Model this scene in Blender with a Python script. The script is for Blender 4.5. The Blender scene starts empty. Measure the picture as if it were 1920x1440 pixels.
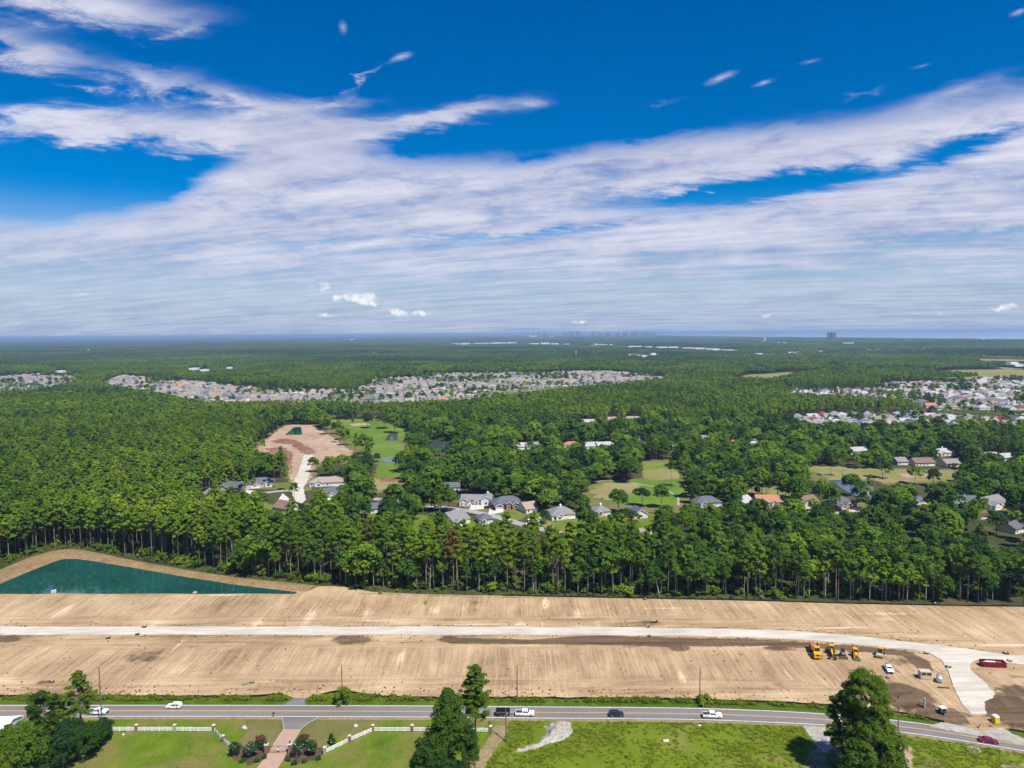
import bpy, math, random
import numpy as np
from mathutils import Matrix, Vector, Euler

R = math.radians
SC = bpy.context.scene
COL = SC.collection
rng = np.random.default_rng(7)
random.seed(7)

# ------------------------------------------------------------------ camera, sky, sun, exposure
CAM_H = 120.0
FPX = 1331.0            # focal length in pixels of the 1920 wide photograph
PITCH, ROLL = R(4.08), R(-0.477)
cam_d = bpy.data.cameras.new('camera'); cam = bpy.data.objects.new('camera', cam_d); COL.objects.link(cam)
CM = Euler((math.pi/2 - PITCH, 0, 0)).to_matrix() @ Matrix.Rotation(ROLL, 3, 'Z')
cam.matrix_world = Matrix.Translation((0, 0, CAM_H)) @ CM.to_4x4()
cam_d.sensor_width = 36.0; cam_d.lens = FPX/1920*36; cam_d.clip_start = 1.0; cam_d.clip_end = 200000
SC.camera = cam

SUN_EL, SUN_AZ = R(58), R(142)       # azimuth measured from +Y towards +X
SUN_DIR = Vector((math.sin(SUN_AZ)*math.cos(SUN_EL), math.cos(SUN_AZ)*math.cos(SUN_EL), math.sin(SUN_EL)))
sun_d = bpy.data.lights.new('sun', 'SUN'); sun_d.energy = 4.6; sun_d.angle = R(1.4); sun_d.color = (1, 0.95, 0.87)
sun = bpy.data.objects.new('sun', sun_d); COL.objects.link(sun)
sun.rotation_euler = SUN_DIR.to_track_quat('Z', 'Y').to_euler()

SC.view_settings.view_transform = 'Standard'; SC.view_settings.look = 'None'
SC.view_settings.exposure = 0.6; SC.view_settings.gamma = 1.0; SC.view_settings.use_curve_mapping = False
SC.cycles.use_denoising = True; SC.cycles.use_adaptive_sampling = True; SC.cycles.adaptive_threshold = 0.02; SC.cycles.adaptive_min_samples = 12
SC.cycles.max_bounces = 5; SC.cycles.diffuse_bounces = 2; SC.cycles.glossy_bounces = 2
SC.cycles.transmission_bounces = 2; SC.cycles.transparent_max_bounces = 8; SC.cycles.volume_bounces = 0

def ray(u, v):
    d = CM @ Vector(((u-960)/FPX, (720-v)/FPX, -1.0))
    return d
def G(u, v, z=0.0):
    d = ray(u, v); t = (z-CAM_H)/d.z
    return (d.x*t, d.y*t)
def G3(u, v, z=0.0):
    x, y = G(u, v, z); return (x, y, z)
CMn = np.array(CM)
def project(P):
    """world points (n,3) -> pixel u, v of the photograph and depth"""
    Q = (np.asarray(P, float) - np.array([0, 0, CAM_H])) @ CMn
    dep = -Q[:, 2]
    dd = np.where(dep > 1, dep, 1)
    return 960 + FPX*Q[:, 0]/dd, 720 - FPX*Q[:, 1]/dd, dep
def height_at(x, y, u, v):
    d = ray(u, v); t = y/d.y
    return CAM_H + t*d.z

# ---- sky: Nishita plus procedural cirrus laid out by compass direction and elevation
world = bpy.data.worlds.new('World'); SC.world = world; world.use_nodes = True
def build_world():
    nt = world.node_tree; N = nt.nodes; L = nt.links; N.clear()
    def val(x):
        return x
    def m(op, a, b=None, c=None, clamp=False):
        n = N.new('ShaderNodeMath'); n.operation = op; n.use_clamp = clamp
        for i, x in enumerate((a, b, c)):
            if x is None: continue
            if isinstance(x, (int, float)): n.inputs[i].default_value = x
            else: L.new(x, n.inputs[i])
        return n.outputs[0]
    def ss(x, lo, hi):
        n = N.new('ShaderNodeMapRange'); n.interpolation_type = 'SMOOTHSTEP'
        L.new(x, n.inputs[0]); n.inputs[1].default_value = lo; n.inputs[2].default_value = hi
        return n.outputs[0]
    tc = N.new('ShaderNodeTexCoord'); sep = N.new('ShaderNodeSeparateXYZ'); L.new(tc.outputs['Generated'], sep.inputs[0])
    X, Y, Z = sep.outputs
    az = m('ARCTAN2', X, Y); el = m('ARCSINE', Z)
    # plane projection for the texture of the clouds
    zz = m('ADD', m('MAXIMUM', Z, 0.0), 0.07)
    px = m('DIVIDE', X, zz); py = m('DIVIDE', Y, zz)
    def noise(sx, sy, scale, detail, rough, off=0.0, shear=0.0, dist=0.0):
        c = N.new('ShaderNodeCombineXYZ')
        L.new(m('MULTIPLY', px, sx), c.inputs[0])
        yy = m('ADD', py, m('MULTIPLY', px, shear)) if shear else py
        L.new(m('MULTIPLY', yy, sy), c.inputs[1]); c.inputs[2].default_value = off
        n = N.new('ShaderNodeTexNoise'); n.inputs['Scale'].default_value = scale
        n.inputs['Detail'].default_value = detail; n.inputs['Roughness'].default_value = rough
        n.inputs['Distortion'].default_value = dist
        L.new(c.outputs[0], n.inputs['Vector']); return n.outputs['Fac']
    def azel(u, v):
        d = ray(u, v).normalized(); return math.atan2(d.x, d.y), math.asin(d.z)
    def plane(a, e):
        c = N.new('ShaderNodeCombineXYZ'); L.new(a, c.inputs[0]); L.new(e, c.inputs[1]); return c.outputs[0]
    ae = plane(az, el)
    def blob(u, v, su, sv, ang=0.0, amp=1.0, acc=None, vec=None):
        """soft spot at the compass direction of (u, v), added to acc"""
        a0, e0 = azel(u, v); sa = (azel(u+su, v)[0]-azel(u-su, v)[0])/2; se = (azel(u, v-sv)[1]-azel(u, v+sv)[1])/2
        mp = N.new('ShaderNodeMapping'); mp.vector_type = 'TEXTURE'; L.new(vec or ae, mp.inputs[0])
        mp.inputs[1].default_value = (a0, e0, 0); mp.inputs[2].default_value = (0, 0, R(ang)); mp.inputs[3].default_value = (sa*1.9, se*1.9, 1)
        g = N.new('ShaderNodeTexGradient'); g.gradient_type = 'QUADRATIC_SPHERE'; L.new(mp.outputs[0], g.inputs[0])
        return m('MULTIPLY_ADD', g.outputs['Fac'], amp*1.15, acc if acc is not None else 0.0)
    n_big = noise(0.55, 1.0, 1.1, 3, 0.55, 0.0, 0.25)
    n_str = noise(0.75, 2.4, 1.5, 6, 0.60, 3.0, 0.35)
    wv = N.new('ShaderNodeCombineXYZ'); L.new(m('MULTIPLY', az, 9.0), wv.inputs[0]); L.new(m('MULTIPLY', el, 26.0), wv.inputs[1])
    np_ = N.new('ShaderNodeTexNoise'); np_.inputs['Scale'].default_value = 1.3; np_.inputs['Detail'].default_value = 7; np_.inputs['Roughness'].default_value = .68; np_.inputs['Distortion'].default_value = .35; L.new(wv.outputs[0], np_.inputs['Vector']); n_puff = np_.outputs['Fac']
    n_fine = noise(1.6, 4.2, 3.2, 5, 0.66, 9.0, -0.25)
    warp = m('MULTIPLY', m('SUBTRACT', n_big, 0.5), 0.10)
    azw = m('ADD', az, m('ADD', m('MULTIPLY', m('SUBTRACT', n_str, 0.5), 0.12), m('MULTIPLY', m('SUBTRACT', n_puff, 0.5), 0.16))); elw = m('ADD', el, m('ADD', m('MULTIPLY', m('SUBTRACT', n_fine, 0.5), 0.025), m('MULTIPLY', m('SUBTRACT', n_puff, 0.5), 0.05)))
    # upper edge of the veil as elevation over azimuth
    fc = N.new('ShaderNodeFloatCurve')
    mr = N.new('ShaderNodeMapRange'); L.new(az, mr.inputs[0]); mr.inputs[1].default_value = -math.pi; mr.inputs[2].default_value = math.pi
    L.new(mr.outputs[0], fc.inputs['Value'])
    edge = [(0, 392), (150, 385), (290, 362), (420, 300), (560, 268), (760, 282), (980, 284), (1150, 256), (1400, 226), (1650, 200), (1920, 150)]
    pts = [(0.0, 0.5)] + [((azel(u, v)[0]+math.pi)/(2*math.pi), azel(u, v)[1]/0.5) for u, v in edge] + [(1.0, 0.5)]
    cv = fc.mapping.curves[0]
    while len(cv.points) < len(pts): cv.points.new(0.5, 0.5)
    for p, (a, b) in zip(cv.points, pts): p.location = (a, b); p.handle_type = 'AUTO'
    fc.mapping.use_clip = False; fc.mapping.update()
    top = m('MULTIPLY', fc.outputs[0], 0.5)
    gap = m('SUBTRACT', top, m('ADD', el, m('ADD', m('MULTIPLY', m('SUBTRACT', n_str, 0.5), 0.045), m('ADD', m('MULTIPLY', m('SUBTRACT', n_fine, 0.5), 0.02), m('MULTIPLY', m('SUBTRACT', n_puff, 0.5), 0.07)))))
    veil = ss(gap, -0.012, 0.035)
    cover = m('MULTIPLY', veil, 0.98)
    add = [(190, 15, 230, 42, 4, 1.15), (40, 100, 110, 42, 0, 1.15), (60, 290, 90, 10, -14, .4), (70, 345, 60, 7, -24, .35), (480, 330, 120, 16, 4, .5), (420, 185, 270, 34, -8, .85), (190, 245, 260, 34, 6, .95),
           (430, 250, 250, 40, 0, .8), (760, 228, 240, 24, 9, 1.0), (560, 265, 130, 45, 0, .8), (690, 150, 60, 7, 32, .55), (752, 106, 26, 9, 15, .6),
           (643, 52, 11, 17, 0, .5), (1352, 146, 34, 9, 14, .75), (1432, 155, 26, 6, 10, .6), (1520, 115, 28, 6, 5, .5), (1730, 123, 34, 5, 4, .5),
           (1910, 23, 26, 8, 10, .6), (1790, 165, 150, 26, 10, .6), (1000, 195, 40, 10, 0, .5), (120, 215, 140, 12, 8, .55), (330, 290, 90, 14, 6, .5), (250, 335, 110, 9, 5, .45), (620, 195, 120, 16, 6, .6), (860, 205, 90, 12, 10, .6), (330, 60, 60, 10, 20, .4), (1600, 175, 110, 9, 9, .45), (1240, 195, 90, 7, 8, .3)]
    sub = [(1335, 362, 240, 24, 4, .95), (1480, 348, 210, 20, 7, .85), (1830, 265, 130, 26, 8, .8), (1760, 300, 160, 14, 9, .5), (1800, 445, 230, 9, 5, .55),
           (880, 262, 140, 14, 4, .45), (950, 445, 180, 10, 3, .5), (1130, 428, 190, 9, 4, .3), (170, 320, 210, 55, 4, .5), (600, 470, 300, 14, 3, .22), (1150, 540, 420, 9, 4, .3), (1820, 500, 240, 12, 3, .42), (1500, 520, 260, 10, 3, .3)]
    aew = plane(azw, elw)
    for (u, v, su, sv, a, k) in add: cover = blob(u, v, su, sv, a, k, cover, aew if su > 50 else None)
    for (u, v, su, sv, a, k) in sub: cover = blob(u, v, su, sv, a, -k, cover, aew)
    # the veil thins towards the horizon
    low = ss(el, 0.015, 0.11)
    cover = m('MULTIPLY', cover, m('ADD', m('MULTIPLY', low, 0.30), 0.70))
    tex = m('ADD', m('MULTIPLY', m('SUBTRACT', n_str, 0.5), 1.0), m('ADD', m('MULTIPLY', m('SUBTRACT', n_fine, 0.5), 0.55), m('MULTIPLY', m('SUBTRACT', n_puff, 0.5), 1.15)))
    live = ss(cover, 0.03, 0.35)
    dens = m('ADD', cover, m('MULTIPLY', tex, m('MULTIPLY', live, 0.95)))
    dens = m('MULTIPLY', ss(dens, 0.12, 1.08), 0.95)
    # scattered cirrus overhead and behind, outside the frame
    # pale haze band along the horizon
    dens = m('MAXIMUM', dens, m('MULTIPLY', m('SUBTRACT', 1.0, ss(el, 0.0, 0.19)), 0.95))
    up = m('MULTIPLY', ss(el, 0.5, 0.8), m('MULTIPLY', ss(n_big, 0.45, 0.75), 0.6))
    dens = m('MAXIMUM', dens, up)
    # little cumulus low over the horizon
    cn = N.new('ShaderNodeTexNoise'); cn.inputs['Scale'].default_value = 55; cn.inputs['Detail'].default_value = 4; cn.inputs['Roughness'].default_value = .6
    L.new(tc.outputs['Generated'], cn.inputs['Vector'])
    cum = None; base = None
    for (u, v, su, sv, k) in [(598, 538, 20, 13, 1.25), (640, 558, 34, 9, 1.0), (688, 558, 26, 13, 1.15), (712, 568, 26, 8, .9), (775, 588, 52, 8, 1.0), (735, 583, 16, 8, .9), (630, 591, 48, 7, .75),
                           (148, 551, 24, 3.5, .8), (270, 573, 28, 5, .6), (1740, 588, 38, 7, .8), (1860, 580, 60, 10, .75), (1900, 576, 26, 9, .8), (1437, 593, 16, 8, .6), (1085, 604, 22, 5, .7), (790, 568, 16, 5, .6), (505, 600, 22, 6, .55), (457, 600, 9, 5, .6)]:
        cum = blob(u, v, su, sv, 0, k, cum)
    cd = m('MULTIPLY', ss(m('ADD', cum, m('MULTIPLY', m('SUBTRACT', cn.outputs['Fac'], 0.5), 2.2)), 0.34, 0.95), ss(cum, 0.12, 0.5))
    # colours
    sky = N.new('ShaderNodeTexSky'); sky.sky_type = 'NISHITA'; sky.sun_disc = False
    sky.sun_elevation = SUN_EL; sky.sun_rotation = SUN_AZ; sky.altitude = 100; sky.air_density = 1.0; sky.dust_density = 0.4; sky.ozone_density = 3.0
    hs = N.new('ShaderNodeHueSaturation'); hs.inputs['Saturation'].default_value = 1.75; hs.inputs['Hue'].default_value = 0.512; hs.inputs['Value'].default_value = 0.86
    L.new(sky.outputs[0], hs.inputs['Color'])
    bg1 = N.new('ShaderNodeBackground'); L.new(hs.outputs[0], bg1.inputs[0]); bg1.inputs[1].default_value = 0.088
    shade = m('ADD', m('MULTIPLY', n_str, 0.4), m('ADD', m('MULTIPLY', n_big, 0.25), m('MULTIPLY', n_puff, 0.35)))
    cr = N.new('ShaderNodeValToRGB'); L.new(shade, cr.inputs[0])
    cr.color_ramp.elements[0].position = 0.36; cr.color_ramp.elements[0].color = (0.37, 0.41, 0.61, 1)
    cr.color_ramp.elements[1].position = 0.60; cr.color_ramp.elements[1].color = (0.78, 0.78, 0.90, 1)
    mx = N.new('ShaderNodeMix'); mx.data_type = 'RGBA'; L.new(ss(el, 0.02, 0.16), mx.inputs[0])
    crl = N.new('ShaderNodeValToRGB'); L.new(m('ADD', m('MULTIPLY', n_str, .6), m('MULTIPLY', n_puff, .4)), crl.inputs[0]); crl.color_ramp.elements[0].position = .38; crl.color_ramp.elements[0].color = (0.30, 0.41, 0.63, 1); crl.color_ramp.elements[1].position = .62; crl.color_ramp.elements[1].color = (0.53, 0.61, 0.79, 1); L.new(crl.outputs[0], mx.inputs[6]); L.new(cr.outputs[0], mx.inputs[7])
    bg2 = N.new('ShaderNodeBackground'); L.new(mx.outputs[2], bg2.inputs[0]); bg2.inputs[1].default_value = 0.66
    ms = N.new('ShaderNodeMixShader'); L.new(dens, ms.inputs[0]); L.new(bg1.outputs[0], ms.inputs[1]); L.new(bg2.outputs[0], ms.inputs[2])
    bg3 = N.new('ShaderNodeBackground'); cr2 = N.new('ShaderNodeValToRGB'); L.new(cn.outputs['Fac'], cr2.inputs[0])
    cr2.color_ramp.elements[0].position = 0.4; cr2.color_ramp.elements[0].color = (0.42, 0.48, 0.62, 1)
    cr2.color_ramp.elements[1].position = 0.6; cr2.color_ramp.elements[1].color = (.95, .95, .97, 1)
    L.new(cr2.outputs[0], bg3.inputs[0]); bg3.inputs[1].default_value = 0.72
    ms2 = N.new('ShaderNodeMixShader'); L.new(m('MULTIPLY', cd, 0.8), ms2.inputs[0]); L.new(ms.outputs[0], ms2.inputs[1]); L.new(bg3.outputs[0], ms2.inputs[2])
    out = N.new('ShaderNodeOutputWorld'); L.new(ms2.outputs[0], out.inputs['Surface'])
build_world()
world.cycles.sampling_method = 'MANUAL'; world.cycles.sample_map_resolution = 512
# ------------------------------------------------------------------ helpers
def link(o, parent=None):
    COL.objects.link(o)
    if parent is not None: o.parent = parent
    return o
def tag(o, label=None, cat=None, group=None, kind=None):
    if label: o['label'] = label
    if cat: o['category'] = cat
    if group: o['group'] = group
    if kind: o['kind'] = kind
    return o
def empty(name, loc=(0, 0, 0), rz=0.0, label=None, cat=None, group=None, scale=None):
    o = bpy.data.objects.new(name, None); o.location = loc; o.rotation_euler = (0, 0, rz); o.empty_display_size = 0.5
    if scale: o.scale = scale
    return tag(link(o), label, cat, group)
def inst(name, mesh, parent=None, loc=None, rz=None):
    o = bpy.data.objects.new(name, mesh); link(o, parent)
    if loc is not None: o.location = loc
    if rz is not None: o.rotation_euler = (0, 0, rz)
    return o
def np_mesh(name, V, F, mats=(), mi=None, smooth=False):
    """mesh from arrays; F is an (n,k) array or list of lists"""
    me = bpy.data.meshes.new(name)
    V = np.asarray(V, np.float32)
    if isinstance(F, np.ndarray):
        n, k = F.shape
        me.vertices.add(len(V)); me.vertices.foreach_set('co', V.ravel())
        me.loops.add(n*k); me.loops.foreach_set('vertex_index', F.astype(np.int32).ravel())
        me.polygons.add(n); me.polygons.foreach_set('loop_start', np.arange(0, n*k, k, dtype=np.int32))
        if mi is not None: me.polygons.foreach_set('material_index', np.asarray(mi, np.int32))
        if smooth: me.polygons.foreach_set('use_smooth', np.ones(n, bool))
        me.update(calc_edges=True)
    else:
        me.from_pydata([tuple(map(float, v)) for v in V], [], F)
        if mi is not None: me.polygons.foreach_set('material_index', np.asarray(mi, np.int32))
        if smooth: me.polygons.foreach_set('use_smooth', np.ones(len(me.polygons), bool))
        me.update()
    for m in mats: me.materials.append(m)
    return me
class MB:
    def __init__(s): s.v = []; s.f = []; s.m = []
    def add(s, V, F, mi=0):
        b = len(s.v); s.v += [tuple(p) for p in V]; s.f += [[b+i for i in f] for f in F]; s.m += [mi]*len(F); return s
    def box(s, c, d, mi=0, rz=0.0, taper=1.0, rx=0.0, ry=0.0):
        hx, hy, hz = d[0]/2, d[1]/2, d[2]/2
        P = [Vector((sx*hx*(taper if sz > 0 else 1), sy*hy*(taper if sz > 0 else 1), sz*hz)) for sz in (-1, 1) for sx, sy in ((-1, -1), (1, -1), (1, 1), (-1, 1))]
        if rz or rx or ry:
            M = Euler((rx, ry, rz)).to_matrix(); P = [M @ p for p in P]
        P = [p+Vector(c) for p in P]
        return s.add(P, [[0, 3, 2, 1], [4, 5, 6, 7], [0, 1, 5, 4], [1, 2, 6, 5], [2, 3, 7, 6], [3, 0, 4, 7]], mi)
    def tube(s, pts, rads, n=8, mi=0, cap=True):
        pts = [Vector(p) for p in pts]; rings = []
        for i, p in enumerate(pts):
            t = (pts[min(i+1, len(pts)-1)]-pts[max(i-1, 0)]).normalized()
            a = t.orthogonal().normalized() if abs(t.z) < .99 else Vector((1, 0, 0)); a = (a - t*a.dot(t)).normalized(); b = t.cross(a)
            r = rads[i] if isinstance(rads, (list, tuple)) else rads
            rings.append([p + (a*math.cos(2*math.pi*k/n)+b*math.sin(2*math.pi*k/n))*r for k in range(n)])
        V = [q for rg in rings for q in rg]; F = []
        for i in range(len(pts)-1):
            for k in range(n):
                k2 = (k+1) % n; F.append([i*n+k, i*n+k2, (i+1)*n+k2, (i+1)*n+k])
        if cap: F.append(list(range(n))[::-1]); F.append([(len(pts)-1)*n+k for k in range(n)])
        return s.add(V, F, mi)
    def cyl(s, c, r, h, axis='z', n=16, mi=0):
        ax = {'x': Vector((1, 0, 0)), 'y': Vector((0, 1, 0)), 'z': Vector((0, 0, 1))}[axis]*h/2; c = Vector(c)
        return s.tube([c-ax, c+ax], r, n, mi)
    def prism(s, prof, y0, y1, mi=0, w=None):
        """profile of (x,z) extruded along y; w(z) narrows it"""
        n = len(prof); V = []
        for yy in (y0, y1):
            for x, z in prof: V.append((x, yy*(w(z) if w else 1), z))
        F = [list(range(n)), [n+i for i in range(n)][::-1]] + [[(i+1) % n, i, n+i, n+(i+1) % n] for i in range(n)]
        return s.add(V, F, mi)
    def mesh(s, name, mats, smooth=False): return np_mesh(name, s.v, s.f, mats if isinstance(mats, (list, tuple)) else [mats], s.m, smooth)
    def obj(s, name, mats, parent=None, smooth=False): return inst(name, s.mesh(name, mats, smooth), parent)

def poly_world(px, z=0.0): return [G(u, v, z) for u, v in px]
def in_poly(x, y, poly):
    x = np.asarray(x); y = np.asarray(y); r = np.zeros(x.shape, bool); n = len(poly)
    for i in range(n):
        x1, y1 = poly[i]; x2, y2 = poly[(i+1) % n]
        if y1 == y2: continue
        c = ((y1 > y) != (y2 > y)) & (x < (x2-x1)*(y-y1)/(y2-y1)+x1); r ^= c
    return r
def poly_dist(x, y, poly, closed=True):
    d = np.full(np.shape(x), 1e9); n = len(poly)
    for i in range(n if closed else n-1):
        x1, y1 = poly[i]; x2, y2 = poly[(i+1) % n]; dx, dy = x2-x1, y2-y1; L2 = dx*dx+dy*dy+1e-9
        t = np.clip(((x-x1)*dx+(y-y1)*dy)/L2, 0, 1); d = np.minimum(d, np.hypot(x-x1-t*dx, y-y1-t*dy))
    return d
def sdist(x, y, poly):
    d = poly_dist(x, y, poly); return np.where(in_poly(x, y, poly), d, -d)
def spline(P, step=4.0):
    """Catmull-Rom through the points, resampled"""
    P = [np.array(p, float) for p in P]; Q = [2*P[0]-P[1]]+P+[2*P[-1]-P[-2]]; out = []
    for i in range(1, len(Q)-2):
        a, b, c, d = Q[i-1:i+3]; n = max(2, int(np.linalg.norm(c-b)/step))
        for k in range(n):
            t = k/n; out.append(.5*((2*b)+(c-a)*t+(2*a-5*b+4*c-d)*t*t+(3*b-a-3*c+d)*t**3))
    out.append(P[-1]); return np.array(out)
def rough_outline(poly, step=1.0, amp=0.4, seed=0):
    """polygon with an uneven edge"""
    r = np.random.default_rng(seed); pts = []; n = len(poly)
    for i in range(n):
        a = np.array(poly[i], float); b = np.array(poly[(i+1) % n], float); L = np.linalg.norm(b-a); k = max(1, int(L/step))
        nrm = np.array([-(b-a)[1], (b-a)[0]])/max(L, 1e-6)
        for j in range(k): pts.append(a+(b-a)*j/k+nrm*r.normal(0, amp)+0)
    return pts
def tri_poly(poly):
    from mathutils.geometry import tessellate_polygon
    return [list(t) for t in tessellate_polygon([[Vector((p[0], p[1], 0)) for p in poly]])]
def sheet(name, px, mat, z=0.02, step=None, amp=0.0, seed=0, zref=0.0, world=False, kind=None, parent=None, skirt=0.0):
    poly = px if world else poly_world(px, zref)
    if step: poly = rough_outline(poly, step, amp, seed)
    V = [(p[0], p[1], z) for p in poly]; F = [t if ((poly[t[1]][0]-poly[t[0]][0])*(poly[t[2]][1]-poly[t[0]][1])-(poly[t[1]][1]-poly[t[0]][1])*(poly[t[2]][0]-poly[t[0]][0])) > 0 else t[::-1] for t in tri_poly(poly)]
    if skirt:
        n = len(V); V = V+[(x, y, z-skirt) for x, y, z in V]; F = F+[[i, (i+1) % n, n+(i+1) % n, n+i] for i in range(n)]
    o = inst(name, np_mesh(name, V, F, [mat]), parent)
    if kind: o['kind'] = kind
    return o
def offset_line(C, off):
    T = np.gradient(C, axis=0); T /= np.linalg.norm(T, axis=1)[:, None]; Nn = np.stack([-T[:, 1], T[:, 0]], 1)
    return C+Nn*(np.asarray(off)[:, None] if np.ndim(off) else off)
def ribbon(name, C, o1, o2, mat, z=0.03, parent=None, kind=None, thick=0.0, zf=None):
    a = offset_line(C, o1); b = offset_line(C, o2); n = len(C)
    za = np.full(n, z) if zf is None else zf(a[:, 0], a[:, 1])+z; zb = np.full(n, z) if zf is None else zf(b[:, 0], b[:, 1])+z
    V = np.vstack([np.c_[a, za], np.c_[b, zb]]); F = [[i, n+i, n+i+1, i+1] for i in range(n-1)]
    if o1 < o2: F = [f[::-1] for f in F]
    if thick:
        V = np.vstack([V, np.c_[a, za-thick], np.c_[b, zb-thick]]); F += [[i, i+1, 2*n+i+1, 2*n+i] for i in range(n-1)]+[[n+i+1, n+i, 3*n+i, 3*n+i+1] for i in range(n-1)]
    o = inst(name, np_mesh(name, V, F, [mat]), parent)
    if kind: o['kind'] = kind
    return o

# ------------------------------------------------------------------ materials
class NT:
    def __init__(s, name):
        s.mat = bpy.data.materials.new(name); s.mat.use_nodes = True; s.t = s.mat.node_tree; s.N = s.t.nodes; s.L = s.t.links; s.N.clear()
        s.out = s.N.new('ShaderNodeOutputMaterial'); s._pos = None
    def n(s, typ, **kw):
        n = s.N.new(typ)
        for k, v in kw.items(): setattr(n, k, v)
        return n
    def put(s, sock, x):
        if x is None: return
        if isinstance(x, (int, float)): sock.default_value = x
        elif isinstance(x, tuple): sock.default_value = x if len(x) == 4 or len(sock.default_value) == 3 else (*x, 1)
        else: s.L.new(x, sock)
    def m(s, op, a, b=None, c=None, clamp=False):
        n = s.n('ShaderNodeMath', operation=op, use_clamp=clamp)
        for i, x in enumerate((a, b, c)): s.put(n.inputs[i], x)
        return n.outputs[0]
    def pos(s):
        if s._pos is None: s._pos = s.n('ShaderNodeNewGeometry').outputs['Position']
        return s._pos
    def noise(s, scale=1.0, st=(1, 1, 1), detail=3, rough=.55, vec=None, off=(0, 0, 0), rot=0.0):
        mp = s.n('ShaderNodeMapping'); s.L.new(vec or s.pos(), mp.inputs[0]); mp.inputs[1].default_value = off; mp.inputs[2].default_value = (0, 0, rot); mp.inputs[3].default_value = tuple(scale*k for k in st)
        n = s.n('ShaderNodeTexNoise'); n.inputs['Scale'].default_value = 1; n.inputs['Detail'].default_value = detail; n.inputs['Roughness'].default_value = rough
        s.L.new(mp.outputs[0], n.inputs[0]); return n.outputs['Fac']
    def ramp(s, x, stops):
        n = s.n('ShaderNodeValToRGB'); s.L.new(x, n.inputs[0]); e = n.color_ramp.elements
        while len(e) < len(stops): e.new(0.5)
        for q, (p, c) in zip(e, stops): q.position = p; q.color = (*c, 1) if len(c) == 3 else c
        return n.outputs[0]
    def ss(s, x, lo, hi):
        n = s.n('ShaderNodeMapRange', interpolation_type='SMOOTHSTEP'); s.L.new(x, n.inputs[0]); n.inputs[1].default_value = lo; n.inputs[2].default_value = hi; return n.outputs[0]
    def mix(s, f, a, b, blend='MIX'):
        n = s.n('ShaderNodeMix', data_type='RGBA', blend_type=blend); s.put(n.inputs[0], f)
        for i, x in ((6, a), (7, b)):
            if isinstance(x, tuple): n.inputs[i].default_value = (*x[:3], 1)
            else: s.L.new(x, n.inputs[i])
        return n.outputs[2]
    def attr(s, name, typ='GEOMETRY'):
        n = s.n('ShaderNodeAttribute', attribute_name=name, attribute_type=typ); return n.outputs['Fac']
    def bump(s, h, strength=.3, dist=.1):
        n = s.n('ShaderNodeBump'); n.inputs['Strength'].default_value = strength; n.inputs['Distance'].default_value = dist; s.L.new(h, n.inputs['Height']); return n.outputs[0]
    def principled(s, col, rough=.7, metal=0.0, spec=.3, normal=None, coat=0.0):
        b = s.n('ShaderNodeBsdfPrincipled'); s.put(b.inputs['Base Color'], col); s.put(b.inputs['Roughness'], rough); b.inputs['Metallic'].default_value = metal
        b.inputs['Specular IOR Level'].default_value = spec; b.inputs['Coat Weight'].default_value = coat
        if normal is not None: s.L.new(normal, b.inputs['Normal'])
        s.L.new(b.outputs[0], s.out.inputs[0]); return s.mat

M = {}
def plain(name, col, rough=.6, metal=0.0, spec=.3, var=.12, scale=2.0, coat=0.0):
    """flat paint with slight wear"""
    t = NT(name); c = tuple(col); n = t.noise(scale, detail=3)
    lo = tuple(k*(1-var) for k in c); hi = tuple(min(1, k*(1+var)) for k in c)
    M[name] = t.principled(t.ramp(n, [(.3, lo), (.7, hi)]), rough, metal, spec, coat=coat); return M[name]

def foliage(name, cols, translucent=.35, patch=0.006, rnd=.55, amp=1.0):
    """leaf material; hue shifts from tree to tree and over the stand"""
    t = NT(name); oi = t.n('ShaderNodeObjectInfo')
    nz = t.noise(patch, detail=2, vec=oi.outputs['Location'])
    f = t.m('ADD', t.m('MULTIPLY', oi.outputs['Random'], rnd), t.m('MULTIPLY', t.m('SUBTRACT', nz, .5), (1.3*(1-rnd)+.3)*amp)); f = t.m('ADD', f, (1-rnd)/2)
    k = len(cols); col = t.ramp(f, [(i/(k-1)*.9+.05, c) for i, c in enumerate(cols)])
    leaf = t.noise(1.9, detail=2)
    col = t.mix(1.0, col, t.ramp(leaf, [(.3, (.6, .64, .6)), (.7, (1.32, 1.28, 1.15))]), 'MULTIPLY')
    d = t.n('ShaderNodeBsdfDiffuse'); t.L.new(col, d.inputs[0])
    tr = t.n('ShaderNodeBsdfTranslucent'); t.L.new(t.mix(1.0, col, (1.1, 1.25, .5), 'MULTIPLY'), tr.inputs[0])
    mx = t.n('ShaderNodeMixShader'); mx.inputs[0].default_value = translucent; t.L.new(d.outputs[0], mx.inputs[1]); t.L.new(tr.outputs[0], mx.inputs[2])
    t.L.new(mx.outputs[0], t.out.inputs[0]); M[name] = t.mat; return t.mat

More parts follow.
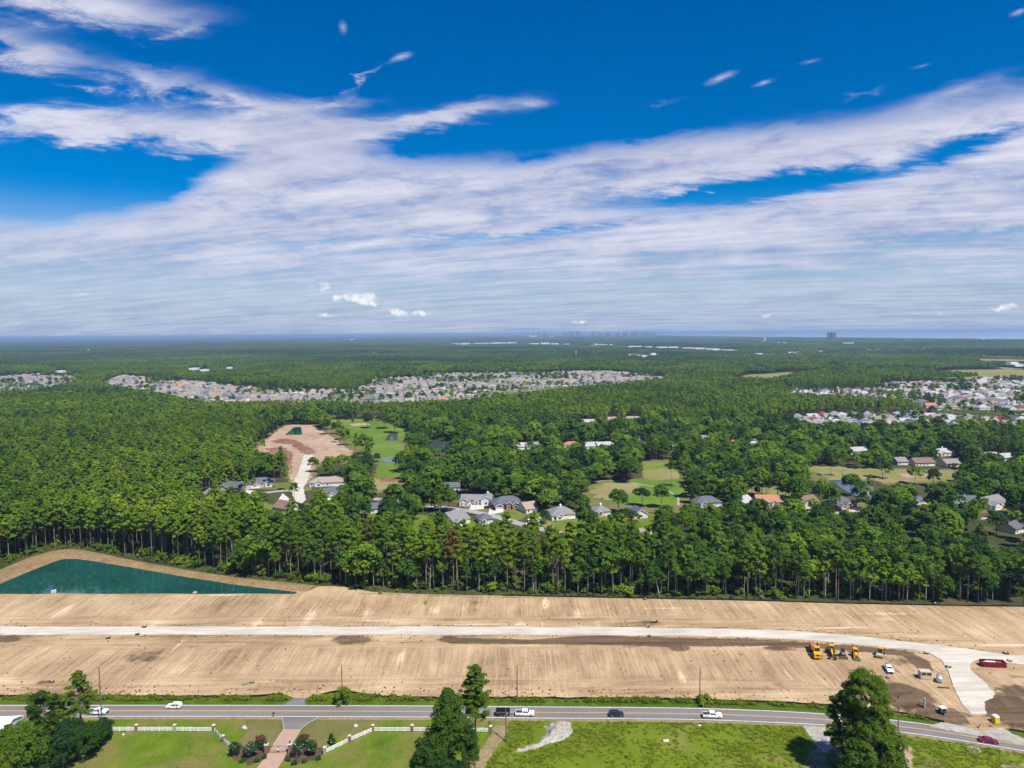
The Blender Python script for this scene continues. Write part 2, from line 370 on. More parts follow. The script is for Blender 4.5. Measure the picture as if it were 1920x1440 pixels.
def make_materials():
    foliage('pine_leaf', [(.050, .098, .020), (.100, .172, .022), (.158, .245, .024), (.260, .335, .030)], .35, .006, .55, 1.5)
    foliage('broad_leaf', [(.028, .066, .020), (.056, .116, .024), (.100, .184, .026), (.215, .320, .034)], .35, .01, .75)
    foliage('near_pine_leaf', [(.056, .108, .018), (.086, .150, .020), (.125, .196, .022)], .35)
    foliage('near_broad_leaf', [(.034, .078, .018), (.058, .114, .020)], .35)
    foliage('far_leaf', [(.030, .072, .028), (.056, .112, .032), (.100, .172, .034), (.170, .235, .050)], .3, .0011, .3, 1.9)
    foliage('yellow_leaf', [(0.108, 0.18, 0.024), (0.156, 0.24, 0.03)], .4)
    foliage('brown_leaf', [(.13, .075, .035), (.18, .09, .04)], .3)
    foliage('rust_leaf', [(.13, .10, .03), (.10, .13, .025)], .3)
    foliage('shrub_leaf', [(0.024, 0.06, 0.024), (0.039, 0.09, 0.027)], .25)
    foliage('weed_leaf', [(0.0954, 0.161, 0.0198), (0.1403, 0.2098, 0.022), (0.202, 0.2538, 0.0308)], .4, .03, .6)
    foliage('tall_grass_leaf', [(0.153, 0.2176, 0.0186), (0.2185, 0.267, 0.0228), (0.295, 0.2967, 0.0414)], .4, .03, .6)
    foliage('myrtle_blossom', [(.17, .055, .045), (.21, .06, .05)], .3)
    plain('white_blossom', (.8, .8, .76), .6)
    t = NT('bark'); n = t.noise(1.5, (1, 1, .15), 3); oi = t.n('ShaderNodeObjectInfo')
    c = t.ramp(n, [(.3, (.085, .068, .055)), (.7, (.20, .17, .145))]); c = t.mix(oi.outputs['Random'], c, t.mix(1.0, c, (1.5, 1.5, 1.5), 'MULTIPLY'))
    M['bark'] = t.principled(c, .9, spec=.1)
    plain('pale_bark', (.36, .34, .30), .9, spec=.1)
    # base terrain: woodland floor close by, canopy tone far off
    t = NT('terrain'); a = t.noise(.05, detail=5); b = t.noise(.0012, (1, .5, 1), 4)
    c = t.ramp(a, [(.3, (.030, .042, .014)), (.55, (.062, .066, .026)), (.75, (.11, .075, .042))])
    sp = t.n('ShaderNodeSeparateXYZ'); t.L.new(t.pos(), sp.inputs[0]); far = t.ss(sp.outputs[1], 1500, 3500)
    c = t.mix(far, c, t.ramp(b, [(.35, (.022, .050, .024)), (.65, (.050, .085, .034))]))
    M['terrain'] = t.principled(c, .95, spec=.05)
    # graded sand of the building site
    t = NT('site_sand'); along = t.attr('along'); damp = t.attr('damp'); green = t.attr('green'); pale = t.attr('pale')
    w1 = t.noise(.06, detail=3); bend = t.n('ShaderNodeVectorMath', operation='MULTIPLY_ADD'); cmb = t.n('ShaderNodeCombineXYZ'); t.L.new(w1, cmb.inputs[0]); t.L.new(w1, cmb.inputs[1])
    t.L.new(cmb.outputs[0], bend.inputs[0]); bend.inputs[1].default_value = (1.6, 1.2, 0); t.L.new(t.pos(), bend.inputs[2]); P = bend.outputs[0]
    sy1 = t.noise(1.15, (1, .035, 1), 4, .68, P); sy2 = t.noise(.26, (1, .11, 1), 4, .62, P, rot=R(7))
    sx1 = t.noise(.75, (.04, 1, 1), 3, .6, P); sx2 = t.noise(.25, (.10, 1, 1), 4, .6, P)
    sy = t.m('ADD', t.m('MULTIPLY', sy1, .55), t.m('MULTIPLY', sy2, .45)); sx = t.m('ADD', t.m('MULTIPLY', sx1, .5), t.m('MULTIPLY', sx2, .5))
    aw = t.ss(t.m('ADD', along, t.m('MULTIPLY', t.m('SUBTRACT', t.noise(.03, detail=2), .5), .9)), .25, .75)
    st = t.n('ShaderNodeMix', data_type='FLOAT'); t.L.new(aw, st.inputs[0]); t.L.new(sy, st.inputs[2]); t.L.new(sx, st.inputs[3]); streak = st.outputs[0]
    big = t.noise(.035, detail=5, rough=.62); fine = t.noise(1.3, detail=4, rough=.7)
    wv = t.n('ShaderNodeTexWave', wave_type='BANDS', bands_direction='X'); mpw = t.n('ShaderNodeMapping'); t.L.new(P, mpw.inputs[0]); mpw.inputs[2].default_value = (0, 0, R(4)); mpw.inputs[3].default_value = (.16, .012, 1); t.L.new(mpw.outputs[0], wv.inputs[0]); wv.inputs['Scale'].default_value = 1.0; wv.inputs['Distortion'].default_value = 5.0; wv.inputs['Detail'].default_value = 2.0; wv.inputs['Detail Scale'].default_value = 1.2
    trk = t.noise(.055, (1, .5, 1), 3, off=(7, 3, 0)); tm = t.m('MULTIPLY', t.ss(trk, .5, .62), t.ss(wv.outputs['Fac'], .82, .97))
    streak = t.m('ADD', streak, t.m('MULTIPLY', tm, .10))
    big = t.m('ADD', t.m('MULTIPLY', big, .75), t.m('MULTIPLY', t.noise(.012, (1, 1.8, 1), 3, off=(3, 9, 0)), .25))
    v = t.m('ADD', t.m('MULTIPLY', streak, .52), t.m('ADD', t.m('MULTIPLY', big, .46), t.m('MULTIPLY', t.m('SUBTRACT', fine, .5), .22)))
    c = t.ramp(v, [(.33, (.150, .094, .050)), (.41, (.245, .165, .092)), (.49, (.350, .246, .142)), (.57, (.45, .328, .196)), (.66, (.60, .465, .300))])
    c = t.mix(t.m('MULTIPLY', t.ss(t.m('ADD', pale, t.m('MULTIPLY', t.m('SUBTRACT', streak, .5), 1.6)), .3, .8), .8), c, (.60, .47, .31))
    dk = t.ramp(streak, [(.35, (.048, .030, .019)), (.65, (.135, .090, .056))])
    dm = t.ss(t.m('ADD', damp, t.m('MULTIPLY', t.m('SUBTRACT', t.noise(.35, detail=4), .5), .8)), .35, .7)
    c = t.mix(t.m('MULTIPLY', dm, .9), c, dk)
    gm = t.ss(t.m('ADD', green, t.m('MULTIPLY', t.m('SUBTRACT', t.noise(.5, detail=4), .5), 1.0)), .45, .75)
    c = t.mix(gm, c, (.10, .15, .03))
    M['site_sand'] = t.principled(c, .95, spec=.08, normal=t.bump(t.m('ADD', streak, t.m('MULTIPLY', fine, .35)), .55, .35))
    def soil(name, c1, c2, c3, sc=.5, bumpd=.25, st=(1, 1, 1)):
        t = NT(name); a = t.noise(sc, st, 5, .62); b = t.noise(sc*.12, detail=3)
        v = t.m('ADD', t.m('MULTIPLY', a, .65), t.m('MULTIPLY', b, .35))
        M[name] = t.principled(t.ramp(v, [(.35, c1), (.5, c2), (.65, c3)]), .95, spec=.06, normal=t.bump(a, .6, bumpd)); return M[name]
    soil('berm_sand', (0.145, 0.099, 0.0462), (0.224, 0.158, 0.0792), (0.29, 0.211, 0.112), .6)
    soil('haul_gravel', (.37, .335, .275), (.47, .43, .36), (.57, .53, .455), .45, .08, (.15, 1, 1))
    soil('entrance_gravel', (0.238, 0.218, 0.185), (0.343, 0.317, 0.271), (0.409, 0.383, 0.33), .6, .15)
    soil('dark_soil', (.050, .034, .023), (.10, .066, .043), (.17, .115, .075), .9, .4)
    soil('brown_soil', (.11, .065, .04), (.17, .105, .065), (.24, .16, .10), .8, .3)
    soil('mulch', (.045, .030, .02), (.085, .055, .036), (.15, .10, .065), 1.6, .15)
    soil('gravel_white', (.18, .162, .138), (.32, .296, .26), (.45, .425, .38), 1.4, .5)
    soil('clearing_sand', (0.238, 0.152, 0.0924), (0.343, 0.244, 0.165), (0.436, 0.33, 0.238), .12, .2)
    soil('clearing_clay', (.11, .050, .033), (.20, .10, .065), (.32, .19, .13), .3, .3)
    soil('dirt_path', (.17, .13, .065), (.24, .18, .10), (.30, .24, .13), .7)
    soil('suburb_ground', (0.099, 0.112, 0.0396), (0.198, 0.172, 0.112), (0.29, 0.264, 0.218), .05, .05)
    def turf(name, g1, g2, g3, dry, drylo=.5, dryhi=.72, sc=.09):
        t = NT(name); a = t.noise(2.2, detail=4, rough=.65); b = t.noise(sc, (1, .6, 1), 6, .66); d = t.noise(sc*.6, detail=4, off=(40, 13, 0))
        c = t.ramp(t.m('ADD', t.m('MULTIPLY', a, .45), t.m('MULTIPLY', b, .55)), [(.36, g1), (.5, g2), (.64, g3)])
        c = t.mix(t.m('MULTIPLY', t.ss(d, drylo, dryhi), .8), c, dry)
        M[name] = t.principled(c, .9, spec=.1, normal=t.bump(a, .5, .15)); return M[name]
    turf('lawn', (.046, .096, .007), (.092, .150, .009), (.148, .186, .014), (.180, .145, .052), .42, .64, .12)
    turf('meadow', (.066, .108, .008), (.112, .155, .010), (.158, .188, .014), (.19, .165, .045), .50, .72)
    turf('verge', (.038, .075, .007), (.070, .110, .009), (.110, .148, .013), (.125, .115, .036), .55, .8, .2)
    turf('dry_lawn', (0.0864, 0.101, 0.0216), (0.122, 0.122, 0.036), (0.166, 0.144, 0.0576), (0.187, 0.151, 0.072), .4, .7)
    turf('fairway', (0.0648, 0.122, 0.013), (0.101, 0.169, 0.018), (0.144, 0.202, 0.0288), (0.216, 0.194, 0.072), .5, .75, .025)
    turf('fairway_dry', (0.122, 0.144, 0.0324), (0.18, 0.18, 0.054), (0.245, 0.216, 0.0936), (0.274, 0.216, 0.115), .45, .7, .02)
    t = NT('asphalt'); a = t.noise(3.0, detail=4); b = t.noise(.25, (.1, 1, 1), 4); sp = t.m('ADD', t.m('MULTIPLY', a, .35), t.m('MULTIPLY', b, .65))
    M['asphalt'] = t.principled(t.ramp(sp, [(.3, (.132, .124, .118)), (.7, (.205, .194, .184))]), .9, spec=.15, normal=t.bump(a, .2, .02))
    t = NT('street_asphalt'); a = t.noise(.3, detail=4); M['street_asphalt'] = t.principled(t.ramp(a, [(.3, (.24, .225, .22)), (.7, (.36, .34, .325))]), .9, spec=.2)
    t = NT('pavers'); br = t.n('ShaderNodeTexBrick'); t.L.new(t.pos(), br.inputs[0]); br.inputs['Scale'].default_value = 1.6; br.inputs['Color1'].default_value = (.40, .25, .19, 1); br.inputs['Color2'].default_value = (.40, .27, .20, 1); br.inputs['Mortar'].default_value = (.33, .24, .19, 1); br.inputs['Mortar Size'].default_value = .015
    M['pavers'] = t.principled(t.mix(.5, br.outputs[0], t.ramp(t.noise(.4, detail=3), [(.3, (.30, .20, .15)), (.7, (.40, .28, .21))])), .85)
    t = NT('line_white'); M['line_white'] = t.principled(t.ramp(t.noise(1.2, detail=4), [(.3, (.5, .5, .48)), (.55, (.78, .78, .76))]), .7)
    t = NT('line_yellow'); M['line_yellow'] = t.principled(t.ramp(t.noise(1.2, detail=4), [(.3, (.50, .28, .07)), (.55, (.70, .40, .09))]), .7)
    def water(name, col, rough, sc, st=.12, spec=.5):
        t = NT(name); a = t.noise(sc, detail=3)
        M[name] = t.principled(t.ramp(t.noise(.03, detail=2), [(.35, tuple(k*.85 for k in col)), (.65, tuple(k*1.15 for k in col))]), rough, spec=spec, normal=t.bump(a, st, .05)); return M[name]
    water('pond_water', (.010, .066, .056), .05, .5, .07, .9)
    water('golf_water', (.05, .07, .075), .12, .4, .25, .7)
    water('sea_water', (.24, .33, .42), .4, .02, .1)
    plain('pool_water', (.03, .45, .48), .1)
    plain('concrete', (.50, .48, .44), .85, scale=.6); plain('curb', (.36, .34, .31), .85)
    t = NT('brick'); br = t.n('ShaderNodeTexBrick'); t.L.new(t.n('ShaderNodeTexCoord').outputs['Object'], br.inputs[0]); br.inputs['Scale'].default_value = 4; br.inputs['Color1'].default_value = (.16, .075, .055, 1); br.inputs['Color2'].default_value = (.24, .11, .08, 1); br.inputs['Mortar'].default_value = (.32, .28, .25, 1)
    M['brick'] = t.principled(br.outputs[0], .9)
    for nm, c in dict(vinyl_white=(.82, .82, .80), black_fabric=(.012, .012, .013), pole_wood=(.14, .115, .095), black_metal=(.02, .02, .022), galvanised=(.52, .53, .55), wall_white=(.60, .59, .57), wall_cream=(.66, .60, .48), wall_blue=(.46, .58, .64), wall_beige=(.50, .46, .38), wall_mint=(.40, .56, .50), wall_tan=(.58, .46, .34),
                      wall_brick=(.24, .11, .09), trim=(.80, .79, .76), garage_white=(.78, .77, .74), door_brown=(.12, .07, .05), far_white=(.75, .75, .74), tower_grey=(.11, .125, .155), skyline_grey=(.10, .11, .13), yellow_machine=(.62, .33, .02), orange_machine=(.58, .20, .015),
                      tyre=(.014, .014, .014), rim=(.42, .42, .42), machine_dark=(.035, .034, .032), dumpster_red=(.17, .008, .02), toilet_yellow=(.66, .46, .02), steel_soil=(.25, .17, .11), rust=(.18, .09, .05), paint_white=(.80, .80, .80), paint_dark=(.022, .026, .034), paint_magenta=(.22, .008, .05), paint_silver=(.45, .46, .48), shed_beige=(.48, .41, .29), red_sign=(.5, .03, .02), tarp=(.7, .7, .68)).items():
        plain(nm, c, .75 if nm.startswith(('wall', 'black_f', 'pole', 'tyre', 'steel')) else .35 if nm.startswith('paint') else .5, coat=.5 if nm.startswith('paint') else 0, metal=.6 if nm in ('galvanised', 'rim') else 0)
    plain('glass', (.02, .026, .034), .08, spec=.6); plain('pane', (.05, .065, .08), .12, spec=.6); plain('lamp_glass', (.7, .7, .66), .2); plain('tail_red', (.3, .01, .01), .3)
    for nm, c in dict(roof_grey=(.20, .195, .20), roof_slate=(.105, .112, .135), roof_brown=(.19, .125, .10), roof_tan=(.30, .245, .205), roof_terracotta=(.40, .18, .11), roof_light=(.36, .355, .36), roof_taupe=(.235, .205, .19), roof_maroon=(.17, .05, .055), roof_metal=(.62, .68, .76)).items():
        t = NT(nm); a = t.noise(1.0, (1, 1, 3), 4, .65); M[nm] = t.principled(t.ramp(a, [(.3, tuple(k*.8 for k in c)), (.7, tuple(k*1.18 for k in c))]), .85, spec=.2)
make_materials()
# ------------------------------------------------------------------ terrain, sea, haze
def struct(o, kind='structure'): o['kind'] = kind; return o
struct(inst('ground', np_mesh('ground', [(-70000, -3000, 0), (70000, -3000, 0), (70000, 62000, 0), (-70000, 62000, 0)], [[0, 1, 2, 3]], [M['terrain']])))
COAST = [(1180, 627.2), (1250, 630.5), (1400, 633.2), (1560, 635), (1700, 637), (1920, 640), (2200, 644)]
SEA = [G(u, v) for u, v in COAST] + [(69000, 14000), (69000, 61500), (9900, 61500)]
sheet('sea', SEA, M['sea_water'], z=1.0, world=True, kind='structure')

# ---- building site: one graded sheet of sand with low mounds, lifted a little over the wood and the verge
ZS = 0.55
SITE_TOP = [(-120, 1113), (0, 1113), (60, 1113.7), (120, 1112.4), (200, 1113.4), (300, 1112.5), (380, 1113.5), (460, 1112.4), (552, 1113.5), (566, 1108), (590, 1099), (640, 1099), (700, 1110), (800, 1114), (1000, 1118), (1200, 1122), (1400, 1126), (1600, 1132), (1800, 1136), (2060, 1139)]
SITE_BOT = [(2060, 1400), (1990, 1383), (1920, 1372), (1885, 1366), (1840, 1374), (1800, 1362), (1770, 1355), (1700, 1340), (1620, 1330), (1540, 1322.5), (1450, 1318), (1350, 1314.5), (1200, 1311), (1000, 1310), (760, 1308.5), (690, 1304), (640, 1296), (600, 1304), (575, 1309), (550, 1309), (530, 1302), (480, 1306), (300, 1307), (100, 1306), (-120, 1306)]
SITE = poly_world(SITE_TOP+SITE_BOT)
HAUL = spline(poly_world([(-140, 1183), (0, 1183), (400, 1182.5), (700, 1182.7), (1000, 1183), (1200, 1184), (1312, 1185.7), (1400, 1188), (1500, 1192), (1620, 1202), (1740, 1216), (1850, 1230), (1920, 1238.5), (2080, 1259)], ZS), 5)
MOUNDS = [  # u, v, rx, ry, height, damp
    (660, 1200, 9, 5, .5, 1.1), (1275, 1217, 4.6, 3.2, 1.1, 1.2), (272, 1232, 13, 8, 0, .62), (225, 1250, 10, 8, 0, .4), (12, 1200, 8, 3.5, .3, .9), (1698, 1310, 9, 10, 2.2, 1.3), (1775, 1345, 9, 6, .2, .95), (1735, 1335, 7, 6, .3, .8),
    (1900, 1335, 11, 11, .12, 1.2), (1903, 1316, 4, 3.5, 1.2, 1.2), (1862, 1318, 2.5, 2.5, 0, .8), (1908, 1298, 9, 7, .1, .8), (1690, 1243, 8, 6, 1.0, .55), (1215, 1168, 9, 3.5, .5, .6), (1180, 1214, 9, 4, .3, .5), (1460, 1217, 7, 3, .4, .9), (1555, 1290, 14, 6, 0, .42), (1450, 1285, 16, 5, 0, .45),
    (1320, 1270, 18, 5, 0, .35), (1150, 1268, 20, 5, 0, .3), (700, 1285, 18, 5, 0, .25), (480, 1140, 16, 6, 0, .35), (1600, 1160, 30, 5, 0, .2), (85, 1280, 4, 2, .2, .8), (1770, 1262, 6, 5, 0, .45), (1650, 1232, 6, 3, .1, .5), (355, 1120, 20, 4, 0, .25), (1905, 1270, 6, 3, .2, .5)]
STRIP = poly_world([(815, 1200), (832, 1195), (1000, 1199), (1070, 1194), (1120, 1191), (1180, 1194), (1250, 1195), (1400, 1198), (1520, 1206), (1620, 1212), (1700, 1221), (1742, 1240), (1750, 1262), (1722, 1256), (1690, 1232), (1640, 1225), (1560, 1217), (1450, 1212), (1310, 1212), (1260, 1214), (1100, 1209), (1000, 1208), (850, 1207)], ZS)
GREENS = [(798, 1130, 1.6, 7, .75), (778, 1150, 1.2, 5, .55), (890, 1131, 2.5, 3, .8), (892, 1143, 2.2, 4, .6), (466, 1282, 4, 2, .7), (720, 1113, 18, 1.6, .8), (830, 1116, 20, 1.5, .7), (960, 1119, 22, 1.3, .7), (1120, 1122, 14, 1.2, .6), (212, 1262, 6, 2, .35), (95, 1279, 6, 1.5, .3)]
MW = [(G(u, v, ZS), rx, ry, h, dm) for u, v, rx, ry, h, dm in MOUNDS]
GW = [(G(u, v, ZS), rx, ry, k) for u, v, rx, ry, k in GREENS]
NTAB = {}
def vnoise(x, y, s, seed=0):
    """cheap smooth value noise"""
    T = NTAB.setdefault(seed, None) if NTAB.get(seed) is not None else NTAB.__setitem__(seed, np.random.default_rng(seed).random((64, 64))) or NTAB[seed]; X = np.asarray(x)/s+500; Y = np.asarray(y)/s+500; i = np.floor(X).astype(int); j = np.floor(Y).astype(int); fx = X-i; fy = Y-j
    fx = fx*fx*(3-2*fx); fy = fy*fy*(3-2*fy); g = lambda a, b: T[a % 64, b % 64]
    return (g(i, j)*(1-fx)+g(i+1, j)*fx)*(1-fy)+(g(i, j+1)*(1-fx)+g(i+1, j+1)*fx)*fy
def site_h(x, y):
    x = np.atleast_1d(np.asarray(x, float)); y = np.atleast_1d(np.asarray(y, float)); d = sdist(x, y, SITE)
    z = np.where(d > 0, ZS*np.clip(d/4.5, 0, 1)**.8, d*.3)
    k = np.clip(d/5, 0, 1)*np.clip((poly_dist(x, y, [tuple(p) for p in HAUL[::4]], False)-5)/3, 0, 1)
    for (c, rx, ry, h, dm) in MW:
        if h: q = ((x-c[0])/rx)**2+((y-c[1])/ry)**2; z = z+h*np.exp(-q*1.3)*(.75+.5*vnoise(x, y, 1.7, 5))*np.clip(k+.3, 0, 1)
    z = z+k*((vnoise(x, y, 6, 1)-.5)*.16+(vnoise(x, y*.12, 1.6, 2)-.5)*.10)
    return z
def build_site():
    xs = np.arange(-268, 290, 1.15); ys = np.arange(178, 338, 1.15); X, Y = np.meshgrid(xs, ys); sh = X.shape; x = X.ravel(); y = Y.ravel()
    d = sdist(x, y, SITE); keep = d > -3.2; idx = np.full(x.shape, -1); idx[keep] = np.arange(keep.sum()); I = idx.reshape(sh)
    q = np.stack([I[:-1, :-1], I[:-1, 1:], I[1:, 1:], I[1:, :-1]], -1).reshape(-1, 4); q = q[(q >= 0).all(1)]
    x = x[keep]; y = y[keep]; d = d[keep]; z = site_h(x, y)
    me = np_mesh('site_ground', np.c_[x, y, z], q, [M['site_sand']], smooth=True)
    dh = poly_dist(x, y, [tuple(p) for p in HAUL[::3]], False); bot = poly_dist(x, y, poly_world(SITE_BOT), False)
    along = np.clip(1.2-np.abs(dh-9)/9, 0, 1); along = np.maximum(along, np.clip(1.3-bot/17, 0, 1))
    damp = np.clip(sdist(x, y, STRIP)/2.0+.55, 0, .95)
    for (c, rx, ry, h, dm) in MW: damp = np.maximum(damp, dm*np.exp(-(((x-c[0])/rx)**2+((y-c[1])/ry)**2)))
    rr = np.random.default_rng(17); pale = np.zeros_like(x)
    for k in range(150):
        cx, cy = rr.uniform(-240, 245), rr.uniform(222, 322); a, b = (rr.uniform(.7, 3.2), rr.uniform(4, 13)) if rr.random() < .6 else (rr.uniform(5, 22), rr.uniform(.6, 2.2)); g = np.exp(-(((x-cx)/a)**2+((y-cy)/b)**2))
        if rr.random() < .5: damp = np.maximum(damp, rr.uniform(.2, .5)*g)
        else: pale = np.maximum(pale, rr.uniform(.35, .85)*g)
    damp = np.maximum(damp, .75*np.clip(1-np.abs(dh-5.0)/1.1, 0, 1)*(vnoise(x, y, 9, 8) > .35))
    gr = np.zeros_like(x)
    for (c, rx, ry, k) in GW: gr = np.maximum(gr, k*np.exp(-(((x-c[0])/rx)**2+((y-c[1])/ry)**2)))
    for nm, a in (('along', along), ('damp', damp), ('green', gr), ('pale', pale)):
        at = me.attributes.new(nm, 'FLOAT', 'POINT'); at.data.foreach_set('value', a.astype(np.float32))
    struct(inst('site_ground', me))
build_site()
def sz(x, y): return float(site_h(x, y)[0])
HF = spline([tuple(p) for p in HAUL], 1.6); hn = lambda s: (vnoise(HF[:, 0], HF[:, 1], 3.0, s)-.5)*.7+(vnoise(HF[:, 0], HF[:, 1], 14, s+1)-.5)*.8
sheet('haul_road', [tuple(p) for p in offset_line(HF, 3.75+hn(60))]+[tuple(p) for p in offset_line(HF, -3.75-hn(63))[::-1]], M['haul_gravel'], z=.72, world=True, kind='structure', skirt=.5)
JUNC = [(1728, 1219), (1747, 1226.6), (1765, 1237.5), (1778, 1255), (1786.6, 1285.6), (1806, 1323), (1821.6, 1338), (1850, 1339), (1846, 1316), (1869.7, 1305), (1850, 1283), (1822, 1257), (1817, 1246), (1828, 1237.4), (1850, 1236), (1900, 1242), (1900, 1231), (1800, 1222)]
sheet('site_entrance_road', JUNC, M['haul_gravel'], z=.76, zref=.75, step=1.2, amp=.14, kind='structure', skirt=.5)
APRON = [(1755, 1357), (1800, 1352), (1815, 1336), (1852, 1336), (1868, 1350), (1880, 1362), (1893, 1373), (1935, 1393), (1920, 1396), (1860, 1386), (1800, 1374), (1745, 1363)]
sheet('entrance_apron', APRON, M['entrance_gravel'], z=.10, step=1.0, amp=.25, seed=4, kind='structure', skirt=.1)
AP2X = [(1812, 1336), (1854, 1337), (1872, 1352), (1862, 1362), (1815, 1360), (1800, 1350)]

# ---- retention pond and its berm
sheet('pond', [(-60, 1120), (0, 1095.5), (60, 1070), (112, 1050), (125, 1048.5), (140, 1048.5), (165, 1051), (250, 1065), (300, 1074), (350, 1082.5), (400, 1090), (450, 1098), (520, 1106), (562, 1111.5), (556, 1115), (300, 1115), (0, 1115), (-60, 1121)], M['pond_water'], z=.06, step=2, amp=.25, seed=8, kind='structure')
def build_berm():
    inner = [(-50, 1117), (0, 1095.5), (60, 1070), (112, 1050), (125, 1048.5), (140, 1048.5), (165, 1051), (250, 1065), (350, 1082.5), (450, 1098), (520, 1106), (575, 1113)]
    outer = [(-90, 1108), (0, 1068), (58, 1044), (100, 1032.5), (118, 1030), (142, 1030), (172, 1034), (250, 1050), (350, 1068), (450, 1083), (530, 1091), (600, 1098)]
    a = spline(poly_world(inner), 3); b = spline(poly_world(outer), 3); n = 150
    rs = lambda P: np.stack([np.interp(np.linspace(0, 1, n), np.linspace(0, 1, len(P)), P[:, k]) for k in (0, 1)], 1)
    a, b = rs(a), rs(b); V = []; T = [0, .1, .22, .4, .6, .8, 1.0]; Z = [-.1, .35, .7, .95, .85, .5, -.05]
    for t, z in zip(T, Z):
        p = a+(b-a)*t; jit = (vnoise(p[:, 0], p[:, 1], 3, 3)-.5)*.25*(0 < t < 1)
        V.append(np.c_[p, z+jit])
    V = np.vstack(V); F = [[r*n+i, (r+1)*n+i, (r+1)*n+i+1, r*n+i+1] for r in range(len(T)-1) for i in range(n-1)]
    o = inst('pond_berm', np_mesh('pond_berm', V, F, [M['berm_sand']], smooth=True)); struct(o)
build_berm()

# ---- highway with its markings
ROADC = spline(poly_world([(-160, 1333), (0, 1333), (200, 1333), (400, 1333), (600, 1333.5), (800, 1334.3), (1000, 1336), (1200, 1337.4), (1312, 1339), (1400, 1342), (1540, 1349), (1720, 1366.3), (1920, 1397.5), (2100, 1427)]), 4)
verge = ribbon('verge', ROADC, 3.0, 13.5, M['verge'], z=.03, kind='structure')
southline = offset_line(ROADC, -3.0)
PATHX = [(931, 1346), (925, 1365), (905, 1400), (880, 1445), (860, 1490)]
pw = poly_world(PATHX)
def upto(x0, x1): return [tuple(p) for p in southline if x0 < p[0] < x1]
lx = pw[0][0]
sheet('lawn', [(-300, 80)]+[(pw[-1][0]-6, 80)]+pw[::-1]+upto(-300, lx)[::-1]+[(-300, southline[0][1])], M['lawn'], z=.02, world=True, kind='structure')
sheet('meadow', pw+[(pw[-1][0]-6, 80), (300, 80), (300, southline[-1][1])]+upto(lx, 300)[::-1], M['meadow'], z=.02, world=True, kind='structure')
road = ribbon('road', ROADC, -3.75, 3.75, M['asphalt'], z=.07, kind='structure', thick=.06)
for off in (3.3, -3.3): ribbon('edge_line', ROADC, off-.11, off+.11, M['line_white'], z=.076, parent=road)
for off in (.16, -.16): ribbon('centre_line', ROADC, off-.07, off+.07, M['line_yellow'], z=.076, parent=road)
ribbon('shoulder', ROADC, -5.0, -3.7, M['dirt_path'], z=.035, kind='structure')
sheet('drive_apron_north', [(531, 1322), (543, 1315), (551, 1309.5), (574, 1308.5), (571, 1315), (573, 1322)], M['asphalt'], z=.06, kind='structure')
drive = sheet('driveway', [(529, 1344), (530.5, 1355), (531.7, 1367.5), (564, 1368), (575, 1358), (597, 1345)], M['asphalt'], z=.05, kind='structure')
sheet('paver_drive', [(531.7, 1367.3), (564, 1367.8), (556.7, 1380), (543, 1400), (533, 1421.7), (521.7, 1440), (500, 1480), (448, 1480), (481.7, 1440), (500, 1416.7), (515, 1393)], M['pavers'], z=.055, kind='structure')
for pts in ([(597, 1345), (575, 1358), (564, 1368), (556.7, 1380), (545, 1397)], [(529, 1344), (531, 1356), (531.7, 1367), (525, 1378), (512, 1397)]):
    ribbon('drive_kerb', spline(poly_world(pts), 1.5), -.09, .09, M['curb'], z=.10, kind='structure', thick=.09)
for i, (px, mt) in enumerate([
        ([(455, 1346), (528, 1346), (530, 1366), (514, 1392), (500, 1402), (452, 1404), (446, 1390), (470, 1365)], 'dry_lawn'),
        ([(598, 1346), (700, 1347), (690, 1360), (650, 1372), (620, 1392), (600, 1402), (548, 1400), (566, 1369), (577, 1359)], 'dry_lawn'),
        ([(425, 1405), (448, 1398), (497, 1402), (506, 1410), (496, 1424), (470, 1434), (446, 1428), (430, 1416)], 'mulch'),
        ([(541, 1402), (560, 1396), (605, 1402), (612, 1412), (590, 1424), (560, 1432), (532, 1426)], 'mulch'),
        ([(120, 1440), (160, 1408), (196, 1384), (205, 1392), (180, 1415), (150, 1445), (110, 1475), (90, 1470)], 'dry_lawn'),
        ([(1690, 1395), (1708, 1402), (1712, 1440), (1716, 1470), (1664, 1470), (1676, 1420)], 'clearing_sand'),
        ([(1728, 1420), (1760, 1428), (1770, 1450), (1720, 1450)], 'dry_lawn'), ([(1806, 1396), (1830, 1398), (1848, 1410), (1822, 1413)], 'gravel_white'), ([(1880, 1428), (1930, 1432), (1930, 1445), (1876, 1442)], 'dirt_path'),
        ([(1505, 1361), (1548, 1364), (1556, 1380), (1562, 1402), (1545, 1412), (1527, 1395), (1515, 1375)], 'gravel_white'), ([(1520, 1405), (1560, 1398), (1600, 1420), (1600, 1460), (1500, 1450)], 'dirt_path')]):
    if mt == 'gravel_white': sheet('gravel_patch', px, M[mt], z=.045+.004*i, step=.8, amp=.22, seed=i, kind='structure')
    else: sheet({'dry_lawn': 'dry_lawn', 'mulch': 'planting_bed', 'clearing_sand': 'sand_patch', 'dirt_path': 'bare_soil'}[mt], px, M[mt], z=.03+.003*i, step=.8, amp=.3, seed=i, kind='structure')
sheet('dirt_path', [(928, 1360), (955, 1362), (946, 1385), (930, 1402), (908, 1440), (890, 1480), (850, 1480), (893, 1420), (915, 1388)], M['dirt_path'], z=.04, step=.8, amp=.25, kind='structure')

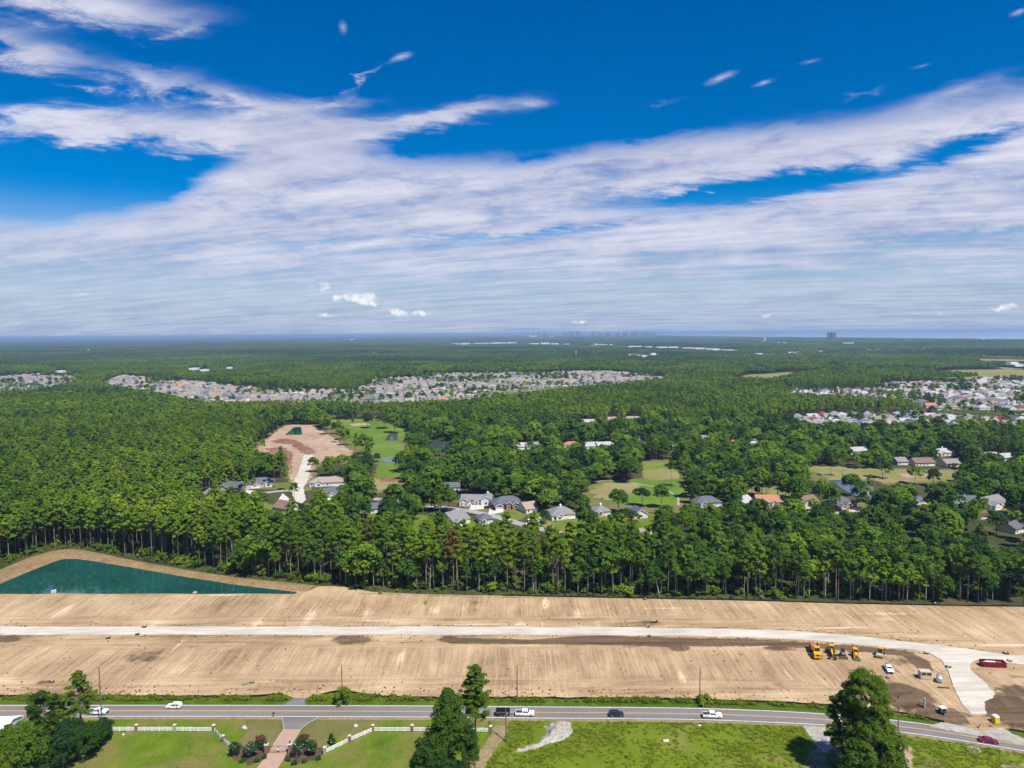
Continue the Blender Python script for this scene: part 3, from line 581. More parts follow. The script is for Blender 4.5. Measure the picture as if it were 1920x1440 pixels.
# ---- clearings, golf course, streets and suburb ground beyond the wood
CLEAR = {
 'clearing': [(536, 797), (590, 797), (625, 822), (664, 850), (645, 864), (600, 868), (590, 872), (586, 890), (580, 905), (545, 905), (541, 872), (520, 858), (478, 843), (500, 824), (520, 808)],
 'golf_fairway': [(610, 788), (700, 786), (730, 794), (764, 806), (766, 822), (745, 828), (759, 838), (752, 850), (750, 875), (747, 897), (700, 897), (712, 862), (695, 845), (668, 838), (640, 818)],
 'golf_rough': [(700, 898), (749, 898), (748, 917), (705, 920), (688, 910)],
 'golf_green': [(1205, 868), (1245, 864), (1272, 870), (1280, 900), (1284, 940), (1255, 947), (1180, 947), (1125, 939), (1108, 912), (1140, 903), (1208, 898)],
 'golf_lane': [(1510, 876), (1570, 875), (1600, 879), (1790, 883), (1802, 897), (1700, 904), (1660, 906), (1640, 899), (1560, 901)],
 'golf_strip': [(1400, 914), (1450, 914), (1500, 926), (1480, 932), (1405, 930)],
 'golf_strip_east': [(1868, 905), (1925, 905), (1930, 925), (1880, 920)]}
sheet('clearing', CLEAR['clearing'], M['clearing_sand'], z=.10, step=4, amp=1.0, kind='structure')
sheet('clay_streak', [(508, 827), (535, 822), (556, 826), (572, 835), (588, 843), (592, 850), (576, 853), (562, 846), (545, 833), (515, 831)], M['clearing_clay'], z=.22, step=3, amp=1.2, seed=2, kind='structure')
sheet('clay_patch', [(498, 841), (530, 838), (548, 850), (546, 890), (543, 872), (522, 859)], M['clearing_clay'], z=.18, step=3, amp=1.0, seed=3, kind='structure')
sheet('clearing_pond', [(534, 815.5), (552, 801), (564, 801), (567, 815.5)], M['pond_water'], z=.2, kind='structure')
sheet('access_road', [(570, 853), (586, 853), (582, 878), (576, 903), (569, 914), (573, 936), (568, 945), (553, 940), (546, 920), (548, 908), (560, 885)], M['haul_gravel'], z=.25, step=3, amp=.3, kind='structure')
for gk, (k, px) in enumerate([(k, px) for k, px in CLEAR.items() if k.startswith('golf')]):
    q = np.array(poly_world(px)); c0 = q.mean(0); q = c0+(q-c0)*1.28; sheet('golf_margin', [tuple(p) for p in q], M['dry_lawn'], z=.045+.006*gk, world=True, step=5, amp=2.2, seed=40+gk, kind='structure')
q = np.array(poly_world(CLEAR['clearing'])); c0 = q.mean(0); sheet('clearing_margin', [tuple(p) for p in c0+(q-c0)*1.18], M['dry_lawn'], z=.04, world=True, step=5, amp=2.2, seed=49, kind='structure')
sheet('golf_fairway', CLEAR['golf_fairway'], M['fairway'], z=.10, step=5, amp=1.2, kind='structure')
sheet('golf_rough', CLEAR['golf_rough'], M['fairway_dry'], z=.12, step=4, amp=1, kind='structure')
sheet('golf_green', CLEAR['golf_green'], M['fairway'], z=.10, step=4, amp=.8, kind='structure')
sheet('golf_dry_patch', [(1112, 915), (1140, 906), (1200, 904), (1190, 925), (1150, 938), (1122, 934)], M['fairway_dry'], z=.14, step=3, amp=2.4, kind='structure')
sheet('golf_dry_band', [(1206, 882), (1250, 878), (1274, 886), (1272, 898), (1225, 902), (1206, 896)], M['fairway_dry'], z=.15, step=3, amp=1, kind='structure')
sheet('golf_lane', CLEAR['golf_lane'], M['fairway_dry'], z=.10, step=4, amp=.8, kind='structure')
sheet('golf_strip', CLEAR['golf_strip'], M['fairway_dry'], z=.11, step=4, amp=.8, kind='structure')
sheet('golf_strip_east', CLEAR['golf_strip_east'], M['fairway'], z=.11, step=4, amp=.8, kind='structure')
sheet('sand_bunker', [(1680, 888), (1750, 889), (1770, 893), (1700, 896)], M['clearing_sand'], z=.16, step=3, amp=.5, kind='structure')
sheet('sand_bunker', [(655, 795), (690, 793), (696, 797), (660, 799)], M['clearing_sand'], z=.16, step=3, amp=.5, kind='structure')
sheet('flower_bed', [(712, 896), (745, 896), (746, 903), (712, 904)], M['clearing_clay'], z=.2, kind='structure')
PONDS = {'golf_pond': [(712, 862.5), (720, 858.5), (735, 857), (752, 857), (754, 870), (735, 868.5), (719, 866)], 'lake': [(804, 832), (812, 826), (842, 821), (842, 842), (830, 853), (812, 850)], 'lake_east': [(1556, 901), (1600, 899), (1632, 905), (1642, 925), (1605, 931), (1580, 918)], 'brook': [(722, 826), (730, 813), (746, 812), (745, 826)], 'suburb_pond': [(676, 757), (682, 749), (705, 743), (736, 742), (726, 750), (700, 757)], 'suburb_pond_east': [(835, 752), (900, 742), (936, 740), (930, 745), (880, 753), (850, 758)]}
for k, px in PONDS.items(): sheet(k, px, M['golf_water'], z=.3, kind='structure')
STREET = spline(poly_world([(700, 935), (780, 945), (840, 953), (885, 959), (930, 969), (985, 985), (1050, 1000)]), 5)
ribbon('street', STREET, -3.6, 3.6, M['street_asphalt'], z=.12, kind='structure', thick=.1)
ribbon('street_west', spline(poly_world([(470, 931), (505, 923), (548, 920), (563, 925)]), 5), -3.2, 3.2, M['street_asphalt'], z=.14, kind='structure')
ribbon('street_east', spline(poly_world([(1380, 968), (1480, 962), (1560, 962), (1650, 966), (1780, 970), (1920, 975)]), 5), -3.2, 3.2, M['street_asphalt'], z=.14, kind='structure')
ribbon('cart_path', spline(poly_world([(1105, 906), (1140, 901), (1180, 906), (1230, 914), (1268, 930), (1272, 948)]), 4), -.9, .9, M['street_asphalt'], z=.2, kind='structure')
ribbon('cart_path', spline(poly_world([(1530, 877), (1620, 880), (1720, 883), (1800, 884)]), 4), -.9, .9, M['street_asphalt'], z=.2, kind='structure')
for i, px in enumerate([[(884, 942), (922, 945), (908, 955), (880, 957)], [(918, 954), (947, 951), (943, 961), (915, 966)], [(992, 968), (1016, 970), (1008, 984), (985, 984)], [(455, 919), (490, 921), (492, 926), (470, 928)], [(1498, 950), (1520, 951), (1515, 962), (1496, 962)], [(1580, 953), (1608, 954), (1620, 964), (1590, 964)], [(530, 925), (560, 950), (548, 955), (520, 940)]]):
    sheet('house_drive', px, M['concrete'], z=.16, kind='structure')
for i, (px, mt) in enumerate([([(912, 968), (940, 958), (962, 955), (988, 962), (982, 974), (962, 979), (940, 974)], 'fairway'), ([(1005, 982), (1040, 972), (1062, 975), (1045, 992), (1020, 990)], 'fairway_dry'), ([(975, 945), (1005, 946), (1010, 955), (985, 955)], 'fairway'), ([(470, 905), (540, 905), (545, 918), (500, 918), (460, 915)], 'lawn'), ([(372, 928), (470, 930), (520, 950), (560, 975), (480, 965), (380, 950)], 'lawn'), ([(560, 945), (660, 935), (700, 950), (640, 985), (560, 990)], 'lawn'), ([(1380, 940), (1910, 940), (1915, 962), (1640, 962), (1480, 958), (1390, 962)], 'dry_lawn'), ([(850, 940), (880, 935), (1010, 950), (1015, 970), (960, 965), (880, 956)], 'dry_lawn'), ([(1020, 975), (1110, 960), (1230, 965), (1230, 1000), (1060, 1005)], 'lawn'), ([(1110, 1010), (1240, 1010), (1240, 1030), (1120, 1035)], 'lawn'), ([(690, 960), (860, 970), (990, 1000), (990, 1025), (700, 1010)], 'lawn'), ([(960, 838), (1165, 832), (1230, 822), (1440, 826), (1440, 842), (1170, 846), (965, 852)], 'dry_lawn')]):
    sheet('garden_lawn', px, M[mt], z=.05+.004*i, step=4, amp=1.0, seed=20+i, kind='structure')
SUBURB = {
 'suburb_ground_centre': [(170, 728), (230, 706), (340, 716), (480, 728), (560, 735), (670, 735), (700, 714), (830, 703), (1000, 701), (1130, 698), (1245, 706), (1248, 724), (1140, 733), (1040, 742), (960, 752), (870, 763), (700, 768), (560, 766), (500, 766), (420, 768), (360, 762), (300, 750)],
 'suburb_ground_west': [(-140, 720), (60, 704), (135, 706), (145, 722), (60, 738), (-140, 752)],
 'suburb_ground_east': [(1455, 742), (1470, 733), (1640, 731), (1650, 722), (1780, 718), (1840, 712), (2160, 708), (2160, 775), (1900, 770), (1760, 768), (1690, 755), (1560, 748)],
 'suburb_ground_near': [(1430, 795), (1540, 780), (1700, 778), (1960, 780), (2060, 800), (2060, 822), (1800, 818), (1620, 820), (1480, 815)]}
for k, px in SUBURB.items(): sheet(k, px, M['suburb_ground'], z=.2, step=12, amp=3, kind='structure')
FIELDS = {'field': [(1362, 718), (1400, 703), (1480, 698), (1580, 703), (1500, 712), (1430, 724)], 'field_east': [(1690, 704), (1790, 694), (2060, 690), (2060, 712), (1820, 712)], 'field_far': [(425, 664), (500, 661), (506, 663.5), (440, 666.5)], 'field_north': [(1160, 667), (1260, 663), (1270, 665), (1180, 670)]}
def far_fields():
    r = np.random.default_rng(61)
    for n in range(34):
        v = 641+r.random()**1.6*48; u = r.uniform(-60, 1980); x, y = G(u, v)
        if in_poly(np.array([x]), np.array([y]), SEA)[0] or any(in_poly(np.array([u]), np.array([v]), pg)[0] for pg in SUBURB.values()): continue
        w = r.uniform(60, 170)*max(1, y/4000); d = w*r.uniform(.8, 2.6); a = r.uniform(-.4, .4); q = [(-w, -d), (w*.6, -d*1.1), (w, d*.3), (w*.4, d), (-w*.8, d*.8)]
        c, s = math.cos(a), math.sin(a); FIELDS['field_distant_%d' % n] = [(float(b[0]), float(b[1])) for b in zip(*project(np.array([[x+p*c-t*s, y+p*s+t*c, 0] for p, t in q]))[:2])]
far_fields()
for k, px in FIELDS.items(): sheet('field' if k.startswith('field_d') else k, px, M['fairway_dry'], z=.4, step=15, amp=4, kind='structure')
ribbon('suburb_road', spline(poly_world([(870, 714), (905, 719), (950, 727), (990, 733), (1040, 733)]), 12), -4, 4, M['concrete'], z=.5, kind='structure')
# ------------------------------------------------------------------ trees
def leaves(C, Rad, n, size, r, up=.5, lower=.35):
    """n leaf sprays on each flattened clump; C (k,3) centres, Rad (k,3) radii"""
    k = len(C); d = r.normal(size=(k, n, 3)); d /= np.linalg.norm(d, axis=2)[..., None]
    low = d[..., 2] < -lower; d[..., 2] = np.where(low, -d[..., 2], d[..., 2])
    rad = r.uniform(.62, 1.05, (k, n, 1)); P = (C[:, None]+d*rad*Rad[:, None]).reshape(-1, 3)
    nr = d.reshape(-1, 3)*.9+r.normal(0, .34, (k*n, 3))+np.array([0, 0, up]); nr /= np.linalg.norm(nr, axis=1)[:, None]
    a = np.cross(nr, r.normal(size=nr.shape)); a /= np.linalg.norm(a, axis=1)[:, None]; b = np.cross(nr, a)
    s = size*r.uniform(.6, 1.25, (k*n, 1)); w = s*r.uniform(.55, .9, (k*n, 1))
    V = np.stack([P-a*s, P+b*w*.8-a*s*.1, P+a*s*.9, P-b*w], 1).reshape(-1, 3)
    return V, np.arange(len(V)).reshape(-1, 4)
def pine_clumps(h, cr, c0, r, nb=20, per=2.2, flat=.55, size=1.25, conic=.6):
    """clump centres of a loblolly crown: whorls of limbs over the upper stem"""
    C = []; Rd = []; limbs = []
    for i in range(nb):
        t = (i+r.uniform(0, 1))/nb; z = h*(c0+(1-c0)*t*.97); prof = (math.sin(math.pi*min(1, (t*.72+.22)))**.8)*(1-conic*max(0, t-.35))
        L = cr*prof*r.uniform(.55, 1.15); az = i*2.4+r.uniform(-.5, .5)
        tip = np.array([math.cos(az)*L, math.sin(az)*L, z+L*.22]); limbs.append((np.array([0, 0, z-L*.1]), tip))
        for j in range(max(1, int(round(per*r.uniform(.6, 1.4))))):
            q = r.uniform(.45, 1.02); C.append(np.array([0, 0, z])*(1-q)+tip*q+r.normal(0, .25, 3)); g = size*r.uniform(.7, 1.2)*(1-.35*t); Rd.append((g, g, g*flat))
    C.append(np.array([0, 0, h*.985])); Rd.append((size*.7, size*.7, size*.6))
    return np.array(C), np.array(Rd), limbs
def broad_clumps(h, cr, c0, r, nc=40, size=1.7, flat=.8, cone=0.0):
    C = []; Rd = []; zc = h*(c0+1)/2; hz = h*(1-c0)/2; lob = [(r.normal(size=3), r.uniform(.75, 1.2)) for _ in range(7)]
    for i in range(nc):
        d = r.normal(size=3); d /= np.linalg.norm(d); d[2] = d[2] if d[2] > -.55 else -d[2]
        k = 1.0
        for (q, a) in lob:
            k += (a-1)*max(0, float(d@q)/np.linalg.norm(q))**2*1.6
        rr = r.uniform(.55, .95)*k; tp = 1+cone*.25-cone*max(0, d[2]*rr+.6)*.62; C.append(np.array([d[0]*cr*rr*tp, d[1]*cr*rr*tp, zc+d[2]*hz*min(rr, 1)*.95])); g = size*r.uniform(.65, 1.25); Rd.append((g, g, g*flat))
    C = np.array(C); limbs = [(np.array([0, 0, h*c0*.9]), C[i]*.85) for i in r.choice(nc, min(6, nc), replace=False)]
    return C, np.array(Rd), limbs
def trunk_mb(h, rad, limbs, r, n=7, top=.96, bend=.35, limb=True):
    mb = MB(); zs = np.linspace(-.3, h*top, 6); off = np.cumsum(r.normal(0, bend*.35, (6, 2)), 0); off[0] = 0; off *= np.linspace(0, 1, 6)[:, None]*.8
    pts = [(off[i][0], off[i][1], zs[i]) for i in range(6)]; mb.tube(pts, [rad*(1.25 if i == 0 else 1-.78*i/5) for i in range(6)], n)
    if limb:
        for a, b in limbs:
            mid = (a+b)/2+np.array([0, 0, -.15]); mb.tube([a, mid, b], [rad*.28, rad*.2, rad*.08], 4, cap=False)
    return mb
def tree_meshes(kind, h, cr, c0, seed, nleaf, lsize, mat, clump=None, nb=None, bark='bark', trad=None, limb=True, **kw):
    r = np.random.default_rng(seed)
    if kind == 'pine': C, Rd, limbs = pine_clumps(h, cr, c0, r, nb or 20, size=clump or 1.25, **kw)
    else: C, Rd, limbs = broad_clumps(h, cr, c0, r, nb or 40, size=clump or 1.7, **kw)
    V, F = leaves(C, Rd, nleaf, lsize, r)
    crown = np_mesh('crown', V, F, [M[mat]])
    tr = trunk_mb(h, trad or h*.009+.04, limbs, r, limb=limb, top=.95 if kind == 'pine' else .72)
    return tr.mesh('trunk', M[bark], True), crown, (tr, V, F)
def lod_mesh(name, kind, h, cr, c0, seed, nleaf, lsize, mat, nb, clump, trunk=True):
    """trunk and leaves in one mesh for the mass of the wood"""
    r = np.random.default_rng(seed)
    C, Rd, _ = pine_clumps(h, cr, c0, r, nb, per=1.0, size=clump) if kind == 'pine' else broad_clumps(h, cr, c0, r, nb, clump)
    V, F = leaves(C, Rd, nleaf, lsize, r); mi = np.zeros(len(F), int)
    if trunk:
        mb = MB(); mb.tube([(0, 0, -.3), (0, 0, h*.9)], [h*.010+.03, .07], 4, cap=False); n = len(V)
        V = np.vstack([V, np.array(mb.v, float)]); F = np.vstack([F, np.array(mb.f)+n]); mi = np.r_[mi, np.ones(len(mb.f), int)]
    return np_mesh(name, V, F, [M[mat], M['bark']], mi)

def scatter(name, pts, rz, sc, idx, meshes, label, tag_kind='stuff', cat=None):
    """one object: instances of the given meshes on points, by geometry nodes"""
    col = bpy.data.collections.new(name+'_sources')
    for i, me in enumerate(meshes):
        o = bpy.data.objects.new('%s_source_%02d' % (name, i), me); col.objects.link(o)
    me = bpy.data.meshes.new(name); me.vertices.add(len(pts)); me.vertices.foreach_set('co', np.asarray(pts, np.float32).ravel())
    for nm, typ, a in (('turn', 'FLOAT', rz), ('size', 'FLOAT', sc), ('pick', 'INT', idx)):
        at = me.attributes.new(nm, typ, 'POINT'); at.data.foreach_set('value', np.asarray(a, np.float32 if typ == 'FLOAT' else np.int32))
    g = bpy.data.node_groups.new(name+'_nodes', 'GeometryNodeTree')
    g.interface.new_socket('Geometry', in_out='INPUT', socket_type='NodeSocketGeometry'); g.interface.new_socket('Geometry', in_out='OUTPUT', socket_type='NodeSocketGeometry')
    N = g.nodes; L = g.links; gi = N.new('NodeGroupInput'); go = N.new('NodeGroupOutput')
    ci = N.new('GeometryNodeCollectionInfo'); ci.inputs['Collection'].default_value = col; ci.inputs['Separate Children'].default_value = True; ci.inputs['Reset Children'].default_value = True
    ip = N.new('GeometryNodeInstanceOnPoints'); ip.inputs['Pick Instance'].default_value = True
    def at(nm, typ):
        n = N.new('GeometryNodeInputNamedAttribute'); n.data_type = typ; n.inputs['Name'].default_value = nm; return n.outputs['Attribute']
    cx = N.new('ShaderNodeCombineXYZ'); L.new(at('turn', 'FLOAT'), cx.inputs[2])
    L.new(gi.outputs[0], ip.inputs['Points']); L.new(ci.outputs[0], ip.inputs['Instance']); L.new(at('pick', 'INT'), ip.inputs['Instance Index'])
    L.new(cx.outputs[0], ip.inputs['Rotation']); L.new(at('size', 'FLOAT'), ip.inputs['Scale']); L.new(ip.outputs[0], go.inputs[0])
    o = inst(name, me); md = o.modifiers.new('scatter', 'NODES'); md.node_group = g
    tag(o, label, cat, kind=tag_kind); return o

# visible houses: (u, v of the middle of the front wall's foot, width in px, depth m, turn, roof, wall, style, label)
HOUSES = [
 (385, 934, 30, 10, -.9, 'roof_grey', 'wall_cream', 'gable', 'grey gable-roofed house nearest the pine wood, half hidden by trees'),
 (432, 921, 46, 12, -.35, 'roof_slate', 'wall_beige', 'cross', 'beige house with blue-grey cross-gabled roof and garage, next to the pine wood'),
 (489, 914, 48, 13, .35, 'roof_slate', 'wall_white', 'hipgable', 'white house with dark slate hip roof beside the tan access road'),
 (524, 961, 40, 13, -.55, 'roof_brown', 'wall_white', 'gable', 'white house with reddish-brown roof at the bend of the access road'),
 (612, 912, 62, 12, .1, 'roof_tan', 'wall_white', 'hip', 'long low house with tan hip roof right of the access road'),
 (632, 934, 50, 14, .7, 'roof_slate', 'wall_white', 'cross', 'white-walled house with dark slate roof in front of the tan-roofed house'),
 (848, 921, 28, 10, .1, 'roof_slate', 'wall_white', 'gable', 'dark-roofed house almost hidden in trees behind the white three-gabled house'),
 (892, 947, 58, 12, -.1, 'roof_grey', 'wall_white', 'manor', 'white three-gabled house with grey roof and white cupola'),
 (955, 954, 60, 14, .25, 'roof_slate', 'wall_brick', 'brick', 'red brick house with dark hip roof and two white-edged front gables'),
 (998, 962, 26, 12, .5, 'roof_tan', 'wall_cream', 'gable', 'small cream house with tan roof beside the brick house'),
 (1059, 974, 52, 14, .35, 'roof_grey', 'wall_cream', 'hip', 'cream house with broad grey hip roof and a small white cupola'),
 (866, 984, 40, 16, .75, 'roof_grey', 'wall_white', 'cross', 'grey-roofed house with several ridges just behind the front row of pines'),
 (912, 983, 26, 10, .3, 'roof_slate', 'wall_beige', 'hip', 'small slate hip roof just behind the front pines, beside the street'),
 (1131, 968, 30, 11, .2, 'roof_grey', 'wall_beige', 'hip', 'dark grey roofed house with a white vent behind a dark tree'),
 (1202, 972, 26, 12, .15, 'roof_slate', 'wall_white', 'gablefront', 'slate-roofed house with a white front gable among tall oaks'),
 (1213, 1012, 20, 9, .2, 'roof_taupe', 'wall_cream', 'gable', 'little taupe-roofed house glimpsed through the front pines'),
 (1330, 951, 50, 12, .1, 'roof_slate', 'wall_beige', 'hip', 'house with dark blue-grey hip roof beside the cart path'),
 (1404, 950, 32, 12, .6, 'roof_light', 'wall_white', 'gable', 'pale grey gable roof left of the terracotta-roofed house'),
 (1446, 949, 52, 12, -.12, 'roof_terracotta', 'wall_white', 'cross', 'white house with terracotta roof in the row before the golf course'),
 (1520, 950, 40, 12, .35, 'roof_brown', 'wall_white', 'cross', 'white house with brown gable roof next to the terracotta-roofed one'),
 (1588, 955, 54, 13, .45, 'roof_slate', 'wall_brick', 'brick', 'house with dark slate roof, white gables and a brick garage front'),
 (1652, 943, 54, 11, .05, 'roof_grey', 'wall_white', 'cross', 'long grey-roofed white house behind the oaks near the golf pond'),
 (1724, 947, 34, 11, .1, 'roof_slate', 'wall_beige', 'hip', 'slate hip roof between two oaks right of the long grey-roofed house'),
 (1808, 949, 52, 11, -.1, 'roof_slate', 'wall_white', 'cross', 'wide slate-roofed white house half behind a yellow-green oak'),
 (1874, 953, 60, 14, .5, 'roof_grey', 'wall_white', 'cross', 'large grey hip-roofed house nearest the right edge of the picture'),
 (1912, 1000, 30, 10, .5, 'roof_slate', 'wall_cream', 'gable', 'slate roof corner at the picture edge behind the front wood'),
 (708, 962, 26, 10, .3, 'roof_slate', 'wall_white', 'gable', 'dark-roofed house deep in the trees below the round live oak'),
 (973, 843, 22, 12, .1, 'roof_light', 'wall_white', 'gable', 'light grey roof at the left end of the house row behind the oak wood'),
 (1000, 842, 26, 12, .3, 'roof_grey', 'wall_beige', 'gable', 'grey gable-roofed house second in the row behind the oak wood'),
 (1071, 841, 34, 12, -.1, 'roof_terracotta', 'wall_cream', 'hipgable', 'cream house with orange terracotta roof in the row behind the oak wood'),
 (1110, 842, 28, 12, .2, 'roof_light', 'wall_white', 'gable', 'pale grey-roofed house between the terracotta and the pale blue houses'),
 (1138, 842, 34, 13, .25, 'roof_light', 'wall_blue', 'cross', 'pale blue house with light grey roof in the row behind the oak wood'),
 (1206, 830, 22, 11, .2, 'roof_grey', 'wall_white', 'gable', 'white-gabled house peeping out above the tall pines'),
 (1262, 846, 24, 11, .2, 'roof_light', 'wall_white', 'gable', 'white house seen between the tall pines of the golf green'),
 (1322, 828, 34, 11, .0, 'roof_taupe', 'wall_cream', 'hip', 'taupe-roofed house behind dense oaks above the golf green'),
 (1385, 838, 34, 12, .1, 'roof_terracotta', 'wall_cream', 'cross', 'cream house with salmon tile roof right of the golf green'),
 (1417, 836, 22, 11, .4, 'roof_light', 'wall_white', 'gable', 'white-roofed house next to the salmon-roofed one'),
 (1083, 795, 18, 10, .0, 'roof_terracotta', 'wall_tan', 'gable', 'small terracotta roof at the far edge of the dark pine wood'),
 (1104, 796, 26, 11, .1, 'roof_light', 'wall_white', 'gable', 'white house with pale roof at the far edge of the dark pine wood'),
 (1150, 791, 24, 11, .1, 'roof_tan', 'wall_cream', 'gable', 'tan-roofed house just right of the pale-roofed house by the pine wood'),
 (1187, 790, 34, 11, -.1, 'roof_tan', 'wall_cream', 'hip', 'long tan roof at the right end of the row along the dark pine wood'),
 (1612, 852, 34, 12, .05, 'roof_light', 'wall_white', 'gable', 'light-roofed villa behind the big oaks north of the golf lane'),
 (1693, 872, 20, 11, .05, 'roof_taupe', 'wall_white', 'gable', 'white villa seen between pine trunks along the golf lane'),
 (1735, 874, 38, 12, .05, 'roof_brown', 'wall_white', 'gable', 'brown-roofed white villa along the golf lane behind slim pines'),
 (1775, 855, 40, 12, .15, 'roof_light', 'wall_white', 'hip', 'villa with pale blue-grey roof and tiny white cupola'),
 (1792, 876, 36, 12, .1, 'roof_taupe', 'wall_cream', 'gable', 'taupe-roofed villa at the right end of the golf lane'),
 (1865, 862, 26, 11, .2, 'roof_tan', 'wall_cream', 'gable', 'tan-roofed house near the right edge above the golf lane'),
 (1893, 864, 24, 11, .3, 'roof_light', 'wall_white', 'gable', 'white-gabled house near the right edge above the golf lane'),
]
def house_width(u, v, w):
    x, y = G(u, v); d = math.hypot(y, CAM_H)*1.0; return w*(y*math.cos(PITCH)+CAM_H*math.sin(PITCH))/FPX
PROTECT = []                                   # (pixel polygon, distance behind which it lies)
for (u, v, w, dep, rz, rf, wl, st, lb) in HOUSES:
    x, y = G(u, v); hid = any(k in lb for k in ('hidden', 'peeping', 'glimpsed', 'deep in', 'seen between', 'behind dense', 'half behind', 'behind the oaks', 'corner', 'behind a dark'))
    k = .22 if hid else .38; up = 5.6*FPX/y
    PROTECT.append(([(u-w*k, v-up*.5), (u+w*k, v-up*.5), (u+w*k, v-up*1.25), (u-w*k, v-up*1.25)], y-3))
PROTECT += [([(p[0], p[1]) for p in CLEAR[k]], 1e9) for k in ('clearing', 'golf_fairway', 'golf_green', 'golf_lane')]
PROTECT += [([(u, v-(15 if k.endswith('centre') else 9)) for u, v in px], 1e9, px) for k, px in SUBURB.items() if not k.endswith('near')]
PROTECT += [(px, 1e9) for px in (PONDS['golf_pond'], PONDS['lake'], [(545, 905), (572, 905), (576, 940), (550, 940)], [(915, 962), (985, 962), (980, 978), (940, 978)], [(800, 948), (880, 954), (985, 978), (985, 990), (880, 964), (800, 955)], [(1560, 903), (1590, 901), (1600, 925), (1578, 918)], [(1020, 972), (1055, 974), (1045, 988), (1015, 986)], [(700, 899), (748, 899), (746, 916), (700, 918)], [(470, 906), (540, 906), (530, 922), (470, 926)])]
FARB = [(838, 646, 12), (852, 645.5, 16), (872, 645.5, 18), (905, 644.5, 30), (935, 644, 26), (960, 644, 18), (1000, 645, 20), (1022, 644.5, 16), (660, 638, 8), (663, 663, 7), (704, 663, 10), (1040, 646, 14), (1062, 646, 14), (1085, 646.5, 10), (1115, 647, 12), (1130, 646.8, 16), (1148, 647, 10), (1190, 651, 26), (1215, 651, 16), (1240, 652, 22), (1262, 652.5, 18), (1290, 653, 22), (1312, 654, 20), (1335, 656, 26), (1362, 657, 24), (1380, 658, 14), (1175, 667, 14), (1203, 668, 20), (1228, 664, 16), (1432, 640, 8), (1448, 643, 26), (1475, 644, 18), (1420, 665, 18), (1445, 665, 14), (1480, 662, 22), (1500, 661, 12), (1540, 659, 18), (1565, 660, 8), (1590, 645, 20), (1625, 657, 12), (1650, 657, 16), (1675, 658, 14), (1710, 656, 14), (1735, 656, 10), (1000, 631, 16), (1035, 631.5, 10), (165, 656, 14), (312, 653, 10), (435, 653, 12), (115, 697, 14), (70, 703, 12), (115, 704, 10), (365, 692, 16), (385, 695, 12), (430, 690, 10), (1897, 681, 14), (1905, 686, 16)]
NOBASE = [[(u-w*.75, v-.6), (u+w*.75, v-.6), (u+w*.8, v+1.0+3.4*max(.6, (v-630)/16)), (u-w*.8, v+1.0+3.4*max(.6, (v-630)/16))] for u, v, w in FARB]+[CLEAR[k] for k in CLEAR]+list(PONDS.values())+list(SUBURB.values())+list(FIELDS.values())+[[(570, 853), (586, 853), (582, 878), (576, 903), (569, 914), (573, 936), (568, 945), (553, 940), (546, 920), (548, 908), (560, 885)]]
EDGE = [(-200, 1118), (-90, 1105), (0, 1064), (58, 1041), (100, 1029), (142, 1026.5), (172, 1030), (250, 1046), (350, 1064), (450, 1079), (530, 1088), (600, 1094), (640, 1096), (700, 1106), (800, 1111), (1000, 1115), (1200, 1119), (1400, 1123), (1600, 1129), (1800, 1133), (2080, 1137)]

def keep_trees(P, h, cr, hide_prob=.96):
    """drop trees standing in open ground or in front of something the photograph shows"""
    u, v, dep = project(P); ok = dep > 50
    ok &= v < np.interp(u, [e[0] for e in EDGE], [e[1] for e in EDGE])
    ok &= ~in_poly(P[:, 0], P[:, 1], SEA)
    for pg in NOBASE: ok &= ~in_poly(u, v, pg)
    hx = np.array([[p[0], p[1]] for p in [G(a[0], a[1]) for a in HOUSES]]); hw = np.array([house_width(a[0], a[1], a[2])/2 for a in HOUSES])
    near = P[:, 1] < 1100
    for (c, w) in zip(hx, hw): ok &= ~(near & (np.hypot(P[:, 0]-c[0], P[:, 1]-c[1]-5) < w+2.5))
    st = poly_dist(P[:, 0], P[:, 1], [tuple(p) for p in STREET[::3]], False); ok &= st > 5
    cut = np.zeros(len(P), bool)
    near = np.nonzero(ok & (P[:, 1] < 2000))[0]
    if len(near):
        p = P[near]; hh = h[near]; cc = cr[near]
        for fz in (.3, .45, .6, .75, .88, .99):
            for fx in (-1.0, -.5, 0, .5, 1.0):
                q = p.copy(); q[:, 2] = hh*fz; q[:, 0] += cc*1.2*fx*(1 if fz < .9 else .6); uu, vv, _ = project(q)
                for (pg, far, *both) in PROTECT:
                    bx = [a[0] for a in pg]; by = [a[1] for a in pg]
                    s = (p[:, 1] < far) & (uu > min(bx)) & (uu < max(bx)) & (vv > min(by)) & (vv < max(by))
                    if s.any(): s2 = in_poly(uu[s], vv[s], pg) & (in_poly(uu[s], vv[s], both[0]) if both else True); ii = near[np.nonzero(s)[0][s2]]; cut[ii] = True
    cut &= rng.random(len(P)) < hide_prob
    return ok & ~cut
def wood_type(x, y):
    """share of pines at a place"""
    P = np.c_[x, y, np.zeros(len(x))]; u, v, _ = project(P); s = np.full(len(x), .55)
    s = np.where(v > 1005, .80, s); s = np.where((v > 1005) & (u > 1250), .55, s)
    s = np.where((v <= 1010) & (v > 765) & (u < 480), .90, s)
    s = np.where((v <= 1005) & (v > 800) & (u > 560), .22, s); s = np.where((v <= 800) & (v > 720) & (u > 620), .82, s); s = np.where((v <= 770) & (u < 620), .7, s)
    return s
def jitter_grid(y0, y1, cell, seed, margin=1.13):
    r = np.random.default_rng(seed); ys = np.arange(y0, y1, cell); out = []
    for y in ys:
        w = y*.722*margin+25; xs = np.arange(-w, w, cell); p = np.c_[xs, np.full(len(xs), y)]+r.uniform(-.46, .46, (len(xs), 2))*cell; out.append(p)
    return np.vstack(out)
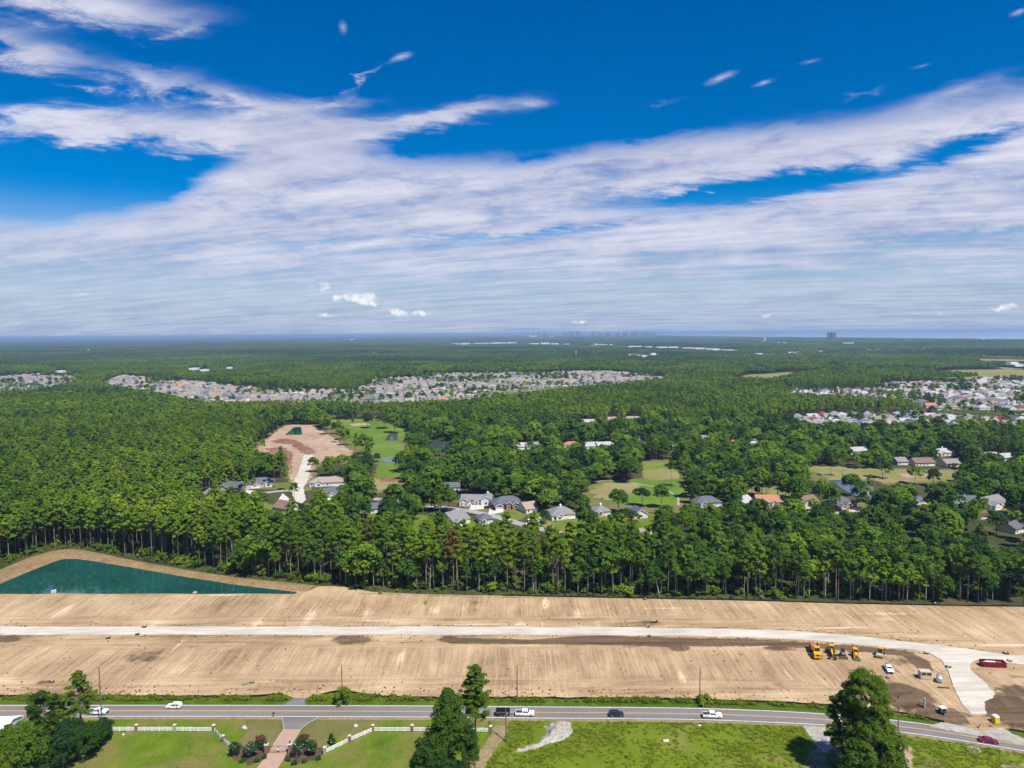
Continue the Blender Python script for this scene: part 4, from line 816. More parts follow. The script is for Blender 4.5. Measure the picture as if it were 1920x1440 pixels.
def grow():
    # --- stem positions
    A = jitter_grid(312, 905, 5.5, 1); pa = wood_type(A[:, 0], A[:, 1])+(vnoise(A[:, 0], A[:, 1], 45, 11)-.5)*.9; A = A[pa > .5]
    B = jitter_grid(312, 905, 8.2, 2); pb = wood_type(B[:, 0], B[:, 1])+(vnoise(B[:, 0], B[:, 1], 45, 11)-.5)*.9; B = B[pb <= .56]
    r = np.random.default_rng(3)
    FR = spline([G(u, v-1.0) for u, v in EDGE if u > 380], 4.0); FR = FR+np.c_[r.normal(0, 1.0, len(FR)), r.uniform(0.5, 3.5, len(FR))]; selp = r.random(len(FR)) < .6
    A = A[poly_dist(A[:, 0], A[:, 1], [tuple(p) for p in FR[::2]], False) > 2.5]; A = np.vstack([A, FR[selp]]); B = np.vstack([B, FR[~selp]])
    u, v, _ = project(np.c_[A, np.zeros(len(A))])
    hA = r.normal(24.5, 2.0, len(A)); hA = np.where((v < 1010) & (u < 500), hA-5, hA); hA = np.where((v < 1005) & (u > 560), r.normal(18.5, 2.5, len(A)), hA); hA = np.clip(hA, 12, 29)
    uB, vB, _ = project(np.c_[B, np.zeros(len(B))])
    hB = np.clip(r.normal(14.5, 2.6, len(B)), 8, 20); hB = np.where(vB > 1010, np.clip(r.normal(17, 3, len(B)), 9, 23), hB)
    hA = hA*(1+(vnoise(A[:, 0], A[:, 1], 38, 71)-.5)*.22); gapA = (vnoise(A[:, 0], A[:, 1], 17, 72) > .90) & (v < 1040)
    P = np.c_[A, np.zeros(len(A))]; kA = ~gapA & keep_trees(P, hA, np.full(len(A), 3.0)); A, hA = A[kA], hA[kA]
    P = np.c_[B, np.zeros(len(B))]; kB = keep_trees(P, hB, hB*.30); B, hB = B[kB], hB[kB]
    # the front belt is thin enough for light to fall between the stems
    u, v, _ = project(np.c_[A, np.zeros(len(A))]); belt = np.interp(u, [380, 560, 800, 1900], [1000, 1040, 1058, 1082]); thin = ((v > belt) & (u > 420) & (r.random(len(A)) < .28)) | ((v <= belt) & (v > 985) & (u > 480) & (r.random(len(A)) < .86)); A, hA = A[~thin], hA[~thin]
    uq, vq, _ = project(np.c_[B, np.zeros(len(B))]); bq = np.interp(uq, [380, 560, 800, 1900], [1000, 1040, 1058, 1082]); th2 = (vq <= bq) & (vq > 985) & (uq > 480) & (r.random(len(B)) < .45) | (vq <= 985) & (vq > 890) & (uq > 360) & (r.random(len(B)) < .05); B, hB = B[~th2], hB[~th2]
    # --- individual trees: the 300 of each kind that show largest
    pine = [tree_meshes('pine', 22, 3.3+.35*(i % 3), (.58, .66, .62, .54, .6, .7)[i % 6], 100+i, 46, .42, 'pine_leaf', 1.2, 17+i % 4)[:2] for i in range(7)]
    pine_rust = tree_meshes('pine', 22, 3.1, .6, 140, 30, .5, 'rust_leaf', 1.3, 16)[:2]; pine_brown = tree_meshes('pine', 22, 2.9, .6, 141, 26, .45, 'brown_leaf', 1.2, 16)[:2]
    broad = [tree_meshes('broad', 14, 4.3+.5*(i % 3), (.22, .30, .18, .26)[i % 4], 200+i, 42, .58, 'broad_leaf', 1.75, 44)[:2] for i in range(7)]
    slim = [tree_meshes('broad', 16, 2.7+.3*i, (.42, .5, .36)[i], 230+i, 36, .5, 'yellow_leaf' if i == 1 else 'broad_leaf', 1.25, 34, bark='pale_bark', trad=.16)[:2] for i in range(3)]
    yel = [tree_meshes('broad', 14, 4.2, .25, 240+i, 40, .55, 'yellow_leaf', 1.7, 42)[:2] for i in range(2)]
    dA = np.hypot(A[:, 0]*.35, A[:, 1]); oA = np.argsort(dA); iA, restA = oA[:300], oA[300:]
    dB = np.hypot(B[:, 0]*.2, B[:, 1]); oB = np.argsort(dB); iB, restB = oB[:300], oB[300:]
    uA, vA, _ = project(np.c_[A, np.zeros(len(A))]); uB, vB, _ = project(np.c_[B, np.zeros(len(B))])
    def put(name, ms, x, y, h, h0, lb, cat, gp, rz, wide=1.0):
        s = h/h0; e = empty(name, (x, y, 0), rz, lb, cat, gp, (s*wide, s*wide, s)); inst('trunk', ms[0], e); inst('crown', ms[1], e); return e
    special = {690: ('rust', 'pine with rust-orange tinged crown in the front row of the wood'), 850: ('brown', 'pine with dead brown crown in the front row of the wood'), 45: ('rust2', 'pine with reddish crown tip at the pond corner of the wood')}
    spec_i = {}
    for su, (k, lb) in special.items():
        c = [i for i in iA if vA[i] > 1015]; j = min(c, key=lambda i: abs(uA[i]-su)+.4*abs(vA[i]-1100 if su > 100 else vA[i]-1055)); spec_i[j] = (k, lb)
    FRONT = [(60, 'at the left picture edge behind the pond'), (180, 'at the peak of the pond berm'), (320, 'behind the middle of the pond'), (460, 'behind the right half of the pond'), (580, 'behind the narrow tip of the pond'), (720, 'just right of the pond tip'), (850, 'beyond the two green streaks in the sand'), (980, 'beyond the slim foreground pine'), (1110, 'beyond the gravel mound'), (1250, 'beyond the dark SUV'), (1390, 'beyond the crew pickup'), (1500, 'just left of the parked machines'), (1640, 'beyond the parked machines'), (1760, 'beyond the white parked pickup'), (9999, 'beyond the red dumpster')]
    BACK = [(470, 'by the beige house near the pine wood'), (570, 'by the tan access road'), (700, 'by the tan-roofed long house'), (800, 'below the golf fairway'), (900, 'by the white three-gabled house'), (1000, 'by the brick house'), (1100, 'by the cream house with the grey hip roof'), (1280, 'by the golf green'), (1400, 'by the cart path house'), (1500, 'by the terracotta-roofed house'), (1620, 'by the brown-roofed house'), (1760, 'below the golf lane'), (9999, 'by the large house at the right edge')]
    def where(tab, uu): return next(t for lim, t in tab if uu < lim)
    edge = lambda uu: np.interp(uu, [e[0] for e in EDGE], [e[1] for e in EDGE])
    def row(uu, vv): g = edge(uu)-vv; return 'front-row' if g < 9 else 'second-row' if g < 20 else 'inner'
    def size(h, lo, hi): return 'shorter' if h < lo else 'very tall' if h > hi else 'tall'
    for n, i in enumerate(iA):
        if i in spec_i:
            k, lb = spec_i[i]; put('pine_tree', pine_brown if k == 'brown' else pine_rust, *A[i], hA[i]+1, 22, lb, 'pine tree', 'pines of the wood edge', r.uniform(0, 6.28)); continue
        wd = r.uniform(.72, 1.12); lb = '%s %s%s bare-stemmed pine %s' % (size(hA[i], 23.5, 26), 'broad-crowned ' if wd > 1.0 else 'narrow-crowned ' if wd < .84 else '', row(uA[i], vA[i]), where(FRONT, uA[i])); gp = 'pines of the wood edge '+where(FRONT, uA[i])
        put('pine_tree', pine[r.integers(7)], *A[i], hA[i], 22, lb, 'pine tree', gp, r.uniform(0, 6.28), wd)
    for n, i in enumerate(iB):
        if vB[i] > 1012:
            q = r.random()
            if q < .6: ms, h0 = slim[r.integers(3)], 16
            else: ms, h0 = broad[r.integers(7)], 14
            lb = '%s %s broadleaf tree with %s %s' % (size(hB[i], 15, 19), row(uB[i], vB[i]), 'slender pale stem' if q < .6 else 'round crown', where(FRONT, uB[i])); gp = 'broadleaf trees '+where(FRONT, uB[i])
            put('broadleaf_tree', ms, *B[i], hB[i], h0, lb, 'tree', gp, r.uniform(0, 6.28))
        else:
            yl = r.random() < .07; ms = yel[r.integers(2)] if yl else broad[r.integers(7)]
            lb = '%s %s garden tree %s' % (size(hB[i], 13, 16.5), 'yellow-green' if yl else 'dark green round', where(BACK, uB[i])); gp = 'garden trees '+where(BACK, uB[i])
            put('broadleaf_tree', ms, *B[i], hB[i], 14, lb, 'tree', gp, r.uniform(0, 6.28), r.uniform(.9, 1.2))
    # --- the mass of the wood
    lp = [lod_mesh('pine_lod', 'pine', 22, 3.6+.4*(i % 3), .52+.05*(i % 2), 300+i, 24, .70, 'pine_leaf', 18+i % 3, 1.55) for i in range(7)]+[lod_mesh('oak_lod', 'broad', 20, 3.8, .42, 308, 22, .8, 'yellow_leaf', 26, 1.5), lod_mesh('oak_lod', 'broad', 20, 4.2, .4, 309, 22, .8, 'broad_leaf', 28, 1.6)]
    lb_ = [lod_mesh('broad_lod', 'broad', 14, 4.3+.5*i, .2, 320+i, 26, .8, 'broad_leaf', 32, 1.75) for i in range(4)]+[lod_mesh('broad_lod', 'broad', 14, 4.5, .25, 330, 26, .8, 'yellow_leaf', 30, 1.7)]
    n = len(restA); scatter('pine_wood', np.c_[A[restA], np.zeros(n)], r.uniform(0, 6.28, n), hA[restA]/22*r.uniform(.82, 1.18, n), np.where(r.random(n) < .045+.10*(vnoise(A[restA][:, 0], A[restA][:, 1], 60, 18) > .72), 7, np.where(r.random(n) < .10, 8, r.integers(0, 7, n))), lp, 'mass of pines behind the wood edge')
    n = len(restB); ix = r.integers(0, 4, n); ix[r.random(n) < .09] = 4
    scatter('broadleaf_wood', np.c_[B[restB], np.zeros(n)], r.uniform(0, 6.28, n), hB[restB]/14*r.uniform(.75, 1.3, n), ix, lb_, 'mass of broadleaf trees around the golf course')
    # --- middle distance
    C = jitter_grid(905, 2600, 6.8, 4); P = np.c_[C, np.zeros(len(C))]; pc = wood_type(C[:, 0], C[:, 1])+(vnoise(C[:, 0], C[:, 1], 80, 12)-.5)*.8; isp = pc > .5
    hC = np.where(isp, r.normal(18.5, 2, len(C)), r.normal(15, 2.5, len(C)))+(vnoise(C[:, 0], C[:, 1], 160, 15)-.5)*5; kC = keep_trees(P, hC, np.full(len(C), 3.2)); C, hC, isp = C[kC], hC[kC], isp[kC]
    l2 = [lod_mesh('pine_far', 'pine', 22, 4.1, .55, 340+i, 12, 1.35, 'pine_leaf', 10, 2.1, False) for i in range(3)]+[lod_mesh('broad_far', 'broad', 14, 4.6, .2, 350+i, 12, 1.4, 'broad_leaf', 14, 2.1, False) for i in range(3)]
    n = len(C); ix = np.where(isp, r.integers(0, 3, n), r.integers(3, 6, n)); sc = hC/np.where(isp, 22, 14)
    scatter('middle_distance_wood', np.c_[C, np.zeros(n)], r.uniform(0, 6.28, n), sc, ix, l2, 'woods in the middle distance round the suburb')
    # scattered garden trees of the far suburb
    D = jitter_grid(905, 2400, 20, 5); u, v, _ = project(np.c_[D, np.zeros(len(D))]); ins = np.zeros(len(D), bool)
    for pg in SUBURB.values(): ins |= in_poly(u, v, pg)
    for pg in PONDS.values(): ins &= ~in_poly(u, v, pg)
    nearsub = in_poly(u, v, SUBURB['suburb_ground_near']); D = D[ins & (r.random(len(D)) < np.where(nearsub, .85, .22+.7*(vnoise(D[:, 0], D[:, 1], 75, 51) > .62)))]; n = len(D)
    scatter('suburb_garden_trees', np.c_[D, np.zeros(n)], r.uniform(0, 6.28, n), np.where(vnoise(D[:, 0], D[:, 1], 75, 51) > .62, r.uniform(.7, 1.15, n), r.uniform(.35, .85, n)), r.integers(3, 6, n), l2, 'small garden trees between the far suburb houses')
    # --- far woods as stands of canopy
    def stand(seed, size, ncrown, cr, hgt, nl, ls):
        rr = np.random.default_rng(seed); q = rr.uniform(-size/2, size/2, (ncrown, 2)); Cc = np.c_[q, rr.normal(hgt, hgt*.13, ncrown)-cr*.5]; Rd = np.tile([cr, cr, cr*.9], (ncrown, 1))*rr.uniform(.7, 1.3, (ncrown, 1))
        V, F = leaves(Cc, Rd, nl, ls, rr, .3, .2); return np_mesh('stand', V, F, [M['far_leaf']])
    s1 = [stand(400+i, 66, 95, 3.6, 16, 9, 2.1) for i in range(5)]; E = jitter_grid(2600, 6500, 60, 6); P = np.c_[E, np.zeros(len(E))]; k = keep_trees(P, np.full(len(E), 17.), np.full(len(E), 30.)); k &= vnoise(E[:, 0], E[:, 1]*1.6, 420, 21) > .16; E = E[k]; n = len(E)
    scatter('far_woods', np.c_[E, np.zeros(n)], r.integers(0, 4, n)*math.pi/2+r.uniform(-.2, .2, n), r.uniform(.85, 1.2, n), r.integers(0, 5, n), s1, 'far flat woods reaching towards the coast')
    s2 = [stand(420+i, 240, 190, 8.5, 15, 8, 5.0) for i in range(4)]; E = jitter_grid(6500, 34000, 215, 7, 1.05); P = np.c_[E, np.zeros(len(E))]; k = keep_trees(P, np.full(len(E), 17.), np.full(len(E), 30.)); k &= vnoise(E[:, 0], E[:, 1]*1.6, 1300, 22) > .14; E = E[k]; n = len(E)
    scatter('horizon_woods', np.c_[E, np.zeros(n)], r.integers(0, 4, n)*math.pi/2, r.uniform(.9, 1.15, n), r.integers(0, 4, n), s2, 'woods on the horizon fading into blue haze')
    # --- undergrowth of the wood edge
    bush = [lod_mesh('bush', 'broad', 2.2, 1.5, .02, 360+i, 16, .38, 'broad_leaf' if i < 2 else 'weed_leaf', 9, .75, False) for i in range(4)]
    Uu = jitter_grid(312, 470, 2.6, 8); u, v, _ = project(np.c_[Uu, np.zeros(len(Uu))]); ed = np.interp(u, [e[0] for e in EDGE], [e[1] for e in EDGE]); gapv = ed-v
    k = (gapv > -2.5) & (gapv < 95) & (r.random(len(Uu)) < np.where(gapv < 3, .75, .42)); Uu = Uu[k]; gapv = gapv[k]; n = len(Uu)
    scatter('undergrowth', np.c_[Uu, np.zeros(n)], r.uniform(0, 6.28, n), np.where(gapv < 2, r.uniform(.3, .7, n), r.uniform(.6, 2.0, n)), r.integers(0, 4, n), bush, 'low green undergrowth along the foot of the wood')
    return pine, broad, slim
PINE_MS, BROAD_MS, SLIM_MS = grow()
# ------------------------------------------------------------------ houses
def roof_block(W, Rf, cx, cy, w, d, h, ax='x', kind='gable', pitch=.55, over=.5, z0=0.0):
    """one volume of a house: its walls into W, its roof into Rf"""
    T = (lambda x, y, z: (cx+x, cy+y, z0+z)) if ax == 'x' else (lambda x, y, z: (cx-y, cy+x, z0+z))
    if ax == 'y': w, d = d, w
    a, b = w/2, d/2
    if kind == 'gable':
        pr = [(-b, -.2), (b, -.2), (b, h), (0, h+b*pitch), (-b, h)]; V = [T(x, y, z) for x in (-a, a) for y, z in pr]
        W.add(V, [[0, 4, 3, 2, 1], [5, 6, 7, 8, 9]]+[[i, (i+1) % 5, 5+(i+1) % 5, 5+i] for i in range(5)])
        A = a+over; rz = h+b*pitch+.06; ez = h-over*pitch+.06; th = .2
        for s in (-1, 1):
            P = [(-A, 0, rz), (A, 0, rz), (A, s*(b+over), ez), (-A, s*(b+over), ez)]; V = [T(*p) for p in P]+[T(p[0], p[1], p[2]+th) for p in P]
            Rf.add(V, [[0, 1, 2, 3], [4, 7, 6, 5], [0, 4, 5, 1], [1, 5, 6, 2], [2, 6, 7, 3], [3, 7, 4, 0]])
    else:
        V = [T(x, y, z) for z in (-.2, h) for x, y in ((-a, -b), (a, -b), (a, b), (-a, b))]
        W.add(V, [[0, 1, 5, 4], [1, 2, 6, 5], [2, 3, 7, 6], [3, 0, 4, 7], [4, 5, 6, 7]])
        A, B = a+over, b+over; m = min(A, B); rz = h+m*pitch; r = max(A-B, .05); q = max(B-A, .05)
        rd = [(-r, 0, rz), (r, 0, rz)] if A >= B else [(0, -q, rz), (0, q, rz)]
        V = [T(x, y, h-.02) for x, y in ((-A, -B), (A, -B), (A, B), (-A, B))]+[T(x, y, h+.14) for x, y in ((-A, -B), (A, -B), (A, B), (-A, B))]+[T(*p) for p in rd]
        F = [[0, 3, 2, 1], [0, 1, 5, 4], [1, 2, 6, 5], [2, 3, 7, 6], [3, 0, 4, 7]]
        F += [[4, 5, 9, 8], [5, 6, 9], [6, 7, 8, 9], [7, 4, 8]] if A >= B else [[4, 5, 8], [5, 6, 9, 8], [6, 7, 9], [7, 4, 8, 9]]
        Rf.add(V, F)
def style_blocks(st, W, D):
    h = 3.1
    if st == 'gable': return [(0, D/2, W, D, h, 'x', 'gable')], [(W*.30, 0, 'garage')]
    if st == 'gablefront': return [(0, D/2, W, D, h, 'y', 'gable')], [(0, 0, 'wide')]
    if st == 'hip': return [(0, D/2, W, D, h, 'x', 'hip'), (-W*.22, -.5+1.5, W*.26, 4, h-.2, 'y', 'gable')], [(W*.28, 0, 'garage'), (-W*.22, -1.0, 'wide')]
    if st == 'cross': return [(0, D/2, W, D, h, 'x', 'gable'), (-W*.27, D*.2-.8, W*.36, D*.62, h, 'y', 'gable'), (W*.12, .6, W*.2, 3.2, h-.2, 'y', 'gable')], [(-W*.27, D*.2-.8-D*.31, 'garage'), (W*.12, -1.0, 'door')]
    if st == 'hipgable': return [(0, D/2, W, D, h, 'x', 'hip'), (-W*.20, D*.12, W*.34, D*.6, h, 'y', 'gable'), (W*.28, .8, W*.26, 4, h, 'y', 'gable')], [(-W*.2, D*.12-D*.3, 'garage'), (W*.28, -1.2, 'wide')]
    if st == 'manor': return [(0, D/2, W, D*.8, h+.4, 'x', 'gable'), (-W*.36, D*.22, W*.30, D*1.05, h+.3, 'y', 'gable'), (W*.34, D*.45, W*.32, D*1.1, h+1.4, 'y', 'gable'), (W*.02, .3, W*.13, 3, h-.1, 'y', 'gable')], [(-W*.36, D*.22-D*.525, 'twin'), (W*.34, D*.45-D*.55, 'wide'), (W*.02, -1.2, 'door')]
    if st == 'brick': return [(0, D/2, W, D, h+.3, 'x', 'hip'), (-W*.36, D*.05, W*.24, D*.6, h, 'y', 'gable'), (-W*.04, .2, W*.15, 4, h+1.0, 'y', 'gable'), (W*.17, -.4, W*.22, 5, h+.4, 'y', 'gable')], [(-W*.36, D*.05-D*.3, 'garage'), (-W*.04, -1.8, 'wide'), (W*.17, -2.9, 'arch')]
def window(parent, x, y, z, w, h, face=-1):
    f = MB()
    for (dx, dz, ww, hh) in ((0, h/2+.06, w+.24, .12), (0, -h/2-.06, w+.24, .12), (-w/2-.06, 0, .12, h), (w/2+.06, 0, .12, h)): f.box((x+dx, y+face*.04, z+dz), (ww, .1, hh))
    o = f.obj('window', M['trim'], parent); p = MB(); p.box((x, y+face*.03, z), (w-.01, .05, h-.01)); p.obj('pane', M['pane'], o); return o
def detailed_house(u, v, wpx, D, rz, rf, wl, st, lb):
    W = house_width(u, v, wpx); x, y = G(u, v); e = empty('house', (x, y, 0), rz, lb, 'house', 'houses between the front wood and the golf course')
    bl, op = style_blocks(st, W, D); wm, rm, tm = MB(), MB(), MB()
    for i, b in enumerate(bl): roof_block(wm, rm, *b, over=.5-.03*i, pitch=.55+.012*i)
    wall = wm.obj('wall', M[wl], e); roof = rm.obj('roof', M[rf], e)
    trim = MB(); any_t = False
    for b in bl:
        if b[6] == 'gable' and b[5] == 'y':            # white verge boards on the front gables
            cx, cy, w, d, h = b[:5]; p = .56; yf = cy-d/2-.52; any_t = True
            for s in (-1, 1):
                X0, Z0 = cx+s*(w/2+.5), h-.5*p-.1; X1, Z1 = cx, h+w/2*p+.02
                trim.add([(X0, yf, Z0), (X1, yf, Z1), (X1, yf, Z1+.32), (X0, yf, Z0+.32), (X0, yf-.05, Z0), (X1, yf-.05, Z1), (X1, yf-.05, Z1+.32), (X0, yf-.05, Z0+.32)], [[0, 1, 2, 3], [4, 7, 6, 5], [0, 4, 5, 1], [3, 2, 6, 7], [0, 3, 7, 4]])
    if any_t: trim.obj('verge_board', M['trim'], e)
    front = []
    for (ox, oy, kind) in op:
        if kind == 'garage':
            g = MB(); g.box((ox, oy-.03, 1.15), (min(4.8, W*.26), .1, 2.3)); go = g.obj('garage_door', M['garage_white'], e); q = MB(); q.box((ox, oy-.09, 1.85), (min(4.2, W*.22), .03, .35)); q.obj('pane', M['pane'], go)
        elif kind == 'door':
            g = MB(); g.box((ox, oy-.03, 1.05), (1.1, .1, 2.1)); g.obj('door', M['door_brown'], e)
        elif kind == 'wide': window(e, ox, oy, 1.6, 1.9, 1.5)
        elif kind == 'twin':
            for s in (-1, 1): window(e, ox+s*1.5, oy, 1.5, 1.1, 1.5)
        elif kind == 'arch': window(e, ox, oy, 1.7, 2.0, 1.7)
        front.append((ox, 3.2))
    for fx in np.arange(-W/2+1.8, W/2-1.2, 3.1):
        if all(abs(fx-q) > r for q, r in front) and not any(abs(fx-b[0]) < b[2]/2+.8 and b[5] == 'y' for b in bl[1:] or []): window(e, fx, 0, 1.6, 1.1, 1.4)
    window(e, -W*.12, D, 1.6, 1.2, 1.3, 1)
    if 'cupola' in lb or 'vent' in lb:
        zt = 3.1+(min(W, D)/2+.4)*.55 if st != 'manor' else 3.1+1.4+W*.16*.55; cx, cy = (W*.34, D*.75) if st == 'manor' else (0, D/2)
        c = MB(); c.box((cx, cy, zt+.3), (1.0, 1.0, 1.5)); co = c.obj('cupola', M['trim'], e); q = MB(); q.box((cx, cy, zt+1.25), (1.3, 1.3, .5), taper=.2); q.obj('cupola_roof', M['trim'], co)
    elif (u*7+v) % 3 == 0:
        c = MB(); c.box((W*.2, D*.7, 5.2), (.9, .7, 2.6)); c.obj('chimney', M['wall_brick' if wl == 'wall_brick' else 'concrete'], e)
for hs in HOUSES: detailed_house(*hs)

# ---- suburb rows: countable houses as things, the far remainder as one mass
def build_suburb():
    r = np.random.default_rng(77); shapes = ['gable', 'hip', 'cross', 'gablefront', 'hipgable']
    cen = [('roof_taupe', 'wall_cream', 'taupe', 'cream'), ('roof_grey', 'wall_white', 'grey', 'white'), ('roof_taupe', 'wall_blue', 'taupe', 'pale blue'), ('roof_tan', 'wall_white', 'tan', 'white'), ('roof_grey', 'wall_mint', 'grey', 'mint green'), ('roof_slate', 'wall_beige', 'slate', 'beige'), ('roof_terracotta', 'wall_cream', 'terracotta', 'cream')]
    eas = [('roof_light', 'wall_white', 'light grey', 'white'), ('roof_grey', 'wall_cream', 'grey', 'cream'), ('roof_tan', 'wall_white', 'tan', 'white'), ('roof_slate', 'wall_white', 'slate', 'white'), ('roof_maroon', 'wall_white', 'maroon', 'white'), ('roof_taupe', 'wall_cream', 'taupe', 'cream'), ('roof_terracotta', 'wall_cream', 'terracotta', 'cream')]
    wp = np.array([.30, .24, .14, .16, .04, .11, .015]); cache = {}
    def meshes(sh, rf, wl):
        k = (sh, rf, wl)
        if k not in cache:
            W, D = {'gable': (15, 12), 'hip': (16, 13), 'cross': (15, 13), 'gablefront': (12, 15), 'hipgable': (16, 13)}[sh]; wm, rm = MB(), MB()
            for i, b in enumerate(style_blocks(sh, W, D)[0]): roof_block(wm, rm, *b, pitch=.62+.01*i, over=.5-.03*i)
            n0 = len(wm.v); gd = MB(); gd.box((W*.22, -.06, 1.2), (4.4, .1, 2.3)); j = MB(); j.v = wm.v+rm.v+gd.v; j.f = wm.f+[[q+len(wm.v) for q in f] for f in rm.f]+[[q+len(wm.v)+len(rm.v) for q in f] for f in gd.f]; j.m = [0]*len(wm.f)+[1]*len(rm.f)+[2]*len(gd.f)
            cache[k] = (wm.mesh('wall', M[wl]), rm.mesh('roof', M[rf]), j.mesh('house_shell', [M[wl], M[rf], M['garage_white']]), gd.mesh('garage_door', M['garage_white']))
        return cache[k]
    spots = []
    for key, ang, cell, pal, place in (('suburb_ground_centre', .16, (19.5, 41), cen, 'central'), ('suburb_ground_west', -.1, (20, 40), cen, 'western'), ('suburb_ground_east', -.12, (20, 40), eas, 'eastern'), ('suburb_ground_near', .06, (22, 36), eas, 'nearer')):
        pg = poly_world(SUBURB[key]); xs = [p[0] for p in pg]; ys = [p[1] for p in pg]; c, s = math.cos(ang), math.sin(ang)
        for i in np.arange(-2400, 2400, cell[0]):
            for jn, j in enumerate(np.arange(-1200, 1200, cell[1]*.5)):
                jj = j+(5 if jn % 2 else -3); bx, by = (min(xs)+max(xs))/2, (min(ys)+max(ys))/2; cur = 18*math.sin(i/170+jn//2*.7)
                x = bx+i*c-(jj+cur)*s+r.uniform(-1.5, 1.5); y = by+i*s+(jj+cur)*c+r.uniform(-2, 2)
                if r.random() < .08 or vnoise([x], [y], 75, 51)[0] > (.58 if place in ('central', 'western') and x < -260 else .68 if place == 'central' else .78): continue
                spots.append((x, y, ang+(math.pi if jn % 2 else 0)+r.uniform(-.12, .12), pal, place, key))
        for j in np.arange(-1200, 1200, cell[1]):
            ln = []; row = round((j+1200)/cell[1])
            for i in np.arange(-2400, 2400, 15):
                jj = j+31.75; cur = 18*math.sin(i/170+row*.7); ln.append((bx+i*c-(jj+cur)*s, by+i*s+(jj+cur)*c))
            ln = np.array(ln); uu, vv, _ = project(np.c_[ln, 0*ln[:, 0]]); ins = in_poly(uu, vv, SUBURB[key]); st = None
            for q in range(len(ln)+1):
                if q < len(ln) and ins[q]: st = q if st is None else st
                elif st is not None:
                    if q-st > 4: ribbon('suburb_street', ln[st:q], -3.5, 3.5, M['street_asphalt'], z=.35, kind='structure')
                    st = None
    S = np.array([[a[0], a[1]] for a in spots]); u, v, _ = project(np.c_[S, np.zeros(len(S))]); ok = np.zeros(len(S), bool)
    for i, sp in enumerate(spots): pass
    for key in SUBURB:
        m = np.array([a[5] == key for a in spots]); ok |= m & in_poly(u, v, SUBURB[key])
    for pg in PONDS.values(): ok &= ~in_poly(u, v, [(a, b) for a, b in pg])
    ok &= ~in_poly(u, v, [(560, 752), (700, 738), (740, 738), (742, 752), (680, 762), (600, 766)]) & ~in_poly(u, v, [(820, 752), (860, 744), (960, 728), (960, 736), (1000, 742), (880, 757)]) & (u > -70) & (u < 1990) & ~in_poly(u, v, [(900, 712), (1060, 728), (1060, 738), (980, 736), (880, 720)])
    ii = np.nonzero(ok)[0]; ii = ii[np.argsort(S[ii, 1])]; far = []; nind = 300-len(HOUSES); rest_m = []
    # leave out those wholly behind the wood's front edge
    for k, i in enumerate(ii):
        x, y, rz, pal, place, key = spots[i]; cidx = r.choice(7, p=wp/wp.sum()); rf, wl, rn, wn = pal[cidx]; sh = shapes[r.integers(5)]; ms = meshes(sh, rf, wl)
        if k < nind:
            side = 'its garage end turned away' if False else None
            lb = '%s house with %s %s roof in the %s suburb' % (wn, rn, {'gable': 'plain gable', 'hip': 'hipped', 'cross': 'cross-gabled', 'gablefront': 'front-gabled', 'hipgable': 'hip-and-gable'}[sh], place)+', '+('left part' if u[i] < {'central': 560, 'western': 40, 'eastern': 1640, 'nearer': 1620}[place] else 'right part' if u[i] > {'central': 860, 'western': 90, 'eastern': 1800, 'nearer': 1780}[place] else 'middle part'); e = empty('suburb_house', (x, y, .2), rz, lb, 'house', '%s-roofed %s houses of the %s suburb' % (rn, wn, place), (1, 1, 1)); inst('wall', ms[0], e); inst('roof', ms[1], e); inst('garage_door', ms[3], e)
        else: far.append((x, y, rz, (sh, rf, wl)))
    keys = sorted({f[3] for f in far}); scatter('far_suburb_houses', [(f[0], f[1], .2) for f in far], [f[2] for f in far], [1.0]*len(far), [keys.index(f[3]) for f in far], [cache[k][2] for k in keys], 'far rows of suburb houses behind the nearer ones'); print('suburb', len(ii), len(far))
build_suburb()

# ------------------------------------------------------------------ far landmarks
def far_box(name, u, v, wpx, hpx, dm, mat, lb, cat, gp, parts=0):
    x, y = G(u, v); W = wpx*y/FPX; H = hpx*y/FPX; e = empty(name, (x, y, 0), 0, lb, cat, gp)
    b = MB(); b.box((0, 0, H/2), (W, dm, H)); w = b.obj('wall', M[mat], e); t = MB(); t.box((0, 0, H+.02*H+.3), (W*1.01, dm*1.01, .04*H+.6)); t.obj('roof', M['far_white' if mat == 'far_white' else mat], e)
    if parts:
        for i in range(parts):
            s = MB(); s.box((-W/2+W*(i+.5)/parts, -dm/2-.6, H*.5), (W/parts*.5, 1.4, H*.94)); s.obj('balcony_stack', M['tower_grey' if i % 2 else 'skyline_grey'], e)
    return e
far_box('apartment_tower', 1555.2, 639.5, 7.6, 15.5, 26, 'tower_grey', 'left slab of the dark twin apartment tower rising over the coast', 'tower', 'twin towers on the coast', 4)
far_box('apartment_tower', 1562.9, 639.5, 7.6, 16, 26, 'tower_grey', 'right slab of the dark twin apartment tower rising over the coast', 'tower', 'twin towers on the coast', 4)
for i, (u, hp) in enumerate([(1001, 2.5), (1008, 2.0), (1021, 2.2), (1057, 3.6), (1063, 3.0), (1070, 4.6), (1074, 3.8), (1082, 5.0), (1087, 3.2), (1111, 3.8), (1126, 1.8), (1137, 3.0), (1142, 3.0), (1157, 2.0), (1170, 4.4), (1174, 3.2), (1185, 3.0), (1190, 3.8), (1195, 3.2), (1204, 2.4), (1211, 4.0), (1217, 2.4), (1226, 2.0)]):
    far_box('high_rise', u, 631.5-.003*(u-1000), 4.6 if hp > 2.4 else 6.5, hp+4.6, 60, 'skyline_grey', ('taller' if hp > 3.4 else 'low' if hp < 2.3 else 'middling')+' hazy high-rise of the beach skyline, '+('leftmost cluster' if u < 1030 else 'second cluster' if u < 1095 else 'lone block' if u < 1120 else 'middle cluster' if u < 1162 else 'right cluster'), 'high-rise', 'beach skyline on the horizon')
